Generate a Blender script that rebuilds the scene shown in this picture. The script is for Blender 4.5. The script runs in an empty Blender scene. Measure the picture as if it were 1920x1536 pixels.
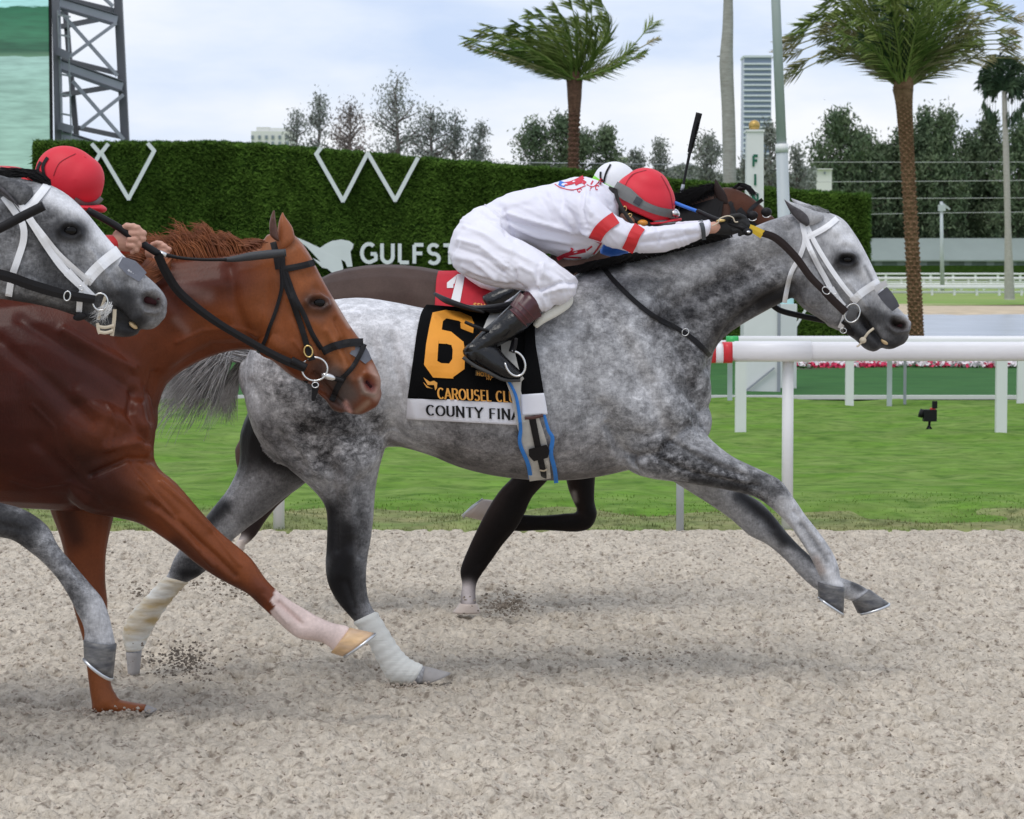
import bpy, bmesh, math, random, time
import numpy as np
from mathutils import Vector, Matrix
from mathutils.bvhtree import BVHTree

# ------------------------------------------------------------------ camera, sky, sun, exposure
sc = bpy.context.scene
F_PX, H_CAM, W_PX, H_PX, HORIZON = 5000.0, 1.56, 1920.0, 1536.0, 492.0
TH = math.atan((H_PX / 2 - HORIZON) / F_PX)
cam_d = bpy.data.cameras.new("camera")
cam = bpy.data.objects.new("camera", cam_d)
sc.collection.objects.link(cam)
cam.location = (0, 0, H_CAM)
cam.rotation_euler = (math.pi / 2 - TH, 0, 0)
cam_d.sensor_width = 36.0
cam_d.lens = 36.0 * F_PX / W_PX
cam_d.clip_start = 0.1
cam_d.clip_end = 6000
cam_d.dof.use_dof = True
cam_d.dof.focus_distance = 9.9
cam_d.dof.aperture_fstop = 14.0
sc.camera = cam

world = bpy.data.worlds.new("World")
sc.world = world
world.use_nodes = True
SUN_EL, SUN_AZ = math.radians(64), math.radians(212)   # azimuth clockwise from +Y: behind the photographer, a little to the left
def build_world():
    nt = world.node_tree
    for n in list(nt.nodes): nt.nodes.remove(n)
    N, L = nt.nodes.new, nt.links.new
    out = N("ShaderNodeOutputWorld"); bg = N("ShaderNodeBackground")
    sky = N("ShaderNodeTexSky"); sky.sky_type = 'NISHITA'; sky.sun_disc = False
    sky.sun_elevation = SUN_EL; sky.sun_rotation = SUN_AZ
    tc = N("ShaderNodeTexCoord"); mp = N("ShaderNodeMapping"); mp.inputs['Scale'].default_value = (2.2, 2.2, 7.0)
    no = N("ShaderNodeTexNoise"); no.inputs['Scale'].default_value = 2.3; no.inputs['Detail'].default_value = 7
    no.inputs['Roughness'].default_value = .52
    L(tc.outputs['Generated'], mp.inputs['Vector']); L(mp.outputs[0], no.inputs['Vector'])
    cr = N("ShaderNodeValToRGB"); e = cr.color_ramp.elements
    e[0].position = .36; e[0].color = (6.3, 7.6, 10.2, 1)
    e[1].position = .60; e[1].color = (10.2, 10.4, 10.9, 1)
    m = e.new(.46); m.color = (8.0, 8.9, 10.6, 1)
    L(no.outputs['Fac'], cr.inputs['Fac'])
    mx = N("ShaderNodeMix"); mx.data_type = 'RGBA'; mx.inputs['Factor'].default_value = .9
    L(sky.outputs[0], mx.inputs['A']); L(cr.outputs['Color'], mx.inputs['B'])
    L(mx.outputs['Result'], bg.inputs['Color']); bg.inputs['Strength'].default_value = .1
    L(bg.outputs[0], out.inputs['Surface'])
build_world()
sun_d = bpy.data.lights.new("sun", 'SUN'); sun_d.energy = 1.3; sun_d.angle = math.radians(30); sun_d.color = (1, .96, .9)
sun = bpy.data.objects.new("sun", sun_d); sc.collection.objects.link(sun)
_sd = Vector((math.sin(SUN_AZ) * math.cos(SUN_EL), math.cos(SUN_AZ) * math.cos(SUN_EL), math.sin(SUN_EL)))
sun.rotation_euler = _sd.to_track_quat('Z', 'Y').to_euler()
sun.location = (-5, -5, 20)
sc.view_settings.view_transform = 'Standard'; sc.view_settings.look = 'None'
sc.view_settings.exposure = 0.0; sc.view_settings.gamma = 1.0; sc.view_settings.use_curve_mapping = False
sc.cycles.max_bounces = 6; sc.cycles.transparent_max_bounces = 4
try: sc.cycles.use_denoising = True
except Exception: pass

rnd = random.Random(7)
nr = np.random.default_rng(11)

# ------------------------------------------------------------------ places in the world
ST, CT = math.sin(TH), math.cos(TH)
def P(px, py, D):
    """the point that stands D metres in front of the camera on the ray through that place in the photograph"""
    u = (px - W_PX / 2) / F_PX; v = (H_PX / 2 - py) / F_PX
    d = (u, CT + v * ST, -ST + v * CT)
    t = D / d[1]
    return np.array((d[0] * t, D, H_CAM + d[2] * t))
def PV(p, D): return P(p[0], p[1], D)
def ground_D(py, z=0.0):
    v = (H_PX / 2 - py) / F_PX
    return (z - H_CAM) * (CT + v * ST) / (-ST + v * CT)
def to_px(V):
    V = np.asarray(V); x, y, z = V[:, 0], V[:, 1], V[:, 2] - H_CAM
    dep = y * CT - z * ST; up = y * ST + z * CT
    return W_PX / 2 + F_PX * x / dep, H_PX / 2 - F_PX * up / dep

# ------------------------------------------------------------------ object helpers
COL = sc.collection
def tag(o, label=None, cat=None, group=None, kind=None):
    if label: o["label"] = label
    if cat: o["category"] = cat
    if group: o["group"] = group
    if kind: o["kind"] = kind
    return o
def empty(name, loc=(0, 0, 0), label=None, cat=None, group=None):
    o = bpy.data.objects.new(name, None); COL.objects.link(o); o.location = loc; o.empty_display_size = .1
    return tag(o, label, cat, group)
def mesh_obj(name, V, Fc, mat=None, parent=None, smooth=True, kind=None):
    me = bpy.data.meshes.new(name)
    me.from_pydata([tuple(map(float, v)) for v in V], [], [tuple(f) for f in Fc])
    me.validate()
    if smooth: me.polygons.foreach_set("use_smooth", [True] * len(me.polygons))
    me.update()
    o = bpy.data.objects.new(name, me); COL.objects.link(o)
    if mat: me.materials.append(mat)
    if parent is not None:
        o.parent = parent; o.location = -Vector(world_loc(parent))
    if kind: o["kind"] = kind
    return o
def world_loc(o):
    v = Vector(o.location)
    while o.parent is not None:
        o = o.parent; v = v + Vector(o.location)
    return v
class MB:
    """collects shapes into one mesh"""
    def __init__(s): s.V = []; s.F = []
    def add(s, V, Fc):
        b = len(s.V); s.V.extend([tuple(v) for v in V]); s.F.extend([tuple(i + b for i in f) for f in Fc]); return s
    def box(s, lo, hi):
        x0, y0, z0 = lo; x1, y1, z1 = hi
        return s.add([(x0,y0,z0),(x1,y0,z0),(x1,y1,z0),(x0,y1,z0),(x0,y0,z1),(x1,y0,z1),(x1,y1,z1),(x0,y1,z1)],
                     [(0,3,2,1),(4,5,6,7),(0,1,5,4),(1,2,6,5),(2,3,7,6),(3,0,4,7)])
    def bar(s, a, b, w, h=None):
        a = Vector(a); b = Vector(b); h = h or w; d = (b - a).normalized()
        up = Vector((0, 0, 1)) if abs(d.z) < .95 else Vector((0, 1, 0))
        r = d.cross(up).normalized() * w / 2; u = r.cross(d).normalized() * h / 2
        V = [a - r - u, a + r - u, a + r + u, a - r + u, b - r - u, b + r - u, b + r + u, b - r + u]
        return s.add(V, [(0,1,2,3),(7,6,5,4),(0,4,5,1),(1,5,6,2),(2,6,7,3),(3,7,4,0)])
    def tube(s, pts, r, n=8, closed=False, flat=1.0):
        pts = [Vector(p) for p in pts]; k = len(pts)
        rr = list(r) if hasattr(r, '__len__') else [r] * k
        base = len(s.V); prev = None
        for i, p in enumerate(pts):
            if closed: d = pts[(i + 1) % k] - pts[(i - 1) % k]
            else: d = pts[min(i + 1, k - 1)] - pts[max(i - 1, 0)]
            d.normalize()
            if prev is None:
                a = Vector((0, 1, 0)) if abs(d.y) < .9 else Vector((1, 0, 0)); prev = (a - d * a.dot(d)).normalized()
            else: prev = (prev - d * prev.dot(d)).normalized()
            q = d.cross(prev)
            for j in range(n):
                t = 2 * math.pi * j / n
                s.V.append(tuple(p + prev * math.cos(t) * rr[i] * flat + q * math.sin(t) * rr[i]))
        m = k if closed else k - 1
        for i in range(m):
            for j in range(n):
                a = base + i * n + j; b = base + i * n + (j + 1) % n
                c = base + ((i + 1) % k) * n + (j + 1) % n; d_ = base + ((i + 1) % k) * n + j
                s.F.append((a, b, c, d_))
        if not closed:
            s.F.append(tuple(base + j for j in reversed(range(n)))); s.F.append(tuple(base + (k - 1) * n + j for j in range(n)))
        return s
    def prism(s, poly, f_front, f_back):
        """polygon (list of 2d) with two mapping functions to 3d for its front and back"""
        n = len(poly); b = len(s.V)
        s.V.extend([tuple(f_front(p)) for p in poly] + [tuple(f_back(p)) for p in poly])
        s.F.append(tuple(b + i for i in range(n))); s.F.append(tuple(b + n + i for i in reversed(range(n))))
        for i in range(n):
            j = (i + 1) % n; s.F.append((b + i, b + n + i, b + n + j, b + j))
        return s
    def ball(s, c, r, n=10, m=7, sx=1, sy=1, sz=1):
        c = Vector(c); b = len(s.V)
        s.V.append((c.x, c.y, c.z + r * sz))
        for i in range(1, m):
            t = math.pi * i / m
            for j in range(n):
                q = 2 * math.pi * j / n
                s.V.append((c.x + r * sx * math.sin(t) * math.cos(q), c.y + r * sy * math.sin(t) * math.sin(q), c.z + r * sz * math.cos(t)))
        s.V.append((c.x, c.y, c.z - r * sz))
        for j in range(n): s.F.append((b, b + 1 + j, b + 1 + (j + 1) % n))
        for i in range(m - 2):
            for j in range(n):
                a = b + 1 + i * n
                s.F.append((a + j, a + n + j, a + n + (j + 1) % n, a + (j + 1) % n))
        a = b + 1 + (m - 2) * n; e = len(s.V) - 1
        for j in range(n): s.F.append((a + j, e, a + (j + 1) % n))
        return s
    def build(s, name, mat, parent=None, smooth=True, kind=None):
        return mesh_obj(name, s.V, s.F, mat, parent, smooth, kind)
def big_mesh(name, V, Fc, mat, parent=None, smooth=False, kind=None):
    """numpy arrays in, all faces with the same number of corners"""
    V = np.ascontiguousarray(V, dtype=np.float32); Fc = np.ascontiguousarray(Fc, dtype=np.int32)
    me = bpy.data.meshes.new(name); k = Fc.shape[1]
    me.vertices.add(len(V)); me.vertices.foreach_set("co", V.ravel())
    me.loops.add(Fc.size); me.loops.foreach_set("vertex_index", Fc.ravel())
    me.polygons.add(len(Fc)); me.polygons.foreach_set("loop_start", np.arange(0, Fc.size, k, dtype=np.int32))
    me.polygons.foreach_set("loop_total", np.full(len(Fc), k, dtype=np.int32))
    me.polygons.foreach_set("use_smooth", np.full(len(Fc), smooth))
    me.update(calc_edges=True)
    o = bpy.data.objects.new(name, me); COL.objects.link(o); me.materials.append(mat)
    if parent is not None: o.parent = parent; o.location = -world_loc(parent)
    if kind: o["kind"] = kind
    return o

# ------------------------------------------------------------------ materials
def mat(name, color=(.5, .5, .5), rough=.6, metal=0.0, spec=.5, noise=0.0, nscale=20.0, stretch=(1, 1, 1), bump=0.0, bscale=60.0,
        color2=None, attr=None, coat=0.0, sheen=0.0, emit=None, bstretch=None, trans=0.0, n2=0.0, n2scale=3.0):
    m = bpy.data.materials.new(name); m.use_nodes = True; nt = m.node_tree; N, L = nt.nodes.new, nt.links.new
    b = nt.nodes['Principled BSDF']
    b.inputs['Roughness'].default_value = rough; b.inputs['Metallic'].default_value = metal
    b.inputs['Specular IOR Level'].default_value = spec; b.inputs['Coat Weight'].default_value = coat; b.inputs['Sheen Weight'].default_value = sheen
    b.inputs['Base Color'].default_value = (*color, 1)
    tc = N("ShaderNodeTexCoord")
    def noi(scale, st, det=5):
        mp = N("ShaderNodeMapping"); mp.inputs['Scale'].default_value = st; L(tc.outputs['Object'], mp.inputs['Vector'])
        n = N("ShaderNodeTexNoise"); n.inputs['Scale'].default_value = scale; n.inputs['Detail'].default_value = det; L(mp.outputs[0], n.inputs['Vector']); return n
    src = None
    if attr:
        a = N("ShaderNodeAttribute"); a.attribute_name = attr; src = a.outputs['Color']
    if color2 is not None:
        n = noi(nscale, stretch); mr = N("ShaderNodeMapRange"); mr.inputs['From Min'].default_value = .35; mr.inputs['From Max'].default_value = .65
        L(n.outputs['Fac'], mr.inputs['Value'])
        mx = N("ShaderNodeMix"); mx.data_type = 'RGBA'; L(mr.outputs[0], mx.inputs['Factor'])
        mx.inputs['A'].default_value = (*color, 1); mx.inputs['B'].default_value = (*color2, 1); src = mx.outputs['Result']
    for amt, scl in ((noise, nscale if color2 is None else nscale * 3.1), (n2, n2scale)):
        if amt:
            n = noi(scl, stretch); mr = N("ShaderNodeMapRange"); mr.inputs['From Min'].default_value = .25; mr.inputs['From Max'].default_value = .75
            mr.inputs['To Min'].default_value = 1 - amt; mr.inputs['To Max'].default_value = 1 + amt; L(n.outputs['Fac'], mr.inputs['Value'])
            v = N("ShaderNodeVectorMath"); v.operation = 'SCALE'
            if src is None: v.inputs[0].default_value = color
            else: L(src, v.inputs[0])
            L(mr.outputs[0], v.inputs['Scale']); src = v.outputs[0]
    if src is not None: L(src, b.inputs['Base Color'])
    if bump:
        n = noi(bscale, bstretch or stretch, 6); bp = N("ShaderNodeBump"); bp.inputs['Strength'].default_value = 1; bp.inputs['Distance'].default_value = bump
        L(n.outputs['Fac'], bp.inputs['Height']); L(bp.outputs[0], b.inputs['Normal'])
    if emit: b.inputs['Emission Color'].default_value = (*emit[0], 1); b.inputs['Emission Strength'].default_value = emit[1]
    return m
def shade_mottle(m, dark, scale, lo, hi, st):
    """dark noise in the colour: painted pit shade on sand, mottling on turf"""
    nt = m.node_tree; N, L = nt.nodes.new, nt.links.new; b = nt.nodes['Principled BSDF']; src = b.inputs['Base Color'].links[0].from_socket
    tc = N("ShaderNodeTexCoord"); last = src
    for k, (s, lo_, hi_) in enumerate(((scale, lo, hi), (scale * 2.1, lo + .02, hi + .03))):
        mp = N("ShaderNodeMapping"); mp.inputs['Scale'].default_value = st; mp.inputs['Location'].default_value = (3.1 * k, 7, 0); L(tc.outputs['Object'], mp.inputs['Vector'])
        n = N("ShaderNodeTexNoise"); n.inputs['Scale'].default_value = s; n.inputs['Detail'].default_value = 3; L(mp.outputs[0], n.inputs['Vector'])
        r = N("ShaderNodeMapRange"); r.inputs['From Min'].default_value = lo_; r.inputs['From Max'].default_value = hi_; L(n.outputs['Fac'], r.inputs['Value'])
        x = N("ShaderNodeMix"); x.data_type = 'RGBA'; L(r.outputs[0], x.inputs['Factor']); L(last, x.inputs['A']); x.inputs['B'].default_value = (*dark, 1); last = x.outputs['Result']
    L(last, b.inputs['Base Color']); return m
def coat_mat(name, light, dark, scale=11.0, rough=.5, bump=.0012, gray=True):
    """horse coat. attribute coat: r = tone, g = how strongly the dapples show, b = how brown"""
    m = bpy.data.materials.new(name); m.use_nodes = True; nt = m.node_tree; N, L = nt.nodes.new, nt.links.new
    b = nt.nodes['Principled BSDF']; b.inputs['Roughness'].default_value = rough; b.inputs['Specular IOR Level'].default_value = .16
    a = N("ShaderNodeAttribute"); a.attribute_name = "coat"; sp = N("ShaderNodeSeparateColor"); L(a.outputs['Color'], sp.inputs[0])
    tc = N("ShaderNodeTexCoord")
    def noi(s, det, rg, dist, st=(1, 1, 1)):
        mp = N("ShaderNodeMapping"); mp.inputs['Scale'].default_value = st; mp.inputs['Rotation'].default_value = (0, .6, 0); L(tc.outputs['Object'], mp.inputs['Vector'])
        n = N("ShaderNodeTexNoise"); n.inputs['Scale'].default_value = s; n.inputs['Detail'].default_value = det; n.inputs['Roughness'].default_value = rg
        n.inputs['Distortion'].default_value = dist; L(mp.outputs[0], n.inputs['Vector']); return n.outputs['Fac']
    def math_(op, x, y, cl=False):
        n = N("ShaderNodeMath"); n.operation = op; n.use_clamp = cl
        for i, q in enumerate((x, y)):
            if isinstance(q, (int, float)): n.inputs[i].default_value = q
            else: L(q, n.inputs[i])
        return n.outputs[0]
    n1 = noi(scale, 10, .68, .35, (1, 1, 1.25)); n2 = noi(scale * 4.3, 8, .75, .6, (1, 1, 1.6)); n3 = noi(170, 3, .6, 0, (1, 1, .35))
    vo = N("ShaderNodeTexVoronoi"); vo.inputs['Scale'].default_value = scale * 1.9; vo.feature = 'SMOOTH_F1'; vo.inputs['Smoothness'].default_value = .6
    wn = N("ShaderNodeTexNoise"); wn.inputs['Scale'].default_value = scale * 1.3; wn.inputs['Detail'].default_value = 5; L(tc.outputs['Object'], wn.inputs['Vector'])
    wa = N("ShaderNodeMix"); wa.data_type = 'RGBA'; wa.blend_type = 'LINEAR_LIGHT'; wa.inputs['Factor'].default_value = .075; L(tc.outputs['Object'], wa.inputs['A']); L(wn.outputs['Color'], wa.inputs['B']); L(wa.outputs['Result'], vo.inputs['Vector'])
    d = math_('MULTIPLY', math_('SUBTRACT', n1, .5), 1.5)
    d = math_('ADD', d, math_('MULTIPLY', math_('SUBTRACT', .42, vo.outputs['Distance']), .55))
    d = math_('ADD', d, math_('MULTIPLY', math_('SUBTRACT', n2, .5), 1.75))
    d = math_('ADD', math_('MULTIPLY', d, sp.outputs[1]), math_('MULTIPLY', math_('SUBTRACT', n3, .5), .26))
    d = math_('MULTIPLY', d, math_('MULTIPLY', sp.outputs[0], 2.4, True))
    t = math_('ADD', sp.outputs[0], d, True)
    t = math_('POWER', t, 2.15)
    mx = N("ShaderNodeMix"); mx.data_type = 'RGBA'; L(t, mx.inputs['Factor']); mx.inputs['A'].default_value = (*dark, 1); mx.inputs['B'].default_value = (*light, 1)
    m2 = N("ShaderNodeMix"); m2.data_type = 'RGBA'; m2.blend_type = 'MULTIPLY'; L(sp.outputs[2], m2.inputs['Factor']); L(mx.outputs['Result'], m2.inputs['A'])
    m2.inputs['B'].default_value = (1, .72, .55, 1)
    L(m2.outputs['Result'], b.inputs['Base Color'])
    bp = N("ShaderNodeBump"); bp.inputs['Distance'].default_value = bump; L(n3, bp.inputs['Height']); L(bp.outputs[0], b.inputs['Normal'])
    return m

# ------------------------------------------------------------------ modelling helpers for bodies
def cr(arr, t):
    n = len(arr); i = min(int(t), n - 2); f = t - i
    p0 = arr[max(i - 1, 0)]; p1 = arr[i]; p2 = arr[i + 1]; p3 = arr[min(i + 2, n - 1)]
    return .5 * ((2 * p1) + (-p0 + p2) * f + (2 * p0 - 5 * p1 + 4 * p2 - p3) * f * f + (-p0 + 3 * p1 - 3 * p2 + p3) * f ** 3)
def spline(pts, per=8):
    A = np.array(pts, dtype=float); n = len(A)
    return np.array([cr(A, k / per) for k in range((n - 1) * per + 1)])
def loft(st, D, n=20, per=4, sq=1.0, grow=1.0):
    """st: (x1,y1,x2,y2,half width[,depth offset]) both edges as seen in the photograph; gives a closed body"""
    A = np.array([list(s) + [0] * (6 - len(s)) for s in st], dtype=float)
    R = [cr(A, k / per) for k in range((len(A) - 1) * per + 1)]
    def squeeze(r, k):
        r = r.copy(); cx, cy = (r[0] + r[2]) / 2, (r[1] + r[3]) / 2
        r[0] = cx + (r[0] - cx) * k; r[2] = cx + (r[2] - cx) * k; r[1] = cy + (r[1] - cy) * k; r[3] = cy + (r[3] - cy) * k; r[4] *= k; return r
    def shift(r, dx, dy): r = r.copy(); r[0] += dx; r[2] += dx; r[1] += dy; r[3] += dy; return r
    def cap(a, b):
        dx, dy = (a[0] + a[2] - b[0] - b[2]) / 2, (a[1] + a[3] - b[1] - b[3]) / 2; l = math.hypot(dx, dy) or 1
        h = min(math.hypot(a[0] - a[2], a[1] - a[3]) * .18, 14); return dx / l * h, dy / l * h
    e0 = cap(R[0], R[1]); e1 = cap(R[-1], R[-2])
    R = [squeeze(shift(R[0], *e0), .45), squeeze(shift(R[0], e0[0] * .6, e0[1] * .6), .8)] + R + [squeeze(shift(R[-1], e1[0] * .6, e1[1] * .6), .8), squeeze(shift(R[-1], *e1), .45)]
    V = []; Fc = []
    for r in R:
        d = D + r[5]; a = P(r[0], r[1], d); b = P(r[2], r[3], d); c = (a + b) / 2; h = (a - b) / 2 * grow; w = max(r[4], .003) * grow
        for j in range(n):
            t = 2 * math.pi * j / n; cs, sn = math.cos(t), math.sin(t)
            q = sq
            V.append(c + h * (abs(cs) ** q * (1 if cs > 0 else -1)) + np.array((0, -w * (abs(sn) ** q * (1 if sn > 0 else -1)), 0)))
    k = len(R)
    for i in range(k - 1):
        for j in range(n): Fc.append((i * n + j, i * n + (j + 1) % n, (i + 1) * n + (j + 1) % n, (i + 1) * n + j))
    Fc.append(tuple(reversed(range(n)))); Fc.append(tuple((k - 1) * n + j for j in range(n)))
    return V, Fc
def ellipsoid(px, py, D, rx, rz, ry, rot=0, n=20, m=12):
    """radii in metres; rot in degrees in the picture plane"""
    mb = MB().ball((0, 0, 0), 1, n, m); c = P(px, py, D); a = math.radians(rot); V = []
    for v in mb.V:
        x, y, z = v[0] * rx, v[1] * ry, v[2] * rz
        V.append(c + np.array((x * math.cos(a) - z * math.sin(a), y, x * math.sin(a) + z * math.cos(a))))
    return V, mb.F
def fuse(name, parts, voxel, smooth_it=8, factor=.5):
    """joins closed shapes into ONE continuous skin, returned as numpy arrays"""
    mb = MB()
    for V, Fc in parts: mb.add(V, Fc)
    o = mb.build("tmp_" + name, None)
    bm = bmesh.new(); bm.from_mesh(o.data); bmesh.ops.recalc_face_normals(bm, faces=bm.faces); bm.to_mesh(o.data); bm.free()
    md = o.modifiers.new("r", 'REMESH'); md.mode = 'VOXEL'; md.voxel_size = voxel; md.use_smooth_shade = True
    if smooth_it:
        s = o.modifiers.new("s", 'SMOOTH'); s.factor = factor; s.iterations = smooth_it
    dg = bpy.context.evaluated_depsgraph_get(); dg.update()
    me = bpy.data.meshes.new_from_object(o.evaluated_get(dg))
    V = np.empty(len(me.vertices) * 3); me.vertices.foreach_get("co", V); V = V.reshape(-1, 3)
    NN = np.empty(len(me.vertices) * 3); me.vertices.foreach_get("normal", NN); NN = NN.reshape(-1, 3)
    od = o.data; bpy.data.objects.remove(o); bpy.data.meshes.remove(od)
    me.name = name
    return me, V, NN
def dist_poly(X, Y, pts):
    pts = np.array(pts, dtype=float)
    if len(pts) == 1: return np.hypot(X - pts[0, 0], Y - pts[0, 1])
    d = np.full(X.shape, 1e9)
    for (x0, y0), (x1, y1) in zip(pts[:-1], pts[1:]):
        dx, dy = x1 - x0, y1 - y0; L2 = dx * dx + dy * dy or 1
        t = np.clip(((X - x0) * dx + (Y - y0) * dy) / L2, 0, 1)
        d = np.minimum(d, np.hypot(X - x0 - t * dx, Y - y0 - t * dy))
    return d
def brush(X, Y, pts, r, soft=2.0): return np.exp(-(dist_poly(X, Y, pts) / r) ** soft)
def in_poly(X, Y, poly):
    ins = np.zeros(X.shape, bool); n = len(poly)
    for i in range(n):
        x0, y0 = poly[i]; x1, y1 = poly[(i + 1) % n]
        if y0 == y1: continue
        c = ((y0 > Y) != (y1 > Y)) & (X < (x1 - x0) * (Y - y0) / (y1 - y0) + x0)
        ins ^= c
    return ins
def sculpt(me, V, NN, strokes, Dmid, ymax=None):
    """strokes: (polyline, radius px, amount mm[, 'near'|'far'|'all']) pushes the skin out or in along its normal"""
    X, Y = to_px(V); disp = np.zeros(len(V)); side = np.clip(-NN[:, 1] * 1.6, 0, 1)
    for s in strokes:
        w = brush(X, Y, s[0], s[1]) * s[2] * .001; mode = s[3] if len(s) > 3 else 'near'
        if mode == 'near': w = w * side * (V[:, 1] < Dmid)
        elif mode == 'far': w = w * (V[:, 1] > Dmid)
        disp += w
    V = V + NN * disp[:, None]
    me.vertices.foreach_set("co", V.astype(np.float32).ravel()); me.update()
    return V
def set_attr(me, name, C):
    at = me.attributes.get(name) or me.attributes.new(name, 'FLOAT_COLOR', 'POINT')
    A = np.ones((len(C), 4), np.float32); A[:, :C.shape[1]] = C; at.data.foreach_set("color", A.ravel())
def bvh_of(objs):
    V = []; Fc = []
    for me in objs:
        if hasattr(me, 'data') and not isinstance(me, bpy.types.Mesh): me = me.data
        b = len(V); n = len(me.vertices); co = np.empty(n * 3); me.vertices.foreach_get("co", co)
        V.extend(co.reshape(-1, 3).tolist()); Fc.extend([[i + b for i in p.vertices] for p in me.polygons])
    return BVHTree.FromPolygons(V, Fc)
CAM = Vector((0, 0, H_CAM))
def cast(bvh, px, py):
    d = Vector(P(px, py, 10.0)) - CAM; d.normalize()
    h = bvh.ray_cast(CAM, d)
    return None if h[0] is None else h[0].y
def drape(bvh, pts, default, off=.006):
    """depths of the skin behind each place, misses filled from their neighbours"""
    ds = [cast(bvh, x, y) for x, y in pts]
    ok = [i for i, d in enumerate(ds) if d is not None]
    if not ok: return [default - off] * len(pts)
    out = []
    for i, d in enumerate(ds):
        if d is None: d = ds[min(ok, key=lambda k: abs(k - i))]
        out.append(d - off)
    return out
def strap(name, pts, w, bvh, m, parent, off=.006, th=.004, per=6, default=9.8, depth=None, wrap=False, maxgap=None, group=None):
    """a flat band w px wide that follows the skin (or runs free between the given depths)"""
    C = spline(pts, per) if len(pts) > 2 else np.array([np.array(pts[0]) * (1 - t) + np.array(pts[1]) * t for t in np.linspace(0, 1, per + 1)], dtype=float)
    n = len(C); T = np.gradient(C[:, :2], axis=0); T /= np.maximum(np.hypot(T[:, 0], T[:, 1]), 1e-6)[:, None]
    Nn = np.stack([-T[:, 1], T[:, 0]], 1); ww = np.interp(np.linspace(0, 1, n), np.linspace(0, 1, len(w)), w) if hasattr(w, '__len__') else np.full(n, w)
    Lp = C[:, :2] - Nn * ww[:, None] / 2; Rp = C[:, :2] + Nn * ww[:, None] / 2
    if depth is not None:
        dl = np.interp(np.linspace(0, 1, n), np.linspace(0, 1, len(depth)), depth); dr = dl
        if bvh is not None:
            q = np.array([cast(bvh, *c) or 1e9 for c in C[:, :2]]) - off; dl = np.minimum(dl, q); dr = dl
    else:
        dl = np.array(drape(bvh, Lp, default, off)); dr = np.array(drape(bvh, Rp, default, off)); dc = np.array(drape(bvh, C[:, :2], default, off))
        dl = np.minimum(dl, dc + .02); dr = np.minimum(dr, dc + .02)
    k = np.ones(3) / 3
    if n > 4:
        for _ in range(2):
            for a in (dl, dr): a[1:-1] = np.minimum(a[1:-1], np.convolve(a, k, 'valid'))
    V = []; Fc = []
    for i in range(n):
        V += [P(*Lp[i], dl[i]), P(*C[i, :2], (dl[i] + dr[i]) / 2 - th * .5), P(*Rp[i], dr[i]), P(*Rp[i], dr[i] + th), P(*Lp[i], dl[i] + th)]
    for i in range(n - 1):
        for j in range(5): Fc.append((i * 5 + j, (i + 1) * 5 + j, (i + 1) * 5 + (j + 1) % 5, i * 5 + (j + 1) % 5))
    Fc.append((4, 3, 2, 1, 0)); b = (n - 1) * 5; Fc.append((b, b + 1, b + 2, b + 3, b + 4))
    o = mesh_obj(name, V, Fc, m, parent, smooth=False)
    return o
def ring_px(name, cx, cy, rx, ry, D, m, parent, r=.004, rot=0, arc=(0, 360), n=24):
    pts = []; a0, a1 = arc; cl = (a1 - a0) >= 360
    for i in range(n if cl else n + 1):
        t = math.radians(a0 + (a1 - a0) * i / n); x = math.cos(t) * rx; y = math.sin(t) * ry; q = math.radians(rot)
        pts.append(P(cx + x * math.cos(q) - y * math.sin(q), cy + x * math.sin(q) + y * math.cos(q), D))
    return MB().tube(pts, r, 6, closed=cl).build(name, m, parent)
def tube_px(name, pts, D, r, m, parent, per=5, n=8, bvh=None, off=.004, kind=None, flat=1.0):
    """pts (x,y[,depth]) -> round bar"""
    A = [(p[0], p[1], p[2] if len(p) > 2 else D) for p in pts]
    C = spline(A, per) if len(A) > 2 else np.array(A, dtype=float)
    Q = [P(c[0], c[1], min(c[2], (cast(bvh, c[0], c[1]) or 1e9) - off) if bvh else c[2]) for c in C]
    rr = np.interp(np.linspace(0, 1, len(Q)), np.linspace(0, 1, len(r)), r) if hasattr(r, '__len__') else r
    return MB().tube(Q, rr, n, flat=flat).build(name, m, parent, kind=kind)
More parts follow.
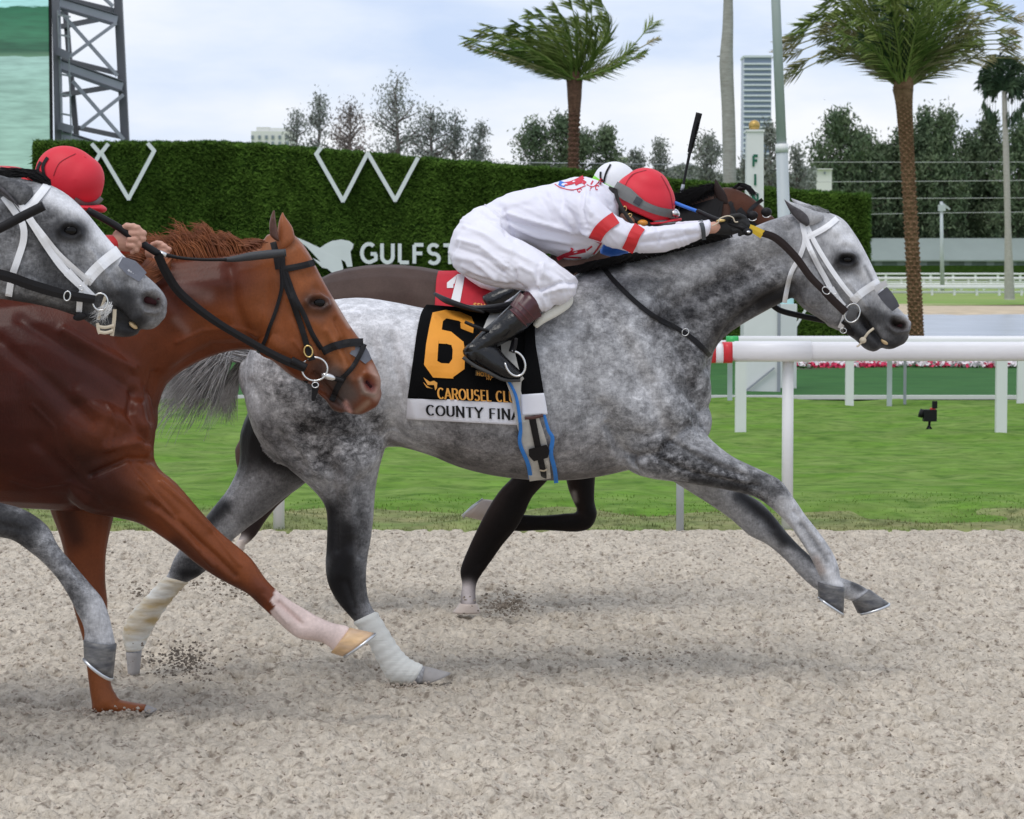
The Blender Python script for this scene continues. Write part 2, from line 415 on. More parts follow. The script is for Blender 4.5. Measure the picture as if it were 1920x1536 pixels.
def patch(name, rows, nu, bvh, m, parent, off=.008, th=.004, default=9.8, per=4, smooth_it=3, wave=0.0):
    """cloth: rows = list of (xl,yl,xr,yr) from top to bottom, laid on the skin"""
    A = spline(rows, per); nv = len(A); D = np.zeros((nv, nu + 1)); PX = np.zeros((nv, nu + 1, 2))
    for i, r in enumerate(A):
        for j in range(nu + 1):
            t = j / nu; PX[i, j] = (r[0] * (1 - t) + r[2] * t, r[1] * (1 - t) + r[3] * t)
        D[i] = drape(bvh, PX[i], default, off)
    for _ in range(smooth_it):
        E = D.copy(); E[1:-1, :] = (D[:-2, :] + D[2:, :] + 2 * D[1:-1, :]) / 4; E[:, 1:-1] = (E[:, :-2] + E[:, 2:] + 2 * E[:, 1:-1]) / 4
        D = np.minimum(D, E)
    if wave:
        for i in range(nv):
            for j in range(nu + 1): D[i, j] -= wave * (1 + math.sin(j * .55 + i * .12) * math.sin(i * .31 + j * .1)) * (i / nv)
    V = []; Fc = []; w = nu + 1
    for i in range(nv):
        for j in range(w): V.append(P(*PX[i, j], D[i, j]))
    for i in range(nv):
        for j in range(w): V.append(P(*PX[i, j], D[i, j] + th))
    o = nv * w
    for i in range(nv - 1):
        for j in range(nu):
            a = i * w + j; Fc.append((a, a + w, a + w + 1, a + 1)); Fc.append((o + a, o + a + 1, o + a + w + 1, o + a + w))
    for i in range(nv - 1):
        a = i * w; Fc.append((a, o + a, o + a + w, a + w)); a = i * w + nu; Fc.append((a, a + w, o + a + w, o + a))
    for j in range(nu):
        Fc.append((j, j + 1, o + j + 1, o + j)); a = (nv - 1) * w + j; Fc.append((a, o + a, o + a + 1, a + 1))
    return mesh_obj(name, V, Fc, m, parent)

# ------------------------------------------------------------------ lettering built of strokes (unit height, x to the right, y down)
def arc(cx, cy, rx, ry, a0, a1, n=10): return [(cx + rx * math.cos(math.radians(a0 + (a1 - a0) * i / n)), cy - ry * math.sin(math.radians(a0 + (a1 - a0) * i / n))) for i in range(n + 1)]
GLYPH = {
 'G': (.8, [arc(.4, .5, .36, .46, 50, 300, 16) + [(.74, .82), (.74, .54)], [(.48, .54), (.78, .54)]]),
 'U': (.74, [[(.1, 0), (.1, .62)] + arc(.37, .66, .27, .3, 180, 360, 10) + [(.64, 0)]]),
 'L': (.58, [[(.1, 0), (.1, .95), (.56, .95)]]),
 'F': (.58, [[(.1, 1), (.1, .05), (.56, .05)], [(.1, .48), (.5, .48)]]),
 'S': (.68, [arc(.34, .27, .24, .23, 30, 260, 10) + arc(.34, .73, .26, .24, 80, -150, 12)]),
 'T': (.66, [[(.0, .05), (.66, .05)], [(.33, .05), (.33, 1)]]),
 'R': (.72, [[(.1, 1), (.1, .05), (.4, .05)] + arc(.4, .28, .22, .23, 90, -90, 8) + [(.1, .51)], [(.38, .51), (.66, 1)]]),
 'E': (.6, [[(.56, .05), (.1, .05), (.1, .95), (.58, .95)], [(.1, .49), (.5, .49)]]),
 'A': (.74, [[(.02, 1), (.37, .02), (.72, 1)], [(.17, .68), (.57, .68)]]),
 'M': (.9, [[(.08, 1), (.1, .0), (.45, .8), (.8, .0), (.82, 1)]]),
 'C': (.74, [arc(.4, .5, .34, .46, 45, 315, 16)]),
 'O': (.82, [arc(.41, .5, .36, .46, 0, 360, 20)]),
 'N': (.78, [[(.1, 1), (.1, .0), (.66, 1), (.66, 0)]]),
 'Y': (.72, [[(.02, 0), (.36, .5), (.7, 0)], [(.36, .5), (.36, 1)]]),
 'I': (.3, [[(.15, 0), (.15, 1)]]),
 'H': (.74, [[(.1, 0), (.1, 1)], [(.64, 0), (.64, 1)], [(.1, .5), (.64, .5)]]),
 'B': (.7, [[(.1, .05), (.38, .05)] + arc(.38, .27, .2, .22, 90, -90, 8) + [(.1, .49)], [(.38, .49)] + arc(.38, .72, .24, .23, 90, -90, 8) + [(.1, .95), (.1, .05)]]),
 'V': (.72, [[(.02, 0), (.36, 1), (.7, 0)]]), 'D': (.74, [[(.1, .05), (.3, .05)] + arc(.3, .5, .36, .45, 90, -90, 12) + [(.1, .95), (.1, .05)]]),
 'J': (.5, [[(.4, 0), (.4, .7)] + arc(.22, .72, .18, .24, 0, -150, 8)]), 'P': (.66, [[(.1, 1), (.1, .05), (.38, .05)] + arc(.38, .29, .22, .24, 90, -90, 8) + [(.1, .53)]]),
 'K': (.72, [[(.1, 0), (.1, 1)], [(.66, 0), (.14, .55)], [(.32, .42), (.68, 1)]]),
 '-': (.5, [[(.1, .5), (.4, .5)]]), ' ': (.34, [])}
SERIF_AT = {'U': [(.1, 0), (.64, 0)], 'L': [(.1, 0), (.1, .97)], 'F': [(.1, 1)], 'T': [(.33, 1)], 'R': [(.1, 1), (.68, 1)], 'E': [(.1, .97), (.1, .03)], 'A': [(.02, 1), (.72, 1)],
            'N': [(.1, 0), (.1, 1), (.66, 0)], 'Y': [(.02, 0), (.7, 0), (.36, 1)], 'I': [(.15, 0), (.15, 1)], 'H': [(.1, 0), (.1, 1), (.64, 0), (.64, 1)], 'B': [], 'M': [(.08, 1), (.82, 1), (.1, 0), (.8, 0)]}
def letters(text, thick=.17, serif=False, track=.12):
    """[(letter, list of quads in unit text space)], total width"""
    out = []; x = 0
    for ch in text:
        w, strokes = GLYPH[ch]; quads = []
        for st in strokes:
            st = np.array(st, float); n = len(st)
            for i in range(n - 1):
                a, b = st[i], st[i + 1]; d = b - a; l = math.hypot(*d) or 1e-6; d = d / l
                if serif: tk = thick * (.38 + .62 * abs(d[1]) ** 1.5)
                else: tk = thick
                nn = np.array((-d[1], d[0])) * tk / 2; e = d * tk * (.25 if n > 3 else .0)
                if 0 < i: a = a - e
                if i < n - 2: b = b + e
                m_ = max(1, int(np.hypot(*(b - a)) / .26))
                for q_ in range(m_):
                    a_, b_ = a + (b - a) * q_ / m_, a + (b - a) * (q_ + 1) / m_
                    quads.append([a_ - nn + (x, 0), b_ - nn + (x, 0), b_ + nn + (x, 0), a_ + nn + (x, 0)])
        if serif:
            for sx, sy in SERIF_AT.get(ch, []):
                sy = min(max(sy, .03), .97)
                quads.append([np.array((x + sx - .12, sy - .03)), np.array((x + sx + .12, sy - .03)), np.array((x + sx + .12, sy + .03)), np.array((x + sx - .12, sy + .03))])
        if quads: out.append((ch, quads))
        x += w + track
    return out, x - track
def write(text, o, ux, uy, h_px, place, m, parent, thick=.17, serif=False, track=.12, name='letter', th=.004, width=None, joined=None):
    """o: px of the upper left corner, ux/uy: px vectors of text right and down for one unit height; place(px,py,lift) -> 3d point"""
    L, W = letters(text, thick, serif, track); s = (width / (W * math.hypot(*ux))) if width else 1
    all_ = MB(); k = 0
    for ch, quads in L:
        mb = all_ if joined else MB()
        for q in quads:
            k += 1; lift = th + (k % 7) * .00012
            f = lambda p, l: place(o[0] + p[0] * ux[0] * s + p[1] * uy[0], o[1] + p[0] * ux[1] * s + p[1] * uy[1], l)
            mb.prism([tuple(v) for v in q], lambda p: f(p, lift), lambda p: f(p, .0))
        if not joined: mb.build(name, m, parent, smooth=False)
    if joined: return all_.build(joined, m, parent, smooth=False)
# ------------------------------------------------------------------ materials of the setting
M = {}
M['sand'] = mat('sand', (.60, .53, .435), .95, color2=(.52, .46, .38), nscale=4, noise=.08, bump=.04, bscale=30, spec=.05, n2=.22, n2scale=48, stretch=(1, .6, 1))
shade_mottle(M['sand'], (.27, .225, .18), 30, .56, .71, (.95, .55, 1))  # shade of small pits painted into the sand colour
M['clod'] = mat('clod', (.22, .185, .15), .95, noise=.4, nscale=30, spec=.1)
M['clod_dry'] = mat('clod_dry', (.42, .36, .30), .95, noise=.3, nscale=30, spec=.1)
M['turf'] = mat('turf', (.115, .225, .030), .9, color2=(.165, .245, .060), nscale=2.6, noise=.14, stretch=(.7, .8, 1), bump=.02, bscale=12, spec=.05, n2=.22, n2scale=5)
M['turf_edge'] = mat('turf_edge', (.27, .26, .12), .9, color2=(.17, .23, .07), nscale=2.4, noise=.3, stretch=(.6, 1, 1), bump=.02, bscale=22, spec=.1)
shade_mottle(M['turf'], (.066, .140, .020), 6.5, .53, .76, (.75, .7, 1)); shade_mottle(M['turf_edge'], (.10, .12, .04), 9, .52, .74, (.9, .5, 1))
M['turf_dark'] = mat('turf_dark', (.040, .120, .036), .95, color2=(.05, .14, .04), nscale=2, noise=.2, stretch=(.4, 1, 1), bump=.01, bscale=20, spec=.1)
M['blade'] = mat('blade', (.12, .245, .03), .8, color2=(.20, .29, .075), nscale=1.5, noise=.3, spec=.08)
M['far_grass'] = mat('far_grass', (.17, .30, .06), .9, color2=(.30, .33, .12), nscale=.12, noise=.2, stretch=(.4, 2.2, 1), spec=.1)
M['bank'] = mat('bank', (.52, .43, .31), .95, noise=.2, nscale=1, spec=.1)
M['water'] = mat('water', (.36, .40, .46), .25, spec=.6, bump=.03, bscale=1.6, stretch=(.3, 1.6, 1), noise=.12, nscale=1.2)
M['hedge'] = mat('hedge', (.024, .052, .008), .9, color2=(.036, .070, .012), nscale=1.6, noise=.35, stretch=(1, 1, .8), bump=.05, bscale=16, bstretch=(.5, 1, 2), spec=.1)
M['hedge_blade'] = mat('hedge_blade', (.078, .142, .022), .85, color2=(.046, .090, .014), nscale=.9, noise=.4, spec=.06, stretch=(1,1,.5))
M['hedge_top'] = mat('hedge_top', (.085, .15, .026), .8, color2=(.05, .12, .018), nscale=5, noise=.3, spec=.15)
M['white'] = mat('white', (.74, .74, .74), .45, noise=.03, nscale=4)
M['letter_white'] = mat('letter_white', (.74, .76, .76), .5, noise=.04, nscale=3)
M['rail_white'] = mat('rail_white', (.78, .77, .79), .4, noise=.06, nscale=3.5, stretch=(.4, 1, 3), n2=.03, n2scale=30)
M['rail_red'] = mat('rail_red', (.60, .02, .03), .4)
M['rail_green'] = mat('rail_green', (.03, .42, .10), .4)
M['galv'] = mat('galv', (.47, .51, .53), .55, metal=.0, noise=.1, nscale=6, stretch=(1, 1, .3))
M['steel'] = mat('steel', (.34, .35, .40), .5, metal=.2, noise=.1, nscale=2)
M['steel_dark'] = mat('steel_dark', (.13, .13, .15), .5, metal=.2)
M['black'] = mat('black', (.012, .012, .013), .6, spec=.2)
M['gold'] = mat('gold', (.50, .33, .10), .4, metal=.5, noise=.15, nscale=20)
M['sign_green'] = mat('sign_green', (.01, .12, .07), .5)
M['palm_trunk'] = mat('palm_trunk', (.16, .085, .04), .9, color2=(.26, .15, .08), nscale=14, noise=.35, bump=.01, bscale=40)
M['palm_trunk_dark'] = mat('palm_trunk_dark', (.10, .045, .028), .9, color2=(.16, .08, .05), nscale=14, noise=.35, bump=.01, bscale=40)
M['royal'] = mat('royal', (.32, .31, .27), .85, color2=(.40, .39, .35), nscale=5, noise=.15, stretch=(1, 1, 4))
M['frond'] = mat('frond', (.11, .17, .035), .65, color2=(.25, .30, .085), nscale=1.0, noise=.3, spec=.25)
M['frond_dry'] = mat('frond_dry', (.38, .32, .18), .75, color2=(.20, .22, .08), nscale=1.5, noise=.3, spec=.2)
M['frond_dark'] = mat('frond_dark', (.022, .05, .025), .7, color2=(.05, .085, .04), nscale=1.2, noise=.35, spec=.25)
M['pine'] = mat('pine', (.080, .120, .068), .9, color2=(.135, .175, .100), nscale=.35, noise=.35, spec=.1)
M['pine_grey'] = mat('pine_grey', (.16, .185, .16), .9, color2=(.24, .26, .225), nscale=.35, noise=.3, spec=.1)
M['pine_brown'] = mat('pine_brown', (.24, .19, .17), .9, color2=(.17, .17, .15), nscale=.35, noise=.3, spec=.1)
M['bark'] = mat('bark', (.14, .115, .10), .9, noise=.3, nscale=3)
M['roof'] = mat('roof', (.27, .32, .30), .6, noise=.06, nscale=.3)
M['barn'] = mat('barn', (.12, .155, .17), .8, noise=.1, nscale=.4)
M['tower'] = mat('tower', (.20, .25, .34), .3, noise=.12, nscale=.08, stretch=(1, 1, 4))
M['tower_floor'] = mat('tower_floor', (.62, .67, .73), .6)
M['condo'] = mat('condo', (.68, .68, .66), .7, noise=.05, nscale=.1)
M['condo_win'] = mat('condo_win', (.20, .24, .28), .3)
M['flower_red'] = mat('flower_red', (.62, .03, .10), .7, noise=.3, nscale=8)
M['flower_white'] = mat('flower_white', (.80, .74, .76), .7)
M['flower_leaf'] = mat('flower_leaf', (.05, .13, .03), .8, noise=.3, nscale=8)
M['cable'] = mat('cable', (.45, .46, .46), .6)

def vnoise(x, y, cell, seed):
    """smooth value noise"""
    R = np.random.default_rng(seed).random((256, 256)); x = x / cell + 37.3; y = y / cell + 91.7
    i = np.floor(x).astype(int); j = np.floor(y).astype(int); fx = x - i; fy = y - j
    fx = fx * fx * (3 - 2 * fx); fy = fy * fy * (3 - 2 * fy); g = lambda a, b: R[a % 256, b % 256]
    return (g(i, j) * (1 - fx) + g(i + 1, j) * fx) * (1 - fy) + (g(i, j + 1) * (1 - fx) + g(i + 1, j + 1) * fx) * fy
def grid_sheet(name, xs, ys, zf, m, kind='structure', parent=None):
    X, Y = np.meshgrid(xs, ys); Z = zf(X, Y); V = np.stack([X, Y, Z], -1).reshape(-1, 3); nx, ny = len(xs), len(ys)
    i = (np.arange(ny - 1)[:, None] * nx + np.arange(nx - 1)[None]).ravel()
    Fc = np.stack([i, i + 1, i + nx + 1, i + nx], 1)
    return big_mesh(name, V, Fc, m, parent, smooth=True, kind=kind)

# ------------------------------------------------------------------ ground
def sand_z(X, Y):
    h = (vnoise(X, Y, .9, 1) - .5) * .008 + (vnoise(X, Y, .12, 2) - .5) * .012 + (vnoise(X, Y * .6, .046, 3) - .5) * .032 + (vnoise(X, Y * .6, .025, 4) - .5) * .020
    p = vnoise(X + .3 * Y, Y, .055, 5); p2 = vnoise(X, Y, .085, 6)
    h -= np.clip(p - .62, 0, 1) * .10 + np.clip(p2 - .70, 0, 1) * .10
    edge = np.clip((15.45 - Y) / .25, 0, 1)
    return h * (0.25 + .75 * edge) + .004
ys = [6.6]
while ys[-1] < 15.38: ys.append(ys[-1] + .0105 * (ys[-1] / 8.5) ** 1.6)
ys[-1] = 15.47
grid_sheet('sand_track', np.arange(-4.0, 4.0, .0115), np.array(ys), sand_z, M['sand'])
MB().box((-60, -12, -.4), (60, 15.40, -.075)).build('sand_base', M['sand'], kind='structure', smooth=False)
def turf_z(X, Y): return ((vnoise(X, Y, 1.3, 8) - .5) * .05 + (vnoise(X, Y, .45, 9) - .5) * .06 + .02) * np.clip((Y - 15.43) / .3, 0, 1) - .01
grid_sheet('turf', np.arange(-11, 11, .14), np.concatenate([np.arange(15.4, 17.5, .06), np.arange(17.5, 30.45, .16)]), turf_z, M['turf'])
def edge_z(X, Y): return np.maximum(turf_z(X, Y) + .02 - np.clip((Y - 16.35) / .5, 0, 1) * .05 - np.clip(vnoise(X, Y, .5, 21) - .55, 0, 1) * .08, np.where(Y < 15.8, .006, -1)) * np.clip((Y - 15.42) / .16, 0, 1) - .012 * (Y < 15.44)
grid_sheet('turf_verge', np.arange(-8, 8, .05), np.arange(15.40, 17.0, .05), edge_z, M['turf_edge'])
MB().box((-60, 15.42, -.4), (60, 30.4, -.06)).build('turf_base', M['turf'], kind='structure', smooth=False)
MB().box((-30, 30.36, .0), (30, 30.44, .045)).build('turf_kerb', M['condo'], kind='structure', smooth=False)
def dark_z(X, Y): return (vnoise(X, Y, 1.5, 12) - .5) * .05 + .02
grid_sheet('green_strip', np.arange(-16, 16, .35), np.arange(30.4, 55.3, .35), dark_z, M['turf_dark'])
MB().box((-60, 30.5, -.4), (60, 55.0, -.05)).build('green_base', M['turf_dark'], kind='structure', smooth=False)
def slope_z(X, Y): return -1.45 * np.clip((Y - 54.9) / 11, 0, 1)
grid_sheet('shore', np.linspace(-60, 60, 8), np.linspace(54.9, 80, 24), slope_z, M['turf_dark'])
def lake_z(X, Y): return (vnoise(X, Y * 1.0, 1.2, 15) - .5) * .06 - 1.2
grid_sheet('lake', np.arange(-70, 70, .9), np.arange(61, 142, .45), lake_z, M['water'])
def bank_z(X, Y): return -1.32 + np.clip((Y - 139.5) / 6, 0, 1) * .35
grid_sheet('lake_bank', np.linspace(-90, 90, 60), np.linspace(139.5, 162, 12), bank_z, M['bank'])
def far_z(X, Y): return -.95 + (vnoise(X, Y, 9, 16) - .5) * .15 + np.clip((Y - 170) / 60, 0, 1) * -.2
grid_sheet('far_turf', np.linspace(-140, 140, 90), np.linspace(156, 520, 90), far_z, M['far_grass'])
MB().box((-3000, 500, -2.2), (3000, 5000, -1.35)).build('ground', M['far_grass'], kind='structure', smooth=False)
MB().box((-900, -300, -3), (900, 520, -1.6)).build('ground_base', M['far_grass'], kind='structure', smooth=False)

# grass blades
def blades(name, n, ylo, yhi, hmin, hmax, m, zf, wid=.006, xw=.24, power=1.6, parent=None):
    y = ylo + (yhi - ylo) * nr.random(n) ** power; x = (nr.random(n) * 2 - 1) * (y * xw + .6)
    cl = vnoise(x, y, .5, 31); keep = cl + nr.random(n) * .5 > .52; x = x[keep]; y = y[keep]; n = len(x)
    h = (hmin + (hmax - hmin) * nr.random(n)) * (.6 + .8 * vnoise(x, y, .4, 33)); a = nr.random(n) * math.pi; w = wid * (y / 16)
    z = zf(x, y) - .005; dx = np.cos(a) * w; dy = np.sin(a) * w; lx = (nr.random(n) - .5) * h * .9; ly = (nr.random(n) - .5) * h * .9
    V = np.stack([np.stack([x - dx, y - dy, z], 1), np.stack([x + dx, y + dy, z], 1), np.stack([x + lx, y + ly, z + h], 1)], 1).reshape(-1, 3)
    o = big_mesh(name, V, np.arange(3 * n).reshape(-1, 3), m, parent, kind='stuff')
    return tag(o, 'short green racecourse turf grass beyond the sand track', 'grass')
blades('turf_grass', 9000, 15.6, 17.6, .008, .020, M['blade'], turf_z)
o = blades('verge_grass', 9000, 15.45, 16.7, .008, .028, M['turf_edge'], edge_z, wid=.005)
o['label'] = 'dry yellowish grass along the sand edge'
def clods(name, n, fx, rad, m, label, seed=3):
    r_ = np.random.default_rng(seed); base = np.array([(1, 0, -.6), (-.5, .87, -.5), (-.5, -.87, -.55), (.1, .1, 1.), (-.9, 0, .4), (.7, .6, .3), (.6, -.7, .35)])
    Fb = np.array([(0, 1, 5), (1, 4, 5), (1, 2, 4), (2, 6, 4), (2, 0, 6), (0, 5, 6), (3, 5, 4), (3, 4, 6), (3, 6, 5), (0, 2, 1)])
    pos = fx(r_, n); rr = rad[0] + (rad[1] - rad[0]) * r_.random(n) ** 2.2
    B = base[None] * (.7 + .6 * r_.random((n, 7, 1))) * rr[:, None, None]
    an = r_.random(n) * 6.28; c, s = np.cos(an)[:, None], np.sin(an)[:, None]
    X = B[:, :, 0] * c - B[:, :, 1] * s; Y = B[:, :, 0] * s + B[:, :, 1] * c
    V = (np.stack([X, Y, B[:, :, 2] * .75], -1) + pos[:, None]).reshape(-1, 3)
    Fc = (Fb[None] + 7 * np.arange(n)[:, None, None]).reshape(-1, 3)
    return tag(big_mesh(name, V, Fc, m, kind='stuff'), label, 'dirt')
def on_sand(r_, n):
    y = 7.0 + 8.3 * r_.random(n); x = (r_.random(n) * 2 - 1) * (y * .21 + .1); return np.stack([x, y, sand_z(x, y) + .001], 1)
clods('sand_lumps', 9000, on_sand, (.003, .013), M['clod_dry'], 'loose crumbs of sand over the track')
clods('dark_crumbs', 1300, on_sand, (.003, .009), M['clod'], 'scattered dark crumbs over the track', 5)

# ------------------------------------------------------------------ artificial grass wall with emblem, letters
WALL_TOP = [(60, 266), (100, 267), (200, 268), (280, 268), (400, 267), (470, 270), (560, 277), (660, 285), (800, 298), (950, 310), (1100, 322), (1300, 341), (1460, 355), (1560, 362), (1628, 367)]
def wall_D(px): return 43.0 + 1.1 * math.sin((px - 100) / 1528 * math.pi) if px > 60 else 43.0
wall = empty('grass_wall', P(860, 700, 43.6), 'long curved wall of dark green artificial grass with white lettering behind the horses', 'wall')
def wall_face(px, py, lift=0.0): return P(px, py, wall_D(px) - lift)
def build_wall():
    mb = MB(); tops = spline(WALL_TOP, 6); n = len(tops); V = []; Fc = []
    for x, y in tops:
        d = wall_D(x); f = P(x, y, d); b = f + np.array((0, .55, 0))
        V += [(f[0], f[1], -.05), (f[0], f[1], f[2] - .06), (f[0], f[1] + .06, f[2]), (b[0], b[1] - .06, f[2]), (b[0], b[1], f[2] - .06), (b[0], b[1], -.05)]
    for i in range(n - 1):
        for j in range(6): a = i * 6; c = a + 6; Fc.append((a + j, c + j, c + (j + 1) % 6, a + (j + 1) % 6))
    Fc.append(tuple(range(6))); Fc.append(tuple(reversed(range((n - 1) * 6, n * 6))))
    mb.add(V, Fc).build('wall_body', M['hedge'], wall, smooth=False)
    # tufts of plastic grass all over the face, along the top and round the open end
    tx, ty = tops[:, 0], tops[:, 1]; k = 150000
    px = 62 + 1564 * nr.random(k); pt = np.interp(px, tx, ty); py = pt + (700 - pt) * nr.random(k)
    keep = (vnoise(px, py, 26, 41) + nr.random(k) * .6) > .42; px, py = px[keep], py[keep]; k = len(px)
    Dw = 43.0 + 1.1 * np.sin((px - 100) / 1528 * math.pi)
    u = (px - W_PX / 2) / F_PX; v = (H_PX / 2 - py) / F_PX; dy = CT + v * ST; t = Dw / dy
    Q = np.stack([u * t, Dw - .005, H_CAM + (-ST + v * CT) * t], 1); L_ = .03 + .05 * nr.random(k); an = nr.random(k) * 6.28
    tip = Q + np.stack([np.cos(an) * L_ * 1.3, -.03 - .05 * nr.random(k), -L_ * .5 + np.sin(an) * L_ * .4], 1)
    s = np.stack([nr.normal(0, .012, k), np.zeros(k), nr.normal(0, .012, k)], 1)
    V = np.stack([Q - s, Q + s, tip], 1).reshape(-1, 3)
    big_mesh('grass_tufts', V, np.arange(3 * k).reshape(-1, 3), M['hedge_blade'], wall, kind='stuff')
    k = 26000; px = 62 + 1566 * nr.random(k); pt = np.interp(px, tx, ty); V = np.zeros((k, 3, 3)); Dw = 43.0 + 1.1 * np.sin((px - 100) / 1528 * math.pi)
    v = (H_PX / 2 - pt) / F_PX; u = (px - W_PX / 2) / F_PX; t = Dw / (CT + v * ST)
    Q = np.stack([u * t, Dw + .5 * nr.random(k), H_CAM + (-ST + v * CT) * t - .02], 1); h = .02 + .055 * nr.random(k) * (.5 + vnoise(px, px * 0, 9, 43))
    tip = Q + np.stack([nr.normal(0, .03, k), nr.normal(0, .02, k), h], 1); s = np.stack([nr.normal(0, .012, k), nr.normal(0, .012, k), np.zeros(k)], 1)
    big_mesh('top_tufts', np.stack([Q - s, Q + s, tip], 1).reshape(-1, 3), np.arange(3 * k).reshape(-1, 3), M['hedge_top'], wall, kind='stuff')
    k = 9000; z = nr.random(k) * 2.65; x1 = P(1628, 400, 43.0)[0]
    Q = np.stack([np.full(k, x1), 43.0 + .55 * nr.random(k), z], 1); tip = Q + np.stack([.02 + .06 * nr.random(k), nr.normal(0, .03, k), nr.normal(0, .03, k)], 1)
    s = np.stack([np.zeros(k), nr.normal(0, .012, k), nr.normal(0, .012, k)], 1)
    big_mesh('end_tufts', np.stack([Q - s, Q + s, tip], 1).reshape(-1, 3), np.arange(3 * k).reshape(-1, 3), M['hedge_top'], wall, kind='stuff')
build_wall()
def emblem(bars, w=7.5):
    for a, b in bars:
        a = np.array(a, float); b = np.array(b, float); d = (b - a) / np.hypot(*(b - a)); nn = np.array((-d[1], d[0])) * w / 2; a = a - d * 2; b = b + d * 2
        k = (rnd.random()) * .01
        MB().prism([tuple(a - nn), tuple(b - nn), tuple(b + nn), tuple(a + nn)], lambda p: wall_face(p[0], p[1], .13 + k), lambda p: wall_face(p[0], p[1], .02)).build('emblem_bar', M['letter_white'], wall, smooth=False)
emblem([((173, 271), (187, 287)), ((202, 271), (188, 289)), ((187, 289), (170, 318)), ((190, 287), (241, 373)), ((241, 373), (289, 283)), ((289, 283), (278, 270)),
        ((601, 278), (593, 289)), ((593, 289), (643, 377)), ((643, 377), (689, 288)), ((690, 288), (741, 376)), ((741, 376), (783, 297))])
write('GULFSTREAM', (677, 456), (37.4, .5), (0, 37), 37, lambda x, y, l: wall_face(x, y, l), M['letter_white'], wall, thick=.185, track=.15, name='letter', th=.13)
write('PARK', (1060, 459), (37.4, .5), (0, 37), 37, lambda x, y, l: wall_face(x, y, l), M['letter_white'], wall, thick=.185, track=.15, name='letter', th=.13)
LOGO = [(548, 442), (575, 453), (600, 465), (610, 458), (622, 452), (640, 449), (655, 452), (663, 458), (661, 466), (657, 472), (661, 500), (651, 501), (647, 491), (640, 487), (643, 500), (645, 514), (626, 514), (618, 508), (600, 490), (575, 463)]
MB().prism(LOGO, lambda p: wall_face(p[0], p[1], .13), lambda p: wall_face(p[0], p[1], .02)).build('horse_logo', M['letter_white'], wall, smooth=False)
MB().prism([(586, 484), (603, 492), (618, 505), (604, 502)], lambda p: wall_face(p[0], p[1], .13), lambda p: wall_face(p[0], p[1], .02)).build('logo_mane', M['letter_white'], wall, smooth=False)

# ------------------------------------------------------------------ running rails
def capsule_bar(name, x0, x1, D, ztop, zbot, m, parent, depth=None, n=14, lift=0.0):
    zc = (ztop + zbot) / 2; r = (ztop - zbot) / 2; ry = depth or r; V = []; Fc = []
    for x in (x0, x1):
        for j in range(n):
            t = 2 * math.pi * j / n; cs, sn = math.cos(t), math.sin(t); q = .6
            V.append((x, D - (ry + lift) * abs(cs) ** q * (1 if cs > 0 else -1), zc + (r + lift) * abs(sn) ** q * (1 if sn > 0 else -1)))
    for j in range(n): Fc.append((j, (j + 1) % n, n + (j + 1) % n, n + j))
    Fc.append(tuple(reversed(range(n)))); Fc.append(tuple(range(n, 2 * n)))
    return mesh_obj(name, V, Fc, m, parent)
def rail_post(x, D, z1, w, m, parent, name='post'):
    mb = MB(); mb.tube([(x, D, -.05), (x, D, z1)], w / 2, 10)
    return mb.build(name, m, parent)
def z_at(py, D): return P(960, py, D)[2]
def x_at(px, py, D): return P(px, py, D)[0]
rail = empty('running_rail', (P(1477, 990, 15.5)[0], 15.5, 0), 'nearest thick white running rail with red striped end beside the sand', 'rail')
Dr = 15.5
capsule_bar('rail_bar', x_at(1372, 655, Dr), 9.5, Dr, z_at(641, Dr), z_at(677, Dr), M['rail_white'], rail, .075)
capsule_bar('rail_sleeve', x_at(1378, 655, Dr), x_at(1520, 655, Dr), Dr, z_at(641, Dr), z_at(677, Dr), M['rail_white'], rail, .075, lift=.004)
for a, b, c in ((1318, 1341, 'rail_red'), (1341, 1355, 'rail_white'), (1355, 1372, 'rail_red'), (1290, 1318, 'rail_white')):
    y0 = 641 + max(0, (1372 - b)) * .17
    capsule_bar('stripe_band', x_at(a, 655, Dr), x_at(b, 655, Dr), Dr, z_at(y0, Dr), z_at(681, Dr), M[c], rail, .073)
for px in (1477, 2432): rail_post(x_at(px, 900, Dr), Dr + .02, z_at(672, Dr), .068, M['white'], rail)
rail_l = empty('running_rail', (x_at(522, 995, Dr), 15.5, 0), 'white rail post standing behind the hind legs of the chestnut', 'rail', )
capsule_bar('rail_bar', x_at(-600, 655, Dr), x_at(1285, 655, Dr), Dr, z_at(652, Dr), z_at(679, Dr), M['rail_white'], rail_l, .06)
for px in (522, -430): rail_post(x_at(px, 900, Dr), Dr + .02, z_at(672, Dr), .068, M['white'], rail_l)
rail_post(x_at(1274, 900, 15.48), 15.42, z_at(690, Dr), .046, M['galv'], rail_l, 'support_post')
D2 = 24.1
rail2 = empty('running_rail', (x_at(1389, 800, D2), D2, 0), 'second white running rail with green end across the turf', 'rail')
capsule_bar('rail_bar', x_at(1384, 640, D2), 9.0, D2, z_at(630, D2), z_at(660, D2), M['rail_white'], rail2, .06)
capsule_bar('green_end', x_at(1362, 640, D2), x_at(1384, 640, D2), D2, z_at(630, D2), z_at(656, D2), M['rail_green'], rail2, .06)
for px in (1389, 1878, 2367): MB().box((x_at(px - 10, 700, D2), D2 - .03, -.03), (x_at(px + 10, 700, D2), D2 + .05, z_at(650, D2))).build('post', M['white'], rail2, smooth=False)
D3 = 29.3
rail3 = empty('running_rail', (x_at(1593, 750, D3), D3, 0), 'third white rail on slim posts before the dark green strip', 'rail')
capsule_bar('rail_bar', x_at(1300, 640, D3), 10.0, D3, z_at(638, D3), z_at(668, D3), M['rail_white'], rail3, .05)
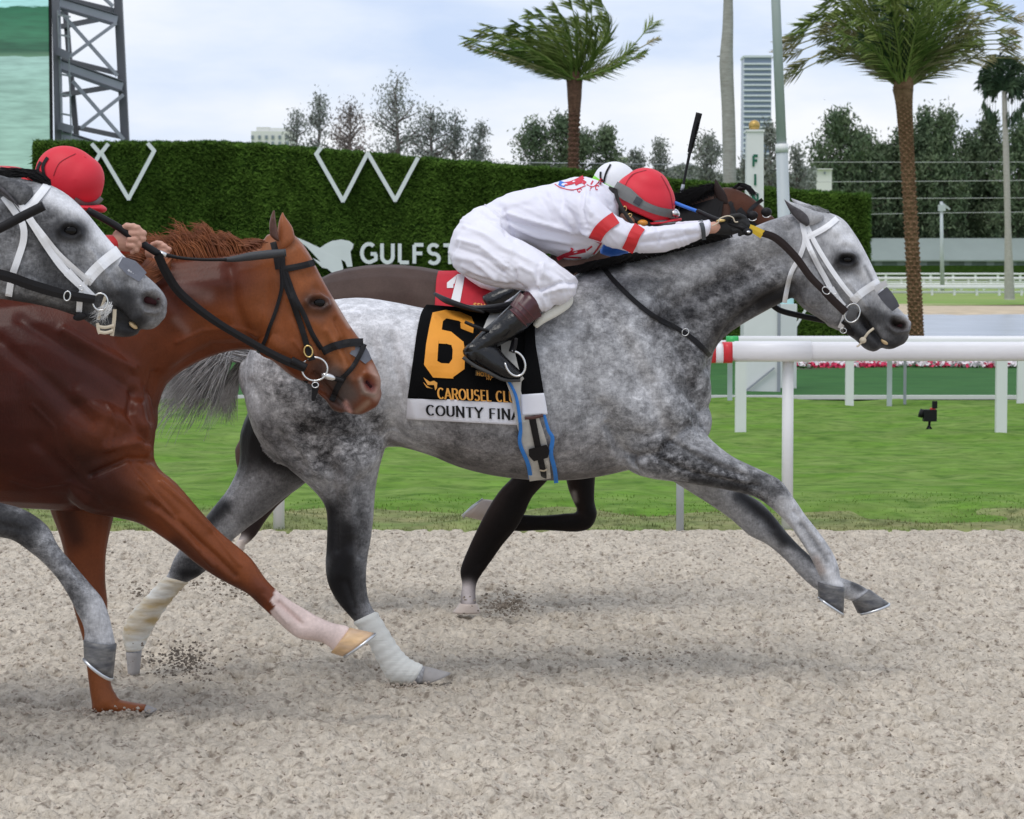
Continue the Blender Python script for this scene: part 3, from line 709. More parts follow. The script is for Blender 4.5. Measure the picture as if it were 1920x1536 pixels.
for px in (1593, 1915, 2237): MB().box((x_at(px - 7.5, 700, D3), D3 - .03, -.03), (x_at(px + 7.5, 700, D3), D3 + .04, z_at(660, D3))).build('post', M['white'], rail3, smooth=False)
for px in (1371, 1672): MB().box((x_at(px - 4.5, 700, D3), D3 + .15, -.03), (x_at(px + 4.5, 700, D3), D3 + .19, z_at(660, D3))).build('support_post', M['galv'], rail3, smooth=False)
MB().box((x_at(1701, 700, D3), D3 + .25, -.03), (x_at(1706, 700, D3), D3 + .28, z_at(660, D3))).build('support_post', M['steel'], rail3, smooth=False)
# far rails across the lake
for i, (D_, ytop, w_, lab) in enumerate(((219, 535, 7, 'nearest white rail of the infield beyond the lake'), (262, 531, 4, 'thin white infield rail just behind the nearest one beyond the lake'),
                                 (300, 519.5, 5, 'middle white infield rail beyond the lake'), (345, 512, 3.5, 'farthest white infield rail under the hedge'))):
    fr = empty('infield_rail', (x_at(1760, 540, D_), D_, -1.1), lab, 'rail', 'white infield rails beyond the lake')
    zt = z_at(ytop, D_); capsule_bar('rail_bar', x_at(1560, 540, D_), x_at(2150, 540, D_), D_, zt, z_at(ytop + w_, D_), M['rail_white'], fr, .1)
    if i in (0, 2): capsule_bar('rail_bar', x_at(1560, 540, D_), x_at(2150, 540, D_), D_ + .3, z_at(ytop - 1 + w_ * 1.7, D_), z_at(ytop + w_ * 2.2, D_), M['rail_white'], fr, .08)
    for k in range(12):
        xp = 1580 + k * 42 + i * 13; MB().box((x_at(xp - 2.2, 540, D_), D_, -1.3), (x_at(xp + 2.2, 540, D_), D_ + .15, zt - .1)).build('post', M['white'], fr, smooth=False)

# ------------------------------------------------------------------ finish post, poles
Df = 31.7
fin = empty('finish_post', (x_at(1420, 738, Df), Df, 0), 'white finish post with green letters and golden ball', 'post')
def fx(px): return x_at(px, 600, Df)
mb = MB(); mb.add([(fx(1397), Df, z_at(570, Df)), (fx(1432), Df, z_at(570, Df)), (fx(1432), Df + .22, z_at(570, Df)), (fx(1397), Df + .22, z_at(570, Df)),
        (fx(1399), Df, z_at(247, Df)), (fx(1430), Df, z_at(247, Df)), (fx(1430), Df + .2, z_at(247, Df)), (fx(1399), Df + .2, z_at(247, Df))],
        [(0, 3, 2, 1), (4, 5, 6, 7), (0, 1, 5, 4), (1, 2, 6, 5), (2, 3, 7, 6), (3, 0, 4, 7)]).build('shaft', M['white'], fin, smooth=False)
MB().box((fx(1397), Df - .015, z_at(247, Df)), (fx(1432), Df + .22, z_at(243, Df))).build('cap', M['white'], fin, smooth=False)
MB().ball((fx(1414), Df + .1, z_at(235, Df)), .068, 16, 10).build('ball', M['gold'], fin)
for i, ch in enumerate('FINISH'):
    y0 = 291 + i * 35.5 + (1 if i > 1 else 0); gw = GLYPH[ch][0]
    write(ch, (1415 - gw * 8.5 + 1, y0), (17, 0), (0, 21), 21, lambda x, y, l: P(x, y, Df - l), M['sign_green'], fin, thick=.24, name='letter', th=.012)
MB().box((fx(1393), Df - .1, .02), (fx(1456), Df + .35, z_at(570, Df))).build('base_box', M['white'], fin, smooth=False)
MB().bar(P(1396, 735, Df - .13), P(1452, 690, Df - .13), .02).build('brace', M['steel'], fin, smooth=False)
MB().box((fx(1456), Df - .12, .0), (fx(1462), Df - .06, z_at(570, Df))).build('side_post', M['steel'], fin, smooth=False)
pole = empty('lamp_pole', (x_at(1470, 735, 33), 33, 0), 'tall pale grey steel pole behind the grey horse head', 'pole')
MB().tube([P(1480, 742, 33), P(1466, 280, 33)], [.085, .075], 14).build('lower_shaft', M['galv'], pole)
MB().tube([P(1466, 282, 33), P(1452, -60, 33), P(1441, -420, 33)], [.062, .056, .05], 14).build('upper_shaft', M['galv'], pole)
MB().tube([P(1466, 286, 33), P(1465.5, 270, 33)], [.082, .078], 14).build('joint', M['white'], pole)
MB().tube([P(1475, 585, 33), P(1475, 560, 33)], [.088, .088], 14).build('band', mat('band_blue', (.35, .62, .62), .5), pole)
MB().box((P(1462, 700, 32.9)[0], 32.8, 0), (P(1492, 700, 32.9)[0], 33.0, z_at(570, 32.9))).build('base_cover', M['white'], pole, smooth=False)
st = empty('sign_stake', P(1505, 605, 36), 'slanted white stake before the grass wall', 'stake')
MB().bar(P(1488, 619, 36), P(1513, 577, 36), .05, .03).build('stake', M['white'], st, smooth=False); MB().bar(P(1493, 660, 36.1), P(1493, 610, 36.1), .02).build('leg', M['steel'], st, smooth=False)

# ------------------------------------------------------------------ screen and steel tower (left)
scr = empty('video_screen', (x_at(40, 300, 56), 56, 0), 'large video screen showing green water beside the steel tower', 'screen')
def screen_mat():
    m = mat('screen', (.02, .02, .02), .4); nt = m.node_tree; N, L = nt.nodes.new, nt.links.new; b = nt.nodes['Principled BSDF']
    tc = N("ShaderNodeTexCoord"); sx = N("ShaderNodeSeparateXYZ"); L(tc.outputs['Object'], sx.inputs[0])
    mr = N("ShaderNodeMapRange"); mr.inputs['From Min'].default_value = z_at(330, 56); mr.inputs['From Max'].default_value = z_at(-160, 56); L(sx.outputs['Z'], mr.inputs['Value'])
    mp = N("ShaderNodeMapping"); mp.inputs['Scale'].default_value = (1.2, 1, 9); L(tc.outputs['Object'], mp.inputs['Vector'])
    no = N("ShaderNodeTexNoise"); no.inputs['Scale'].default_value = 1.6; no.inputs['Detail'].default_value = 6; L(mp.outputs[0], no.inputs['Vector'])
    ad = N("ShaderNodeMath"); ad.operation = 'MULTIPLY_ADD'; L(no.outputs['Fac'], ad.inputs[0]); ad.inputs[1].default_value = .035; L(mr.outputs[0], ad.inputs[2])
    cr_ = N("ShaderNodeValToRGB"); r = cr_.color_ramp; L(ad.outputs[0], cr_.inputs['Fac'])
    stops = [(0.0, (.36, .60, .50)), (.35, (.34, .58, .50)), (.475, (.40, .66, .60)), (.48, (.13, .27, .17)), (.50, (.03, .12, .07)), (.56, (.05, .22, .12)), (.665, (.02, .16, .08)), (.668, (.45, .85, .85)), (1, (.5, .85, .9))]
    r.elements[0].position = 0; r.elements[0].color = (*stops[0][1], 1); r.elements[1].position = 1; r.elements[1].color = (*stops[-1][1], 1)
    for p, c in stops[1:-1]: e = r.elements.new(p); e.color = (*c, 1)
    v = N("ShaderNodeVectorMath"); v.operation = 'SCALE'; L(cr_.outputs[0], v.inputs[0]); m2 = N("ShaderNodeMapRange"); L(no.outputs['Fac'], m2.inputs['Value'])
    m2.inputs['From Min'].default_value = .3; m2.inputs['From Max'].default_value = .7; m2.inputs['To Min'].default_value = .8; m2.inputs['To Max'].default_value = 1.15
    L(m2.outputs[0], v.inputs['Scale']); L(v.outputs[0], b.inputs['Emission Color']); b.inputs['Emission Strength'].default_value = .85
    return m
MB().box((x_at(-420, 0, 56), 56, z_at(420, 56)), (x_at(90, 0, 56), 56.05, z_at(-160, 56))).build('display', screen_mat(), scr, smooth=False)
MB().box((x_at(-420, 0, 56), 56.06, z_at(420, 56)), (x_at(88, 0, 56), 56.6, z_at(-160, 56))).build('housing', M['black'], scr, smooth=False)
MB().add([tuple(P(x, y, d)) for d in (55.94, 56.6) for x, y in ((88.5, -160), (93.5, -160), (102, 420), (96, 420))],
         [(0, 1, 2, 3), (7, 6, 5, 4), (0, 4, 5, 1), (1, 5, 6, 2), (2, 6, 7, 3), (3, 7, 4, 0)]).build('frame_edge', M['black'], scr, smooth=False)
tw = empty('steel_tower', (x_at(170, 268, 58), 58, 0), 'grey steel lattice tower with ladder beside the video screen', 'tower')
def sb(name, a, b, w, m='steel', d0=58.0, d1=None, h=None):
    MB().bar(P(*a, d0), P(*b, d1 or d0), w, h).build(name, M[m], tw, smooth=False)
K = 5000 / 58
sb('column', (99, -300), (112, 330), 14 / K, 'steel', 57.6)
sb('column', (207, -300), (238, 330), 15 / K, 'steel_dark', 58.6)
sb('column', (110, -120), (150, 330), 10 / K, 'steel_dark', 60)
for a, b in (((106, 5), (217, 38)), ((111, 122), (227, 163)), ((112, 255), (240, 296)), ((100, -112), (208, -80))):
    sb('beam', a, b, 15 / K, 'steel', 57.7, 58.5, 14 / K)
    sb('beam_flange', (a[0], a[1] - 10), (b[0], b[1] - 10), 20 / K, 'steel_dark', 57.7, 58.5, 2.5 / K)
    sb('beam_flange', (a[0], a[1] + 9), (b[0], b[1] + 9), 20 / K, 'steel_dark', 57.7, 58.5, 2.5 / K)
for a, b in (((115, 50), (217, 30)), ((118, 178), (228, 160)), ((118, 112), (222, 138)), ((150, 240), (235, 258)), ((112, -5), (215, 20))):
    sb('rear_beam', a, b, 9 / K, 'steel_dark', 60, 59)
for a, b in (((113, 22), (220, 142)), ((132, 106), (217, 44)), ((136, 152), (232, 262)), ((152, 240), (231, 178)), ((100, -90), (212, 12)), ((110, -10), (208, -80))):
    sb('cross_brace', a, b, 7 / K, 'steel', 57.9, 58.3, 6 / K)
sb('ladder_rail', (127, 30), (134, 268), 2.5 / K, 'galv', 57.5); sb('ladder_rail', (108, 20), (116, 268), 2.5 / K, 'galv', 57.5)
for y in range(28, 268, 37): sb('rung', (107 + y * .03, y), (132 + y * .01, y + 4), 3.5 / K, 'galv', 57.5)
sb('bracket', (108, 96), (131, 106), 14 / K, 'steel', 57.4); sb('bracket', (110, 236), (136, 243), 14 / K, 'steel', 57.4)
# ------------------------------------------------------------------ palms
def frond_mesh(path, wl, n_leaf, droop, wind, seed, Dj, lw=.0125):
    """path: 3 px points (base, middle, tip) -> rachis with leaflets; all in world space"""
    r_ = random.Random(seed); pts = spline(path, 9); D0, D1 = Dj; n = len(pts); C = [Vector(P(p[0], p[1], D0 + (D1 - D0) * (i / (n - 1)))) for i, p in enumerate(pts)]
    mb = MB(); mb.tube([C[i] for i in range(0, n, 2)] + [C[-1]], [.022 * (1 - .85 * i / (n / 2)) + .003 for i in range(len(range(0, n, 2)) + 1)], 4)
    for k in range(n_leaf):
        t = .10 + .90 * (k / n_leaf) ** .9; i = min(int(t * (n - 1)), n - 2); f = t * (n - 1) - i; p = C[i].lerp(C[i + 1], f); d = (C[i + 1] - C[i]).normalized()
        for sgn in (-1, 1):
            L_ = wl * (math.sin(min(1, t * 1.25 + .12) * math.pi) ** .55 if t < .8 else .5 + (1 - t) * 1.2) * r_.uniform(.75, 1.15)
            side = d.cross(Vector((0, 1, 0))).normalized(); yv = Vector((0, 1, 0))
            ang = r_.uniform(.3, 1.2); dirv = (d * 1.0 + (side * math.cos(ang) * sgn + yv * math.sin(ang) * sgn) * .7 + Vector((wind, 0, -droop * (.4 + t)))).normalized()
            mid = p + dirv * L_ * .55; tip = mid + (dirv + Vector((wind * .6, 0, -droop * .9))).normalized() * L_ * .5
            wv = dirv.cross(Vector((r_.uniform(-1, 1), r_.uniform(-1, .2), r_.uniform(-1, 1)))).normalized() * lw
            mb.add([p - wv * .5, p + wv * .5, mid + wv, mid - wv, tip], [(0, 1, 2, 3), (3, 2, 4)])
    return mb
def palm_trunk(pts, rad, D, m, parent, rings=60, name='trunk'):
    C = spline(pts, 14); n = len(C); mb = MB(); V = []; Fc = []; k = 12
    for i, c in enumerate(C):
        p = P(c[0], c[1], D); r = np.interp(i / (n - 1), np.linspace(0, 1, len(rad)), rad)
        for j in range(k):
            t = 2 * math.pi * j / k; rr = r
            V.append((p[0] + rr * math.cos(t), p[1] + rr * math.sin(t), p[2]))
    for i in range(n - 1):
        for j in range(k): Fc.append((i * k + j, i * k + (j + 1) % k, (i + 1) * k + (j + 1) % k, (i + 1) * k + j))
    Fc.append(tuple(range(k))); Fc.append(tuple(reversed(range((n - 1) * k, n * k))))
    return mb.add(V, Fc).build(name, m, parent)
def boots(pts, rad, D, m, parent, step=.05):
    """old leaf stubs that spiral round the trunk"""
    a = P(*pts[0], D); b = P(*pts[-1], D); L_ = np.linalg.norm(b - a); mb = MB(); C = spline(pts, 14); n = int(L_ / step); q = 0
    for i in range(n):
        t = i / n; c = cr(C, t * (len(C) - 1)); p = Vector(P(c[0], c[1], D)); r = np.interp(t, np.linspace(0, 1, len(rad)), rad)
        for j in range(7):
            q += 1; an = j * 2 * math.pi / 7 + i * .42; o = Vector((math.cos(an), math.sin(an), 0)); s = Vector((-o.y, o.x, 0)); w = r * .45
            e = p + o * (r * .93); mb.add([e - s * w, e + s * w, e + o * .035 + Vector((0, 0, .062)) + s * w * .5, e + o * .035 + Vector((0, 0, .062)) - s * w * .5, e + Vector((0, 0, .09))],
                                       [(0, 1, 2, 3), (3, 2, 4), (0, 3, 4), (1, 4, 2)])
    return mb.build('leaf_scars', m, parent, smooth=False, kind='stuff')
pa = empty('date_palm', (x_at(1075, 690, 56), 56, 0), 'date palm with wind blown crown behind the grass wall', 'palm tree')
PD = 56.0
palm_trunk([(1077, 700), (1075, 320), (1077, 200), (1077, 150)], [.11, .105, .10, .15, .17], PD, M['palm_trunk_dark'], pa)
boots([(1076, 420), (1075, 320), (1077, 200), (1077, 155)], [.11, .105, .11, .15], PD, M['palm_trunk_dark'], pa, .07)
tipsA = [((872, 83), (960, 108)), ((882, 92), (970, 118)), ((878, 74), (965, 92)), ((900, 62), (975, 80)), ((915, 50), (985, 68)), ((925, 62), (990, 90)), ((968, 44), (1010, 70)), ((995, 26), (1035, 62)),
         ((1000, 48), (1035, 84)), ((1016, 26), (1050, 62)), ((1043, 14), (1065, 60)), ((1052, 30), (1068, 80)), ((1070, 5), (1082, 60)), ((1095, 2), (1100, 60)), ((1108, 12), (1108, 70)), ((1122, -6), (1142, 55)),
         ((1126, 2), (1140, 70)), ((1224, 42), (1160, 112)), ((1236, 70), (1160, 112)), ((1205, 104), (1140, 130)), ((1212, 98), (1145, 128)), ((940, 75), (1000, 95)), ((960, 60), (1015, 85)), ((1085, 40), (1090, 90)),
         ((930, 95), (1000, 112)), ((905, 88), (985, 108)), ((1030, 60), (1050, 95)), ((1118, 60), (1112, 100)), ((1128, 30), (1130, 85)), ((950, 100), (1010, 118)), ((1000, 75), (1035, 100)), ((1060, 70), (1070, 110))]
for i, (t, md) in enumerate(tipsA):
    thin = i in (0, 1, 19, 18, 20); dry = i in (0, 1, 18, 19, 3)
    j = rnd.uniform(-1.2, 1.2)
    frond_mesh([(1077 + rnd.uniform(-6, 6), 152), md, t], .22 if thin else .50, 76, .16, -.50 if t[0] < 1150 else -.1, 100 + i, (PD + j * .1, PD + j)).build('frond', M['frond_dry'] if dry else M['frond'], pa, smooth=False)
pb = empty('date_palm', (x_at(1718, 660, 50), 50, 0), 'full date palm with tan lower fronds on a tall textured trunk beyond the rail', 'palm tree')
PD = 50.0
TR = [(1721, 690), (1718, 628), (1712, 500), (1703, 330), (1697, 230), (1693, 168)]
palm_trunk(TR, [.128, .125, .125, .12, .115, .13, .2], PD, M['palm_trunk'], pb)
boots(TR, [.128, .125, .125, .12, .115, .13, .17], PD, M['palm_trunk'], pb, .055)
r_ = random.Random(5)
for i in range(50):
    an = math.radians(-8 + 196 * (i + r_.uniform(-.4, .4)) / 50); low = math.sin(an) < .42
    R_ = r_.uniform(205, 250) * (1.0 if low else .9); tx = 1694 + math.cos(an) * R_; ty = 128 - math.sin(an) * R_ * .8 + (8 if low else 0) - (0 if math.cos(an) < 0 else abs(math.cos(an)) * 50)
    mx_ = 1694 + math.cos(an) * R_ * .5; my = 140 - math.sin(an) * R_ * .55 - 34 - abs(math.cos(an)) * 12
    y_ = r_.uniform(-1.6, 1.6) * math.sin(max(an, .1))
    frond_mesh([(1694 + math.cos(an) * 9, 165 - abs(math.sin(an)) * 14), (mx_, my), (tx, ty)], r_.uniform(.38, .50), 64, .10, -.14 if math.cos(an) < .2 else .05, 300 + i, (PD, PD + y_)).build(
        'frond', M['frond_dry'] if (low and r_.random() < .75) else M['frond'], pb, smooth=False)
for i in range(15):   # inner young fronds fill the heart of the crown
    an = math.radians(r_.uniform(25, 155)); R_ = r_.uniform(100, 175)
    frond_mesh([(1694 + math.cos(an) * 6, 160), (1694 + math.cos(an) * R_ * .5, 130 - math.sin(an) * R_ * .6), (1694 + math.cos(an) * R_, 130 - math.sin(an) * R_)], .45, 34, .3, -.1, 600 + i,
               (PD - .1, PD - r_.uniform(.3, 1.6))).build('frond', M['frond'] if i % 3 else M['frond_dark'], pb, smooth=False)
MB().add(*ellipsoid(1694, 162, 50, .19, .26, .19)).build('crown_heart', M['palm_trunk'], pb); MB().add(*ellipsoid(1077, 152, 56, .15, .24, .15)).build('crown_heart', M['palm_trunk_dark'], pa)
rp = empty('royal_palm', (x_at(1366, 600, 48), 48, 0), 'tall bare grey palm trunk behind the grass wall beside the finish post', 'palm tree')
palm_trunk([(1370, 690), (1368, 345), (1366, 220), (1362, 120), (1365, 40), (1365, -60), (1364, -320)], [.12, .12, .12, .118, .125, .10, .085, .08, .075], 48, M['royal'], rp)
rq = empty('royal_palm', (x_at(1892, 560, 165), 165, -1), 'smaller royal palm with drooping round crown beyond the lake', 'palm tree')
palm_trunk([(1893, 562), (1891, 480), (1888, 350), (1883, 172)], [.34, .28, .2, .2, .15], 165, M['royal'], rq)
for i in range(34):
    an = math.radians(-75 + 330 * i / 34); R_ = 34 + r_.uniform(0, 14); cx, cy = 1882, 165
    dx, dy = math.cos(an), -math.sin(an)
    up = dy < 0
    tip = (cx + dx * (48 if up else 38), cy + (dy * 62 if up else 30 + abs(dy) * 40)); mid_ = (cx + dx * 32, cy + (dy * 40 - 8 if up else -2 + r_.uniform(-8, 8)))
    frond_mesh([(cx, cy + 6), mid_, tip], .75, 34, .5, -.1, 900 + i, (165, 165 + r_.uniform(-1.5, 1.5)), .05).build('frond', M['frond_dark'], rq, smooth=False)
MB().tube([P(1880, 176, 165), P(1906, 148, 164.5), P(1925, 158, 164)], .05, 5).build('frond_stalk', M['frond_dark'], rq)

# ------------------------------------------------------------------ background trees: tapered trunk, limbs, crown of many small sprays
def tree(cx, top, base, hw, D, m, label, seed, dens=1.0, wispy=.35, leaf=3.0, group='casuarina trees in the background'):
    r_ = np.random.default_rng(seed); s = D / F_PX; t = empty('casuarina_tree', (x_at(cx, base, D), D, z_at(base, D)), label, 'tree', group)
    H = base - top; mb = MB(); c0 = P(cx, base, D); lean = r_.uniform(-.04, .04) * H
    mb.tube([P(cx, base, D), P(cx + lean * .5, base - H * .5, D), P(cx + lean, top + H * .05, D)], [H * s * .022 + .04, H * s * .014 + .03, .03], 6)
    tips = []; nl = int(26 * dens + 8)
    for i in range(nl):
        f = r_.uniform(.12, .97); y0 = base - H * f; prof = min(1, (1 - f) * 1.9) ** .8 * (.6 + .4 * min(1, f * 4)) * (.75 + .35 * math.sin(f * 17 + seed)); side = r_.choice([-1, 1]); R_ = hw * prof * r_.uniform(.45, 1.1)
        up = H * r_.uniform(.02, .10) + R_ * .30; y1 = y0 - up; dz = r_.uniform(-1, 1) * hw * s * prof
        a = P(cx + lean * f, y0, D); b = P(cx + lean * f + side * R_, y1, D + dz); mb.tube([a, (a + b) / 2 + np.array((0, 0, -.02)), b], [.05 + H * s * .003, .04, .02], 3); tips.append((a, b))
    mb.build('trunk', M['bark'], t)
    n = int(2300 * dens); i = r_.integers(0, len(tips), n); A = np.array([q[0] for q in tips])[i]; B = np.array([q[1] for q in tips])[i]; f = r_.random(n)[:, None] ** .7
    C = A + (B - A) * f + r_.normal(0, 1, (n, 3)) * (np.array((hw * s * .13, hw * s * .2, H * s * .028)) * (1 + wispy))
    d = r_.normal(0, 1, (n, 3)) * .8 + np.array((0, 0, .9)); d /= np.linalg.norm(d, axis=1)[:, None]; L_ = leaf * s * (.6 + 1.2 * r_.random(n))[:, None]
    sd = np.cross(d, r_.normal(0, 1, (n, 3))); sd /= np.linalg.norm(sd, axis=1)[:, None]; w = leaf * s * .38
    V = np.stack([C - sd * w, C + d * L_, C + sd * w, C - d * L_ * .8], 1).reshape(-1, 3)
    big_mesh('crown', V, np.arange(4 * n).reshape(-1, 4), m, t)
LEFT = [(553, 222, 30, 'pine_grey', .6, 'low grey feathery tree just right of the white apartment building'), (592, 196, 30, 'pine_grey', .9, 'grey green tree with pointed top beside the brownish tree'),
        (655, 196, 44, 'pine_brown', 1.0, 'brownish sparse tree between two grey green trees above the grass wall'), (752, 158, 62, 'pine_grey', 1.0, 'tallest wispy tree above the grass wall with see through top'),
        (812, 190, 52, 'pine_grey', 1.0, 'wide airy grey tree right of the tallest wispy one'), (848, 220, 34, 'pine_grey', .6, 'low thin tree merging with the airy grey one'), (896, 240, 32, 'pine_grey', .9, 'small rounded tree at the end of the row left of the wind blown palm')]
for i, (x, y, hw, m, de, lab) in enumerate(LEFT): tree(x, y, 420, hw * 1.25, 150, M[m], lab, 50 + i, de * 1.1, .5, 3.4)
MID = [(1004, 238, 46, 'pine', 1.5, 'bushy green tree left of the wind blown palm trunk'), (1058, 228, 44, 'pine', 1.5, 'bushy tree directly behind the wind blown palm trunk'), (1133, 240, 30, 'pine', 1.3, 'upright bushy tree right of the wind blown palm trunk'),
       (1092, 258, 60, 'pine', 1.6, 'broad low tree filling the gap behind the wind blown palm'), (1188, 290, 26, 'pine_grey', .7, 'small tree above the white cap'), (1240, 276, 24, 'pine_grey', .6, 'small conical tree above the red cap'), (1322, 262, 34, 'pine_grey', .8, 'loose grey tree left of the bare palm trunk'),
       (1405, 285, 26, 'pine_grey', .7, 'tree hidden partly by the finish post'), (1445, 240, 30, 'pine_grey', .8, 'grey tree between the finish post and the steel pole'), (1490, 285, 26, 'pine_grey', .6, 'thin tree just right of the steel pole')]
for i, (x, y, hw, m, de, lab) in enumerate(MID): tree(x, y, 450, hw * 1.3, 170, M[m], lab, 70 + i, de * 1.5, .4, 3.9)
RIGHT = [(1578, 224, 62, 2.0, 'wide dark tree left of the full date palm'), (1622, 262, 46, 1.5, 'dark tree close behind the crown side of the date palm trunk'), (1655, 285, 40, 1.3, 'shorter tree just left of the date palm trunk'), (1727, 220, 34, 1.4, 'narrow dark tree right of the date palm trunk'),
         (1775, 215, 36, 1.5, 'pointed dark tree halfway between date palm and royal palm'), (1746, 290, 48, 1.5, 'lower tree filling between two pointed ones'), (1812, 262, 44, 1.3, 'dark tree left of the royal palm crown'),
         (1850, 232, 44, 1.3, 'tall open tree behind the royal palm'), (1905, 240, 48, 1.6, 'dark tree at the picture edge behind the royal palm'), (1540, 300, 34, .9, 'small tree at the near end of the dark tree row'), (1690, 250, 40, 1.3, 'tree behind the date palm trunk'), (1945, 228, 50, 1.4, 'outermost tall tree of the dark row')]
for i, (x, y, hw, de, lab) in enumerate(RIGHT): tree(x, y, 505, hw * 1.3, 440 + (i % 4) * 5, M['pine'], lab, 90 + i, de * 2.3, .22, 4.6)
r_ = np.random.default_rng(77); n = 42000; X = 1480 + 520 * r_.random(n); tp = 338 + 26 * np.sin(X / 37) + 18 * np.sin(X / 11.3) + np.where(X < 1560, (1560 - X) * .9, 0); Yp = tp + (500 - tp) * r_.random(n)
D_ = 455 + 22 * r_.random(n); u = (X - 960) / F_PX; v = (768 - Yp) / F_PX; t_ = D_ / (CT + v * ST); C = np.stack([u * t_, D_, H_CAM + (-ST + v * CT) * t_], 1)
d = r_.normal(0, 1, (n, 3)) + (0, 0, .6); d /= np.linalg.norm(d, axis=1)[:, None]; sd = np.cross(d, r_.normal(0, 1, (n, 3))); sd /= np.linalg.norm(sd, axis=1)[:, None]
V = np.stack([C - sd * .24, C + d * .6, C + sd * .24, C - d * .5], 1).reshape(-1, 3)
tag(big_mesh('tree_belt', V, np.arange(4 * n).reshape(-1, 4), M['pine'], kind='stuff'), 'dense low mass of trees and shrubs behind the stable roof', 'trees')
MB().box((x_at(1500, 480, 490), 490, -2), (x_at(2200, 480, 490), 497, z_at(392, 490))).build('tree_belt_core', mat('shade_green', (.05, .08, .045), .95, noise=.4, nscale=.5), kind='structure', smooth=False)
# trees behind the wall low down
n = 16000; X = 1130 + 400 * r_.random(n); tp = 318 + 10 * np.sin(X / 21); Yp = tp + (400 - tp) * r_.random(n); D_ = 210 + 10 * r_.random(n); u = (X - 960) / F_PX; v = (768 - Yp) / F_PX; t_ = D_ / (CT + v * ST)
C = np.stack([u * t_, D_, H_CAM + (-ST + v * CT) * t_], 1); d = r_.normal(0, 1, (n, 3)) + (0, 0, .6); d /= np.linalg.norm(d, axis=1)[:, None]; sd = np.cross(d, r_.normal(0, 1, (n, 3))); sd /= np.linalg.norm(sd, axis=1)[:, None]
V = np.stack([C - sd * .1, C + d * .25, C + sd * .1, C - d * .2], 1).reshape(-1, 3)
tag(big_mesh('shrub_belt', V, np.arange(4 * n).reshape(-1, 4), M['pine_grey'], kind='stuff'), 'low pale shrubs showing over the grass wall behind the caps', 'shrubs')

# ------------------------------------------------------------------ far buildings, poles, cables
Db = 430
bn = empty('stable_building', (x_at(1780, 500, Db), Db, -1.3), 'long low stable with pale ribbed metal roof under the trees', 'building')
MB().box((x_at(1560, 500, Db), Db, -1.4), (x_at(2150, 500, Db), Db + 10, z_at(486, Db))).build('wall', M['barn'], bn, smooth=False)
MB().add([tuple(P(x, y, d)) for x, y, d in ((1555, 488, Db - 1), (2160, 488, Db - 1), (2160, 447, Db + 5), (1555, 447, Db + 5), (1555, 490, Db - 1), (2160, 490, Db - 1), (2160, 449, Db + 5), (1555, 449, Db + 5))],
         [(0, 1, 2, 3), (7, 6, 5, 4), (0, 4, 5, 1), (1, 5, 6, 2), (2, 6, 7, 3), (3, 7, 4, 0)]).build('roof', M['roof'], bn, smooth=False)
mb = MB()
for k in range(150): x = 1557 + k * 4.0; mb.bar(P(x, 487.7, Db - 1.05), P(x, 447, Db + 4.9), .09)
mb.build('roof_ribs', M['roof'], bn, smooth=False, kind='stuff')
MB().box((x_at(1850, 480, Db), Db - .1, z_at(491, Db)), (x_at(1925, 480, Db), Db - .03, z_at(485, Db))).build('fascia', M['roof'], bn, smooth=False)
for k in range(7): x = 1640 + k * 42; MB().box((x_at(x, 494, Db), Db - .08, z_at(499, Db)), (x_at(x + 14, 494, Db), Db - .02, z_at(489.5, Db))).build('doorway', M['condo_win'], bn, smooth=False)
hd = MB().box((x_at(1600, 500, 400), 400, -1.4), (x_at(2150, 500, 400), 402, z_at(498, 400)))
tag(hd.build('clipped_hedge', M['hedge'], smooth=False), 'low clipped hedge along the far side of the infield', 'hedge')
hr = empty('high_rise', (x_at(1420, 300, 900), 900, 0), 'blue grey high rise tower with white floor bands behind the finish post', 'building')
MB().box((x_at(1395, 200, 900), 900, -2), (x_at(1446, 200, 900), 912, z_at(106, 900))).build('facade', M['tower'], hr, smooth=False)
MB().box((x_at(1394, 200, 899), 899.4, z_at(108, 900)), (x_at(1447, 200, 899), 912.5, z_at(104, 900))).build('parapet', M['tower_floor'], hr, smooth=False)
for k in range(24):
    y = 118 + k * 9.9
    if y < 360: MB().box((x_at(1393.5, y, 899), 899.2, z_at(y + 3.2, 899)), (x_at(1446.5, y, 899), 899.9, z_at(y, 899))).build('floor_band', M['tower_floor'], hr, smooth=False)
for k in range(0): x = 1404 + k * 8.6; MB().box((x_at(x, 200, 899), 899.6, z_at(360, 899)), (x_at(x + .9, 200, 899), 899.95, z_at(110, 899))).build('mullion', M['tower_floor'], hr, smooth=False)
cd = empty('apartment_building', (x_at(510, 268, 700), 700, -1), 'white apartment building with small windows above the grass wall', 'building')
MB().box((x_at(471, 260, 700), 700, -2), (x_at(548, 260, 700), 715, z_at(246, 700))).build('block', M['condo'], cd, smooth=False)
MB().box((x_at(480, 240, 700), 701, z_at(246.2, 700)), (x_at(505, 240, 700), 710, z_at(238, 700))).build('roof_room', M['condo'], cd, smooth=False)
MB().box((x_at(505.5, 240, 700), 700.6, z_at(246.2, 700)), (x_at(543, 240, 700), 710, z_at(240, 700))).build('roof_storey', M['white'], cd, smooth=False)
for x in (471, 484, 497, 509, 522, 536):
    for y in (254, 266): MB().box((x_at(x, y, 700), 699.7, z_at(y + 7, 700)), (x_at(x + 5, y, 700), 699.98, z_at(y, 700))).build('window', M['condo_win'], cd, smooth=False)
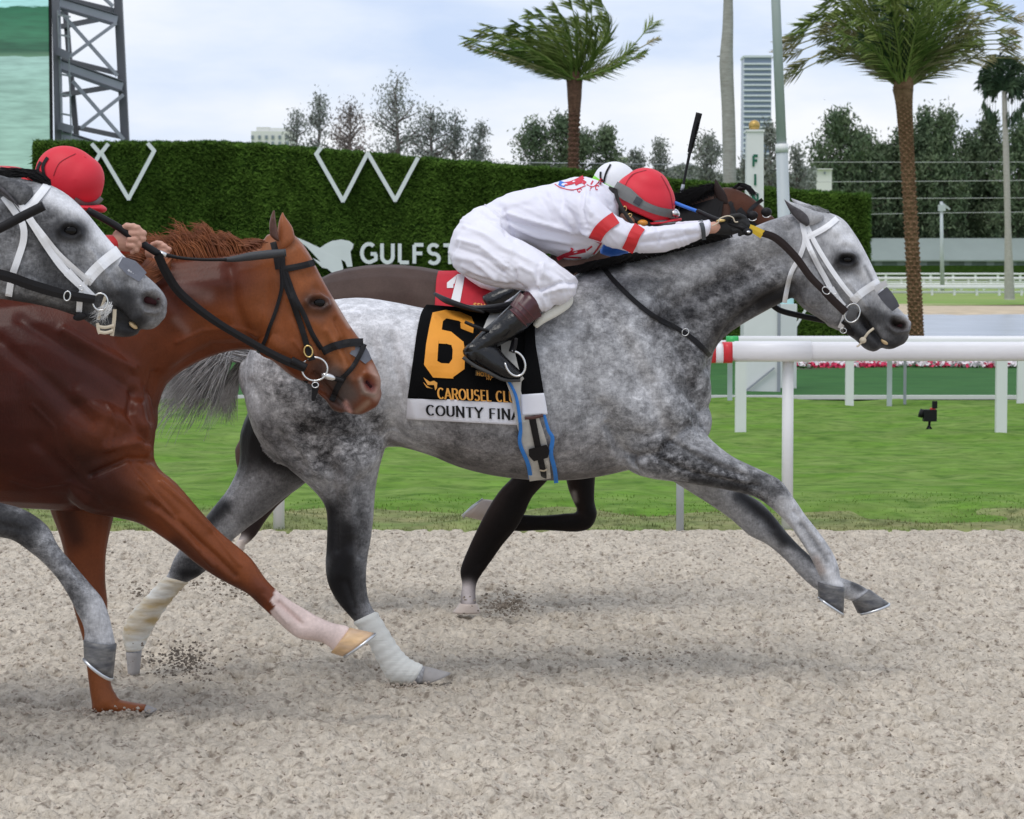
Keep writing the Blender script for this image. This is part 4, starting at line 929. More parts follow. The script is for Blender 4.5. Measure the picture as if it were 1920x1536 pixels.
for i, (x0, x1, y0, y1, lab) in enumerate(((1158, 1182, 296, 340, 'pale building seen between small trees above the white cap'), (1215, 1262, 318, 345, 'low pale building above the red cap'), (1500, 1560, 318, 345, 'pale low house showing between trees right of the steel pole'), (1290, 1320, 322, 350, 'small pale house left of the bare palm trunk'))):
    b_ = empty('house', (x_at(x0, 300, 400), 400, -1), lab, 'house', 'pale far houses among the trees')
    MB().box((x_at(x0, 300, 400), 400, -2), (x_at(x1, 300, 400), 408, z_at(y0, 400))).build('wall', M['condo'], b_, smooth=False)
    MB().box((x_at(x0 - 1, 300, 400), 399.5, z_at(y0, 400)), (x_at(x1 + 1, 300, 400), 408.5, z_at(y0 - 1.5, 400))).build('roof', M['white'], b_, smooth=False)
    for k in range(3): xx = x0 + (x1 - x0) * (.15 + .3 * k); MB().box((x_at(xx, 300, 400), 399.8, z_at(y0 + 9, 400)), (x_at(xx + 3, 300, 400), 399.98, z_at(y0 + 4, 400))).build('window', M['condo_win'], b_, smooth=False)
up = empty('utility_pole', (x_at(1765, 520, 240), 240, -1), 'grey utility pole with a short arm before the stable roof', 'pole')
MB().tube([P(1767, 545, 240), P(1765, 378, 240)], [.2, .13], 8).build('shaft', M['galv'], up)
MB().bar(P(1765, 380, 240), P(1781, 393, 240), .16).build('arm', M['galv'], up, smooth=False); MB().box(tuple(P(1760, 396, 239.8)), tuple(P(1772, 384, 240.2))).build('box', M['galv'], up, smooth=False)
for y, y2, lab in ((303, 303, 'highest thin power line crossing the dark trees'), (341, 336, 'second power line from the top across the trees'), (371, 370, 'third power line from the top across the trees'), (401, 395, 'lowest power line across the trees above the stable roof')):
    x0 = 1420 if y < 350 else 1610
    tag(MB().tube([P(x0, y + 1, 200), P(1765, (y + y2) / 2 + 1.5, 200), P(2200, y2, 200)], .022, 5).build('power_line', M['cable']), lab, 'cable', 'power lines')
tag(MB().tube([P(860, 303, 120), P(1300, 309, 120)], .012, 4).build('power_line', M['cable']), 'faint thin line in front of the bushy trees above the wall', 'cable', 'power lines')
# flower bed
def flowers(name, n, m, lab, cat, seed, zoff, size):
    r_ = np.random.default_rng(seed); x0, x1 = x_at(1478, 685, 40), x_at(2300, 685, 40); x = x0 + (x1 - x0) * r_.random(n); y = 38.5 + 2.2 * r_.random(n)
    band = vnoise(x, y * 2.2, .42, 61)
    if m == 'flower_red': k = band < .5
    elif m == 'flower_white': k = band >= .47
    else: k = band > -1
    x, y = x[k], y[k]; n = len(x); C = np.stack([x, y, zoff + .01 + .05 * vnoise(x, y, .6, 62) + .05 * r_.random(n)], 1); d = r_.normal(0, 1, (n, 3)); d /= np.linalg.norm(d, axis=1)[:, None]
    sd = np.cross(d, r_.normal(0, 1, (n, 3))); sd /= np.linalg.norm(sd, axis=1)[:, None]; V = np.stack([C - sd * size, C + d * size, C + sd * size, C - d * size], 1).reshape(-1, 3)
    tag(big_mesh(name, V, np.arange(4 * n).reshape(-1, 4), M[m], kind='stuff'), lab, cat)
flowers('red_flowers', 9000, 'flower_red', 'crimson bedding flowers beyond the rails', 'flowers', 1, .02, .032); flowers('white_flowers', 9000, 'flower_white', 'white bedding flowers beyond the rails', 'flowers', 2, .03, .032)
flowers('flower_leaves', 9000, 'flower_leaf', 'low green leaves under the bedding flowers', 'plants', 3, -.05, .04)
MB().box((x_at(1478, 690, 38.4), 38.3, 0), (x_at(2300, 690, 38.4), 38.4, .03)).build('bed_edge', M['bark'], kind='structure', smooth=False)
# little remote camera on the turf
Dc = ground_D(808); rc = empty('remote_camera', tuple(P(1743, 806, Dc)), 'small black remote camera on a mini tripod standing on the turf', 'camera')
def pb_(x0, y0, x1, y1, d0, d1): a = P(x0, y1, Dc); b = P(x1, y0, Dc); return ((a[0], Dc + d0, a[2]), (b[0], Dc + d1, b[2]))
MB().box(*pb_(1731, 768, 1755, 790, -.06, .05)).build('camera_body', M['black'], rc, smooth=False)
MB().tube([P(1733, 777, Dc), P(1724, 774, Dc)], [.036, .042], 12).build('lens', M['black'], rc)
MB().box(*pb_(1748, 752, 1757, 766, -.02, .02)).build('receiver', M['black'], rc, smooth=False); MB().box(*pb_(1744, 765, 1754, 768, -.015, .015)).build('red_foot', M['rail_red'], rc, smooth=False)
MB().tube([P(1743, 790, Dc), P(1742, 802, Dc)], .012, 8).build('head', M['black'], rc)
for a, d in ((1735, 0), (1750, 0), (1742, -.09)): MB().tube([P(1742, 798, Dc), P(a, 810, Dc + d)], .01, 6).build('leg', M['black'], rc)
bd = MB(); q = P(1352, 106, 150)
bd.add([q + np.array(v) for v in ((-.28, 0, 0), (-.1, .02, .04), (.14, 0, .03), (.16, 0, 0), (-.05, -.02, -.03), (-.02, .3, .1), (.08, .3, .1), (-.02, -.3, .08), (.08, -.3, .08))], [(0, 1, 4), (1, 2, 3, 4), (1, 2, 6, 5), (1, 7, 8, 2), (0, 4, 1)])
tag(bd.build('bird', M['black'], smooth=False), 'tiny dark bird flying beside the bare palm trunk', 'bird')
# ------------------------------------------------------------------ materials of horses and tack
M['coat_grey'] = coat_mat('coat_grey', (.84, .84, .87), (.011, .0105, .012))
M['coat_grey2'] = coat_mat('coat_grey2', (.84, .84, .87), (.011, .0105, .012), 13)
M['mane_grey'] = mat('mane_grey', (.20, .20, .21), .7, color2=(.55, .55, .56), nscale=14, noise=.3, stretch=(1, 1, 1), spec=.3)
M['tail_light'] = mat('tail_light', (.62, .62, .63), .7, noise=.2, nscale=20, spec=.1)
M['mane_dark'] = mat('mane_dark', (.016, .015, .016), .7, spec=.15)
M['mane_chestnut'] = mat('mane_chestnut', (.16, .045, .016), .5, color2=(.30, .10, .035), nscale=14, noise=.3, spec=.4)
M['hoof_dark'] = mat('hoof_dark', (.06, .06, .068), .45, color2=(.15, .145, .14), nscale=18, noise=.3, stretch=(1, 1, 3))
M['hoof_tan'] = mat('hoof_tan', (.62, .40, .20), .4, color2=(.55, .38, .25), nscale=10, noise=.15, stretch=(1, 1, 3))
M['hoof_pale'] = mat('hoof_pale', (.50, .42, .37), .5, noise=.15, nscale=10)
M['hoof_sandy'] = mat('hoof_sandy', (.36, .34, .33), .8, noise=.2, nscale=14)
M['shoe'] = mat('shoe', (.60, .62, .65), .3, metal=.8)
M['wrap'] = mat('wrap', (.72, .72, .68), .85, bump=.002, bscale=40, bstretch=(.2, 1, 5), noise=.06, nscale=30)
M['leather'] = mat('leather', (.010, .009, .010), .5, spec=.22, bump=.0005, bscale=200)
M['leather_brown'] = mat('leather_brown', (.020, .012, .011), .5, spec=.25)
M['bridle_white'] = mat('bridle_white', (.80, .80, .82), .45, bump=.0004, bscale=150, noise=.04, nscale=30)
M['tan_strap'] = mat('tan_strap', (.60, .52, .40), .6)
M['silver'] = mat('silver', (.75, .75, .75), .25, metal=.9)
M['brass'] = mat('brass', (.75, .55, .22), .3, metal=.9)
M['eye'] = mat('eye', (.003, .002, .002), .10, spec=.22)
M['nostril'] = mat('nostril', (.030, .006, .008), .6, spec=.15)
M['tape'] = mat('tape', (.12, .125, .15), .7, noise=.1, nscale=40)
M['teeth'] = mat('teeth', (.62, .45, .25), .4)
M['pink_skin'] = mat('pink_skin', (.62, .38, .35), .5)
M['ear_in'] = mat('ear_in', (.06, .055, .06), .8, noise=.4, nscale=60)
M['ear_in_brown'] = mat('ear_in_brown', (.09, .04, .028), .8, noise=.3, nscale=60)

def rgb_coat(name, rough=.38, streak=.10, spec=.5):
    """coat whose colour is painted on the skin itself (attribute coat = colour)"""
    m = mat(name, (.3, .1, .04), rough, attr='coat', noise=streak, nscale=9, n2=.10, n2scale=120, spec=spec, bump=.0008, bscale=160, bstretch=(1, 1, .3))
    return m
M['coat_chestnut'] = rgb_coat('coat_chestnut', .36, .22, .2)
M['coat_bay'] = rgb_coat('coat_bay', .5, .16, .08)

def hoof(name, poly, Dm, w, m, parent, shoe=None, w_top=.82, per=1):
    """poly: px outline (coronet front, toe, sole back, coronet back); solid with rounded sides"""
    n = 12; f_top, toe, heel, b_top = [np.array(p, float) for p in poly]; V = []; Fc = []
    for k in range(6):
        t = k / 5; a = f_top * (1 - t) + toe * t; b = b_top * (1 - t) + heel * t; A = P(*a, Dm); B = P(*b, Dm); c = (A + B) / 2; h = (A - B) / 2; ww = w * (w_top + (1 - w_top) * t)
        for j in range(n):
            an = 2 * math.pi * j / n; V.append(c + h * math.cos(an) + np.array((0, -ww * math.sin(an), 0)))
    for i in range(5):
        for j in range(n): Fc.append((i * n + j, i * n + (j + 1) % n, (i + 1) * n + (j + 1) % n, (i + 1) * n + j))
    Fc.append(tuple(reversed(range(n)))); Fc.append(tuple(5 * n + j for j in range(n)))
    o = mesh_obj(name, V, Fc, m, parent)
    if shoe:
        A = P(*toe, Dm); B = P(*heel, Dm); c = (A + B) / 2; h = (A - B) / 2; nn = Vector((A - B)).cross(Vector((0, 1, 0))).normalized(); up = Vector(P(*((f_top + b_top) / 2), Dm) - c)
        if nn.dot(up) > 0: nn = -nn
        pts = []
        for j in range(15):
            an = math.radians(-150 + 300 * j / 14); pts.append(c + h * math.cos(an) * .98 + np.array((0, -w * .97 * math.sin(an), 0)) + np.array(nn) * .004)
        MB().tube(pts, .0055, 6).build('horseshoe', M['shoe'], o)
    return o
def hair(name, strands, m, parent, r=.0016, kind=None, seg=7, w0=1.0):
    """strands: list of px polylines (x,y,D)"""
    mb = MB()
    for s in strands:
        C = spline(s, max(2, seg // (len(s) - 1))); Q = [P(*c) for c in C]; k = len(Q)
        mb.tube(Q, [r * w0 * (1 - .85 * (i / (k - 1)) ** 1.5) for i in range(k)], 3)
    return mb.build(name, m, parent, kind=kind)
def ear(name, base_a, base_b, tip, D, w, m, parent, inner=None, bulge=6, m_in=None):
    """a hollow cup: base from a to b, point at tip"""
    a = np.array(base_a, float); b = np.array(base_b, float); t = np.array(tip, float); st = []
    for k in range(7):
        s = k / 6; c = ((a + b) / 2) * (1 - s) + t * s; hw = (b - a) / 2 * ((1 - s) ** .75) * (1 + .35 * math.sin(s * math.pi)); wv = w * max((1 - s) ** .6, .12)
        st.append((c[0] - hw[0], c[1] - hw[1], c[0] + hw[0], c[1] + hw[1], wv))
    V, Fc = loft(st, D, 14, 3); o = mesh_obj(name, V, Fc, m, parent)
    if inner:
        ia, ib, it = inner; st = []
        ia = np.array(ia, float); ib = np.array(ib, float); it = np.array(it, float)
        for k in range(6):
            s = k / 5; c = ((ia + ib) / 2) * (1 - s) + it * s; hw = (ib - ia) / 2 * ((1 - s) ** .8) * (1 + .6 * math.sin(s * math.pi)); st.append((c[0] - hw[0], c[1] - hw[1], c[0] + hw[0], c[1] + hw[1], .006))
        V, Fc = loft(st, D - w * .75, 10, 3); mesh_obj('ear_hollow', V, Fc, m_in or M['ear_in'], o)
    return o
def eye_parts(px, py, D, bv, parent, r=.020, lid=None, tilt=0, sc_=1.0):
    d = (cast(bv, px, py) or D); V, Fc = ellipsoid(px, py, d + r * .55, r * 1.25 * sc_, r * .95 * sc_, r, tilt, 18, 12); o = mesh_obj('eye', V, Fc, M['eye'], parent)
    return o
def eyelid(me_strokes, px, py, k=1.0, tilt=0):
    """sculpt strokes giving a brow, lids and the hollow above"""
    c, s = math.cos(math.radians(tilt)), math.sin(math.radians(tilt)); R_ = lambda x, y: (px + (x * c - y * s) * k, py + (x * s + y * c) * k)
    up = [R_(-17, 2), R_(-9, -9), R_(2, -12), R_(13, -6), R_(17, 3)]; lo = [R_(-15, 7), R_(-5, 12), R_(7, 11), R_(15, 6)]
    me_strokes += [(up, 4.5 * k, 7), (lo, 4 * k, 4), ([R_(-9, 0), R_(8, 0)], 7 * k, -6), ([R_(-4, -22), R_(12, -18)], 8 * k, -5), ([R_(-14, 22), R_(12, 22)], 7 * k, -3)]
def paint(me, V, layers, base, attr='coat', Dmid=None):
    X, Y = to_px(V); C = np.tile(np.array(base, float), (len(V), 1))
    for L_ in layers:
        pts, r, col, s = L_[:4]; mode = L_[4] if len(L_) > 4 else None
        if mode == 'poly':
            w = in_poly(X, Y, pts).astype(float) * s
        else: w = brush(X, Y, pts, r, 2.2) * s
        if mode == 'near': w = w * (V[:, 1] < Dmid)
        elif mode == 'far': w = w * (V[:, 1] > Dmid)
        col = np.array(col, float); w = w[:, None]
        C = C * (1 - w) + col * w
    set_attr(me, attr, C); return C
def finish_body(name, me, m, parent):
    me.materials.clear(); me.materials.append(m); me.polygons.foreach_set("use_smooth", [True] * len(me.polygons))
    o = bpy.data.objects.new(name, me); COL.objects.link(o); o.parent = parent; o.location = -world_loc(parent); return o

# ================================================================== GREY HORSE (number 6)
DG = 9.87
grey = empty('grey_racehorse', P(900, 1280, DG), 'dappled grey racehorse leading at full stretch with white bridle and number 6 cloth', 'horse')
trunk = [(462, 670, 460, 745, .10), (490, 628, 478, 810, .20), (540, 590, 522, 868, .26), (600, 567, 600, 890, .285), (670, 558, 668, 880, .29), (730, 565, 728, 838, .27), (790, 577, 800, 852, .275), (850, 588, 860, 876, .285),
         (920, 592, 930, 893, .29), (1000, 570, 1010, 901, .29), (1070, 520, 1090, 899, .27), (1130, 497, 1170, 884, .245), (1200, 490, 1240, 862, .215), (1262, 540, 1300, 812, .17), (1300, 610, 1328, 762, .11)]
neck = [(1105, 512, 1270, 830, .17), (1170, 492, 1325, 742, .145), (1240, 470, 1338, 662, .12), (1310, 457, 1372, 622, .10), (1380, 438, 1432, 586, .088), (1440, 414, 1470, 566, .082), (1492, 398, 1498, 552, .08)]
head = [(1478, 408, 1470, 548, .065), (1515, 394, 1488, 560, .082), (1548, 397, 1505, 578, .092), (1580, 410, 1530, 594, .097), (1604, 440, 1556, 610, .094), (1624, 475, 1580, 620, .082), (1640, 508, 1598, 612, .066), (1656, 540, 1614, 603, .057),
        (1672, 565, 1628, 615, .053), (1690, 583, 1640, 636, .054), (1704, 600, 1655, 653, .050), (1708, 613, 1672, 655, .040), (1703, 625, 1688, 648, .025)]
jaw = [(1560, 575, 1552, 612, .055), (1590, 585, 1585, 626, .045), (1612, 600, 1606, 640, .038), (1630, 618, 1622, 655, .036), (1645, 630, 1640, 660, .032), (1655, 640, 1653, 652, .018)]
fore_n = [(1290, 700, 1130, 800, .12, -.09), (1310, 760, 1160, 862, .115, -.10), (1320, 808, 1200, 893, .095, -.11), (1368, 852, 1290, 907, .07, -.12), (1420, 878, 1372, 921, .052, -.12), (1462, 900, 1418, 934, .047, -.12), (1486, 930, 1448, 955, .043, -.12),
          (1512, 968, 1480, 986, .032, -.12), (1538, 1000, 1502, 1017, .029, -.12), (1560, 1033, 1519, 1045, .033, -.12), (1572, 1060, 1532, 1072, .038, -.12), (1576, 1082, 1540, 1090, .033, -.12), (1583, 1100, 1534, 1093, .036, -.12)]
fore_f = [(1310, 780, 1200, 860, .10, .10), (1345, 850, 1265, 905, .085, .12), (1388, 915, 1318, 938, .062, .13), (1425, 940, 1368, 972, .052, .13), (1452, 968, 1404, 1004, .046, .13), (1477, 1000, 1438, 1021, .042, .13),
          (1506, 1030, 1472, 1050, .031, .13), (1536, 1056, 1504, 1084, .030, .13), (1566, 1078, 1534, 1108, .036, .13), (1592, 1088, 1562, 1116, .036, .13), (1612, 1096, 1586, 1124, .032, .13), (1628, 1106, 1598, 1128, .036, .13)]
hind_n = [(690, 660, 500, 690, .13, -.10), (722, 760, 482, 800, .15, -.11), (728, 818, 530, 868, .135, -.12), (714, 868, 572, 905, .115, -.12), (704, 920, 603, 938, .09, -.12), (701, 965, 613, 968, .07, -.12), (696, 1010, 612, 1020, .056, -.12),
          (689, 1050, 610, 1060, .048, -.12), (687, 1085, 614, 1092, .046, -.12), (690, 1118, 628, 1122, .038, -.12), (699, 1142, 645, 1144, .033, -.12), (706, 1150, 666, 1168, .031, -.12), (729, 1188, 692, 1206, .031, -.12),
          (750, 1220, 712, 1243, .033, -.12), (768, 1238, 732, 1274, .037, -.12), (790, 1248, 764, 1284, .035, -.12), (800, 1250, 792, 1283, .035, -.12)]
hind_f = [(640, 800, 470, 760, .13, .10), (608, 870, 450, 812, .115, .12), (572, 907, 448, 868, .095, .13), (532, 936, 428, 915, .08, .13), (494, 968, 402, 948, .066, .13), (462, 992, 380, 976, .056, .13), (432, 1018, 352, 1008, .05, .13),
          (405, 1053, 327, 1045, .046, .13), (374, 1080, 318, 1068, .040, .13), (350, 1093, 310, 1083, .034, .13), (328, 1115, 286, 1108, .031, .13), (302, 1150, 250, 1148, .031, .13), (280, 1186, 233, 1184, .036, .13), (268, 1215, 236, 1218, .032, .13), (265, 1226, 237, 1226, .034, .13)]
parts = [loft(trunk, DG, 28, 3, .92), loft(neck, DG, 24, 3), loft(head, DG, 22, 3, .85), loft(jaw, DG, 16, 3), loft(fore_n, DG, 16, 3), loft(fore_f, DG, 16, 3), loft(hind_n, DG, 18, 3), loft(hind_f, DG, 16, 3),
         ellipsoid(1216, 760, DG - .10, .17, .15, .14, -35), ellipsoid(1216, 760, DG + .10, .17, .15, .14, -35), ellipsoid(590, 700, DG - .11, .22, .22, .17, 20), ellipsoid(590, 700, DG + .11, .22, .22, .17, 20),
         ellipsoid(1290, 790, DG, .09, .10, .12, 0), ellipsoid(1678, 612, DG - .042, .030, .026, .02, -50), ellipsoid(1678, 612, DG + .042, .030, .026, .02, -50), ellipsoid(1545, 545, DG - .055, .09, .055, .035, 15)]
me, V, NN = fuse('grey_body', parts, .0058, 8)
strokes = [ # shoulder and arm
    ([(1125, 560), (1180, 660), (1230, 760), (1262, 838)], 16, -9), ([(1245, 560), (1275, 650), (1300, 740), (1315, 800)], 12, -10), ([(1290, 800), (1240, 850), (1180, 862)], 9, -7), ([(1180, 620), (1220, 700), (1262, 780)], 26, 9),
    ([(1140, 800), (1165, 850), (1195, 890)], 8, -9), ([(1150, 740), (1200, 790)], 26, 8), ([(1260, 830), (1330, 868), (1395, 892)], 5, -5), ([(1230, 860), (1300, 888), (1370, 902), (1420, 912)], 5, -4), ([(1300, 845), (1370, 875), (1420, 892)], 9, 4),
    ([(1330, 885), (1400, 905)], 6, 4), ([(1455, 905), (1470, 930)], 12, 4), ([(1490, 960), (1535, 1025)], 4, -4), ([(1503, 975), (1552, 1035)], 5, 3), ([(1480, 970), (1520, 1035)], 4, 3),
    # neck
    ([(1330, 690), (1370, 610), (1430, 565), (1480, 540)], 9, -8), ([(1290, 700), (1330, 620), (1400, 555), (1470, 515)], 17, 6), ([(1180, 540), (1270, 520), (1370, 480), (1450, 440)], 18, 6), ([(1220, 620), (1290, 560), (1370, 520), (1460, 480)], 14, -6),
    ([(1478, 430), (1486, 480), (1484, 540)], 10, -8), ([(1498, 560), (1476, 520), (1478, 470)], 9, -3),
    # head
    ([(1520, 470), (1560, 520), (1598, 560)], 6, 5), ([(1530, 495), (1568, 545), (1590, 575)], 10, -6), ([(1500, 520), (1520, 570), (1560, 595)], 18, 6), ([(1612, 520), (1640, 560)], 12, -6), ([(1590, 530), (1625, 575)], 5, 5),
    ([(1612, 590), (1632, 618), (1650, 640)], 3.5, -7), ([(1572, 448), (1590, 440)], 10, -4), ([(1560, 430), (1600, 470)], 10, 4), ([(1605, 560), (1590, 598)], 6, -4), ([(1650, 590), (1640, 610)], 8, 3),
    # hindquarters
    ([(500, 660), (560, 740), (620, 800), (660, 860)], 30, 9), ([(612, 640), (640, 720), (690, 790)], 18, -7), ([(700, 650), (720, 740), (726, 810)], 16, -8), ([(470, 720), (510, 810), (570, 880)], 12, -7), ([(640, 860), (655, 930), (660, 1000)], 10, 6),
    ([(625, 880), (630, 950), (632, 1030)], 7, -5), ([(672, 900), (680, 980), (676, 1040)], 8, -4), ([(655, 1040), (640, 1075)], 12, 5), ([(650, 1090), (665, 1140)], 5, -4), ([(590, 880), (640, 905), (700, 860)], 14, 5), ([(650, 600), (720, 600)], 30, 6),
    # belly, ribs
    ([(735, 640), (745, 740), (740, 820)], 16, -9), ([(800, 850), (900, 880), (1000, 890)], 20, -3), ([(1060, 620), (1100, 740), (1120, 850)], 22, -5), ([(860, 700), (870, 830)], 14, 2.5), ([(930, 700), (940, 850)], 14, 2.5),
    ([(1130, 760), (1180, 860)], 14, -7), ([(745, 700), (765, 800)], 4, -2.5), ([(757, 690), (780, 790)], 4, 2.5), ([(770, 700), (792, 800)], 4, -2.5),
    ([(1310, 860), (1350, 900)], 10, 3, 'far'), ([(1390, 930), (1450, 990)], 8, -3, 'far')]
eyelid(strokes, 1587, 486, 1.0, 5)
# nostril: rim and hole
strokes += [([(1664, 604), (1670, 592), (1690, 594), (1704, 606), (1700, 620), (1680, 622), (1666, 612), (1664, 604)], 4.0, 4.5), ([(1676, 604), (1692, 610)], 6.0, -12)]
V = sculpt(me, V, NN, [(s[0], s[1], s[2] * 2.3) + tuple(s[3:]) for s in strokes], DG + .01)
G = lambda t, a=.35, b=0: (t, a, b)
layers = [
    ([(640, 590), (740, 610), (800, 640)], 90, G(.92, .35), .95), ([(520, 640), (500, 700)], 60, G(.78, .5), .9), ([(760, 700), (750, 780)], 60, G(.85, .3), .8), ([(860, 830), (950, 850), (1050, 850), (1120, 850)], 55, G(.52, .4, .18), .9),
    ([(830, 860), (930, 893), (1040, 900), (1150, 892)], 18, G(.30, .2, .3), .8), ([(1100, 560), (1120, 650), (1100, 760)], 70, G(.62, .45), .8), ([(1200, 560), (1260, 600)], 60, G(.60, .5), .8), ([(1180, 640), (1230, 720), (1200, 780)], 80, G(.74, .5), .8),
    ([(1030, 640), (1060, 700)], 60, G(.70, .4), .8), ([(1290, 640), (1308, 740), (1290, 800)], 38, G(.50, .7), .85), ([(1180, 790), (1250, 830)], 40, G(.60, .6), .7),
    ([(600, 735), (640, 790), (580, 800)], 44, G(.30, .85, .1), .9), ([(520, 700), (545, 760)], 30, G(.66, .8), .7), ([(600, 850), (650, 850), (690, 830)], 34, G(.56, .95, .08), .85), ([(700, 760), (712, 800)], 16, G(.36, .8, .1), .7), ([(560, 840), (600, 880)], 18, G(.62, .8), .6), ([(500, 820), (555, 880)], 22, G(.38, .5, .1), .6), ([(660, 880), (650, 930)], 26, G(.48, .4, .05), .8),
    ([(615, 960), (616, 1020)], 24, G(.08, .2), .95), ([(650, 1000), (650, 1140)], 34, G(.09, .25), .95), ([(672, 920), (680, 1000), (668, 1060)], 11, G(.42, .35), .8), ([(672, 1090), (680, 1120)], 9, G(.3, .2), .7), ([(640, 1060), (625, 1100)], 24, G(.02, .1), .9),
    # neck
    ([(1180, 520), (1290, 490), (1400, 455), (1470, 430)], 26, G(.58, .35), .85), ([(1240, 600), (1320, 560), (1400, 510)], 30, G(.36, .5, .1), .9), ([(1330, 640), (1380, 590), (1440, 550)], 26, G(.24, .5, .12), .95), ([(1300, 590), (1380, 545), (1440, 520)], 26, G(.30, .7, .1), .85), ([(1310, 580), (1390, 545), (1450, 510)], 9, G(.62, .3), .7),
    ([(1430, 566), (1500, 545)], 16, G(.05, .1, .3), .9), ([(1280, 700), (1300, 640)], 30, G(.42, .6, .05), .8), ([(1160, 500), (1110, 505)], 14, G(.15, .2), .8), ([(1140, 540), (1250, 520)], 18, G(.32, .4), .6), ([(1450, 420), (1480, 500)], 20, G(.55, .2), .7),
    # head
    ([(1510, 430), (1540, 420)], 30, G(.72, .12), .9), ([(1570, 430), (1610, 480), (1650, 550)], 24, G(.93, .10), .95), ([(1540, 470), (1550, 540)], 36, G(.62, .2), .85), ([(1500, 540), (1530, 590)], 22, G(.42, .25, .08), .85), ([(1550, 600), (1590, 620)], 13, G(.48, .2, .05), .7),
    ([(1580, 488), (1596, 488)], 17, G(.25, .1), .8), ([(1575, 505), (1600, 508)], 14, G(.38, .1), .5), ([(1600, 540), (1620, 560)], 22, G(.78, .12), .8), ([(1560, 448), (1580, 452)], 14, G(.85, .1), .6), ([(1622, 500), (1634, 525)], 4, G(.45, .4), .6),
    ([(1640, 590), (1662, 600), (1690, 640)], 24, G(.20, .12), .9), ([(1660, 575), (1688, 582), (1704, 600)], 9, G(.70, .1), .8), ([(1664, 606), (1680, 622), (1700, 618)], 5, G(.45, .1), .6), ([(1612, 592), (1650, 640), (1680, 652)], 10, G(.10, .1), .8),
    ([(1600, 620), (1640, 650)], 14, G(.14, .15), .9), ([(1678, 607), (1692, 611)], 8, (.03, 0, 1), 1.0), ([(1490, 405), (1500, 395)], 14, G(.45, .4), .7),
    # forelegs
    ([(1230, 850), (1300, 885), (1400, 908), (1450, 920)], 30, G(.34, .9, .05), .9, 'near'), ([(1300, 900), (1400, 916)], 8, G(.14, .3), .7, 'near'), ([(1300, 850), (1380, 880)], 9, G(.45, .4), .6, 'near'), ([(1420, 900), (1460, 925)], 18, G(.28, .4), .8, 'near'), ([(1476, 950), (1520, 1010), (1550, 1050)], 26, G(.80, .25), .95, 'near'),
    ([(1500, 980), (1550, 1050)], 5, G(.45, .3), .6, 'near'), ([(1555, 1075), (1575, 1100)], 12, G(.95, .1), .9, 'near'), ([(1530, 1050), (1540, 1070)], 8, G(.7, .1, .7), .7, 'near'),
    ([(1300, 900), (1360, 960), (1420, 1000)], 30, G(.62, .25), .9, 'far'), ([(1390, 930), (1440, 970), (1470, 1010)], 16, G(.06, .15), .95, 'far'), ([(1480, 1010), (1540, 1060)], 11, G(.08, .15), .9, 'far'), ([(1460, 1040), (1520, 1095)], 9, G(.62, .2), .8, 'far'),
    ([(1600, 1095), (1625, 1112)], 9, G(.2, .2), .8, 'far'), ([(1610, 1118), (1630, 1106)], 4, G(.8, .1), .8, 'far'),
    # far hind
    ([(450, 800), (460, 860)], 30, G(.24, .3, .1), .95, 'far'), ([(570, 880), (500, 850), (470, 820)], 34, G(.04, .1, .1), .97, 'far'), ([(540, 920), (470, 970)], 34, G(.46, .15, .05), .9, 'far'), ([(420, 950), (380, 990)], 16, G(.12, .2), .9, 'far'), ([(400, 1040), (350, 1070)], 30, G(.24, .3), .95, 'far'), ([(345, 1075), (370, 1075)], 8, G(.05, .1), .7, 'far'),  # near-black layer: shade inside the far thigh painted into the coat
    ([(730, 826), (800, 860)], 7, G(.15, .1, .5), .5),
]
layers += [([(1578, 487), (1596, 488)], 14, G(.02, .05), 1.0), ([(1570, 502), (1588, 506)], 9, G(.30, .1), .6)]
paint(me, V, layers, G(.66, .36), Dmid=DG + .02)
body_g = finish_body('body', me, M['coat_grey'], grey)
bv_g = bvh_of([body_g])
eye_parts(1588, 487, DG - .09, bv_g, grey, .022, tilt=-6)
V_, F_ = ellipsoid(1686, 609, (cast(bv_g, 1686, 609) or DG) + .004, .024, .013, .006, -18, 14, 8); mesh_obj('nostril', V_, F_, M['nostril'], grey)
ear('ear', (1492, 400), (1532, 392), (1474, 374), DG - .05, .022, M['coat_grey'], grey, inner=((1490, 400), (1514, 424), (1472, 374)))
# ears are better given by hand: near ear points up and back with its dark hollow to the camera
for nm in [o for o in bpy.data.objects if o.parent and o.name.startswith('ear')]:
    bpy.data.objects.remove(nm)
def solid_px(name, stations, D, m, parent, tone=None, n=14, per=3, sq=1.0):
    V, Fc = loft(stations, D, n, per, sq); o = mesh_obj(name, V, Fc, m, parent)
    if tone is not None: set_attr(o.data, 'coat', np.tile(np.array(tone, float), (len(V), 1)))
    return o
e = solid_px('ear', [(1506, 424, 1545, 404, .028), (1492, 412, 1540, 400, .030), (1482, 398, 1518, 392, .026), (1475, 385, 1497, 384, .016), (1470, 374, 1473, 375, .003)], DG - .06, M['coat_grey'], grey, G(.7, .2))
solid_px('ear_hollow', [(1512, 424, 1518, 418, .008), (1497, 414, 1515, 405, .010), (1484, 400, 1502, 394, .010), (1477, 388, 1487, 386, .007), (1471, 375, 1473, 376, .002)], DG - .085, M['ear_in'], e)
e = solid_px('ear', [(1515, 410, 1552, 400, .026), (1500, 396, 1535, 392, .024), (1490, 384, 1512, 382, .016), (1483, 372, 1487, 373, .004)], DG + .05, M['coat_grey'], grey, G(.75, .2))
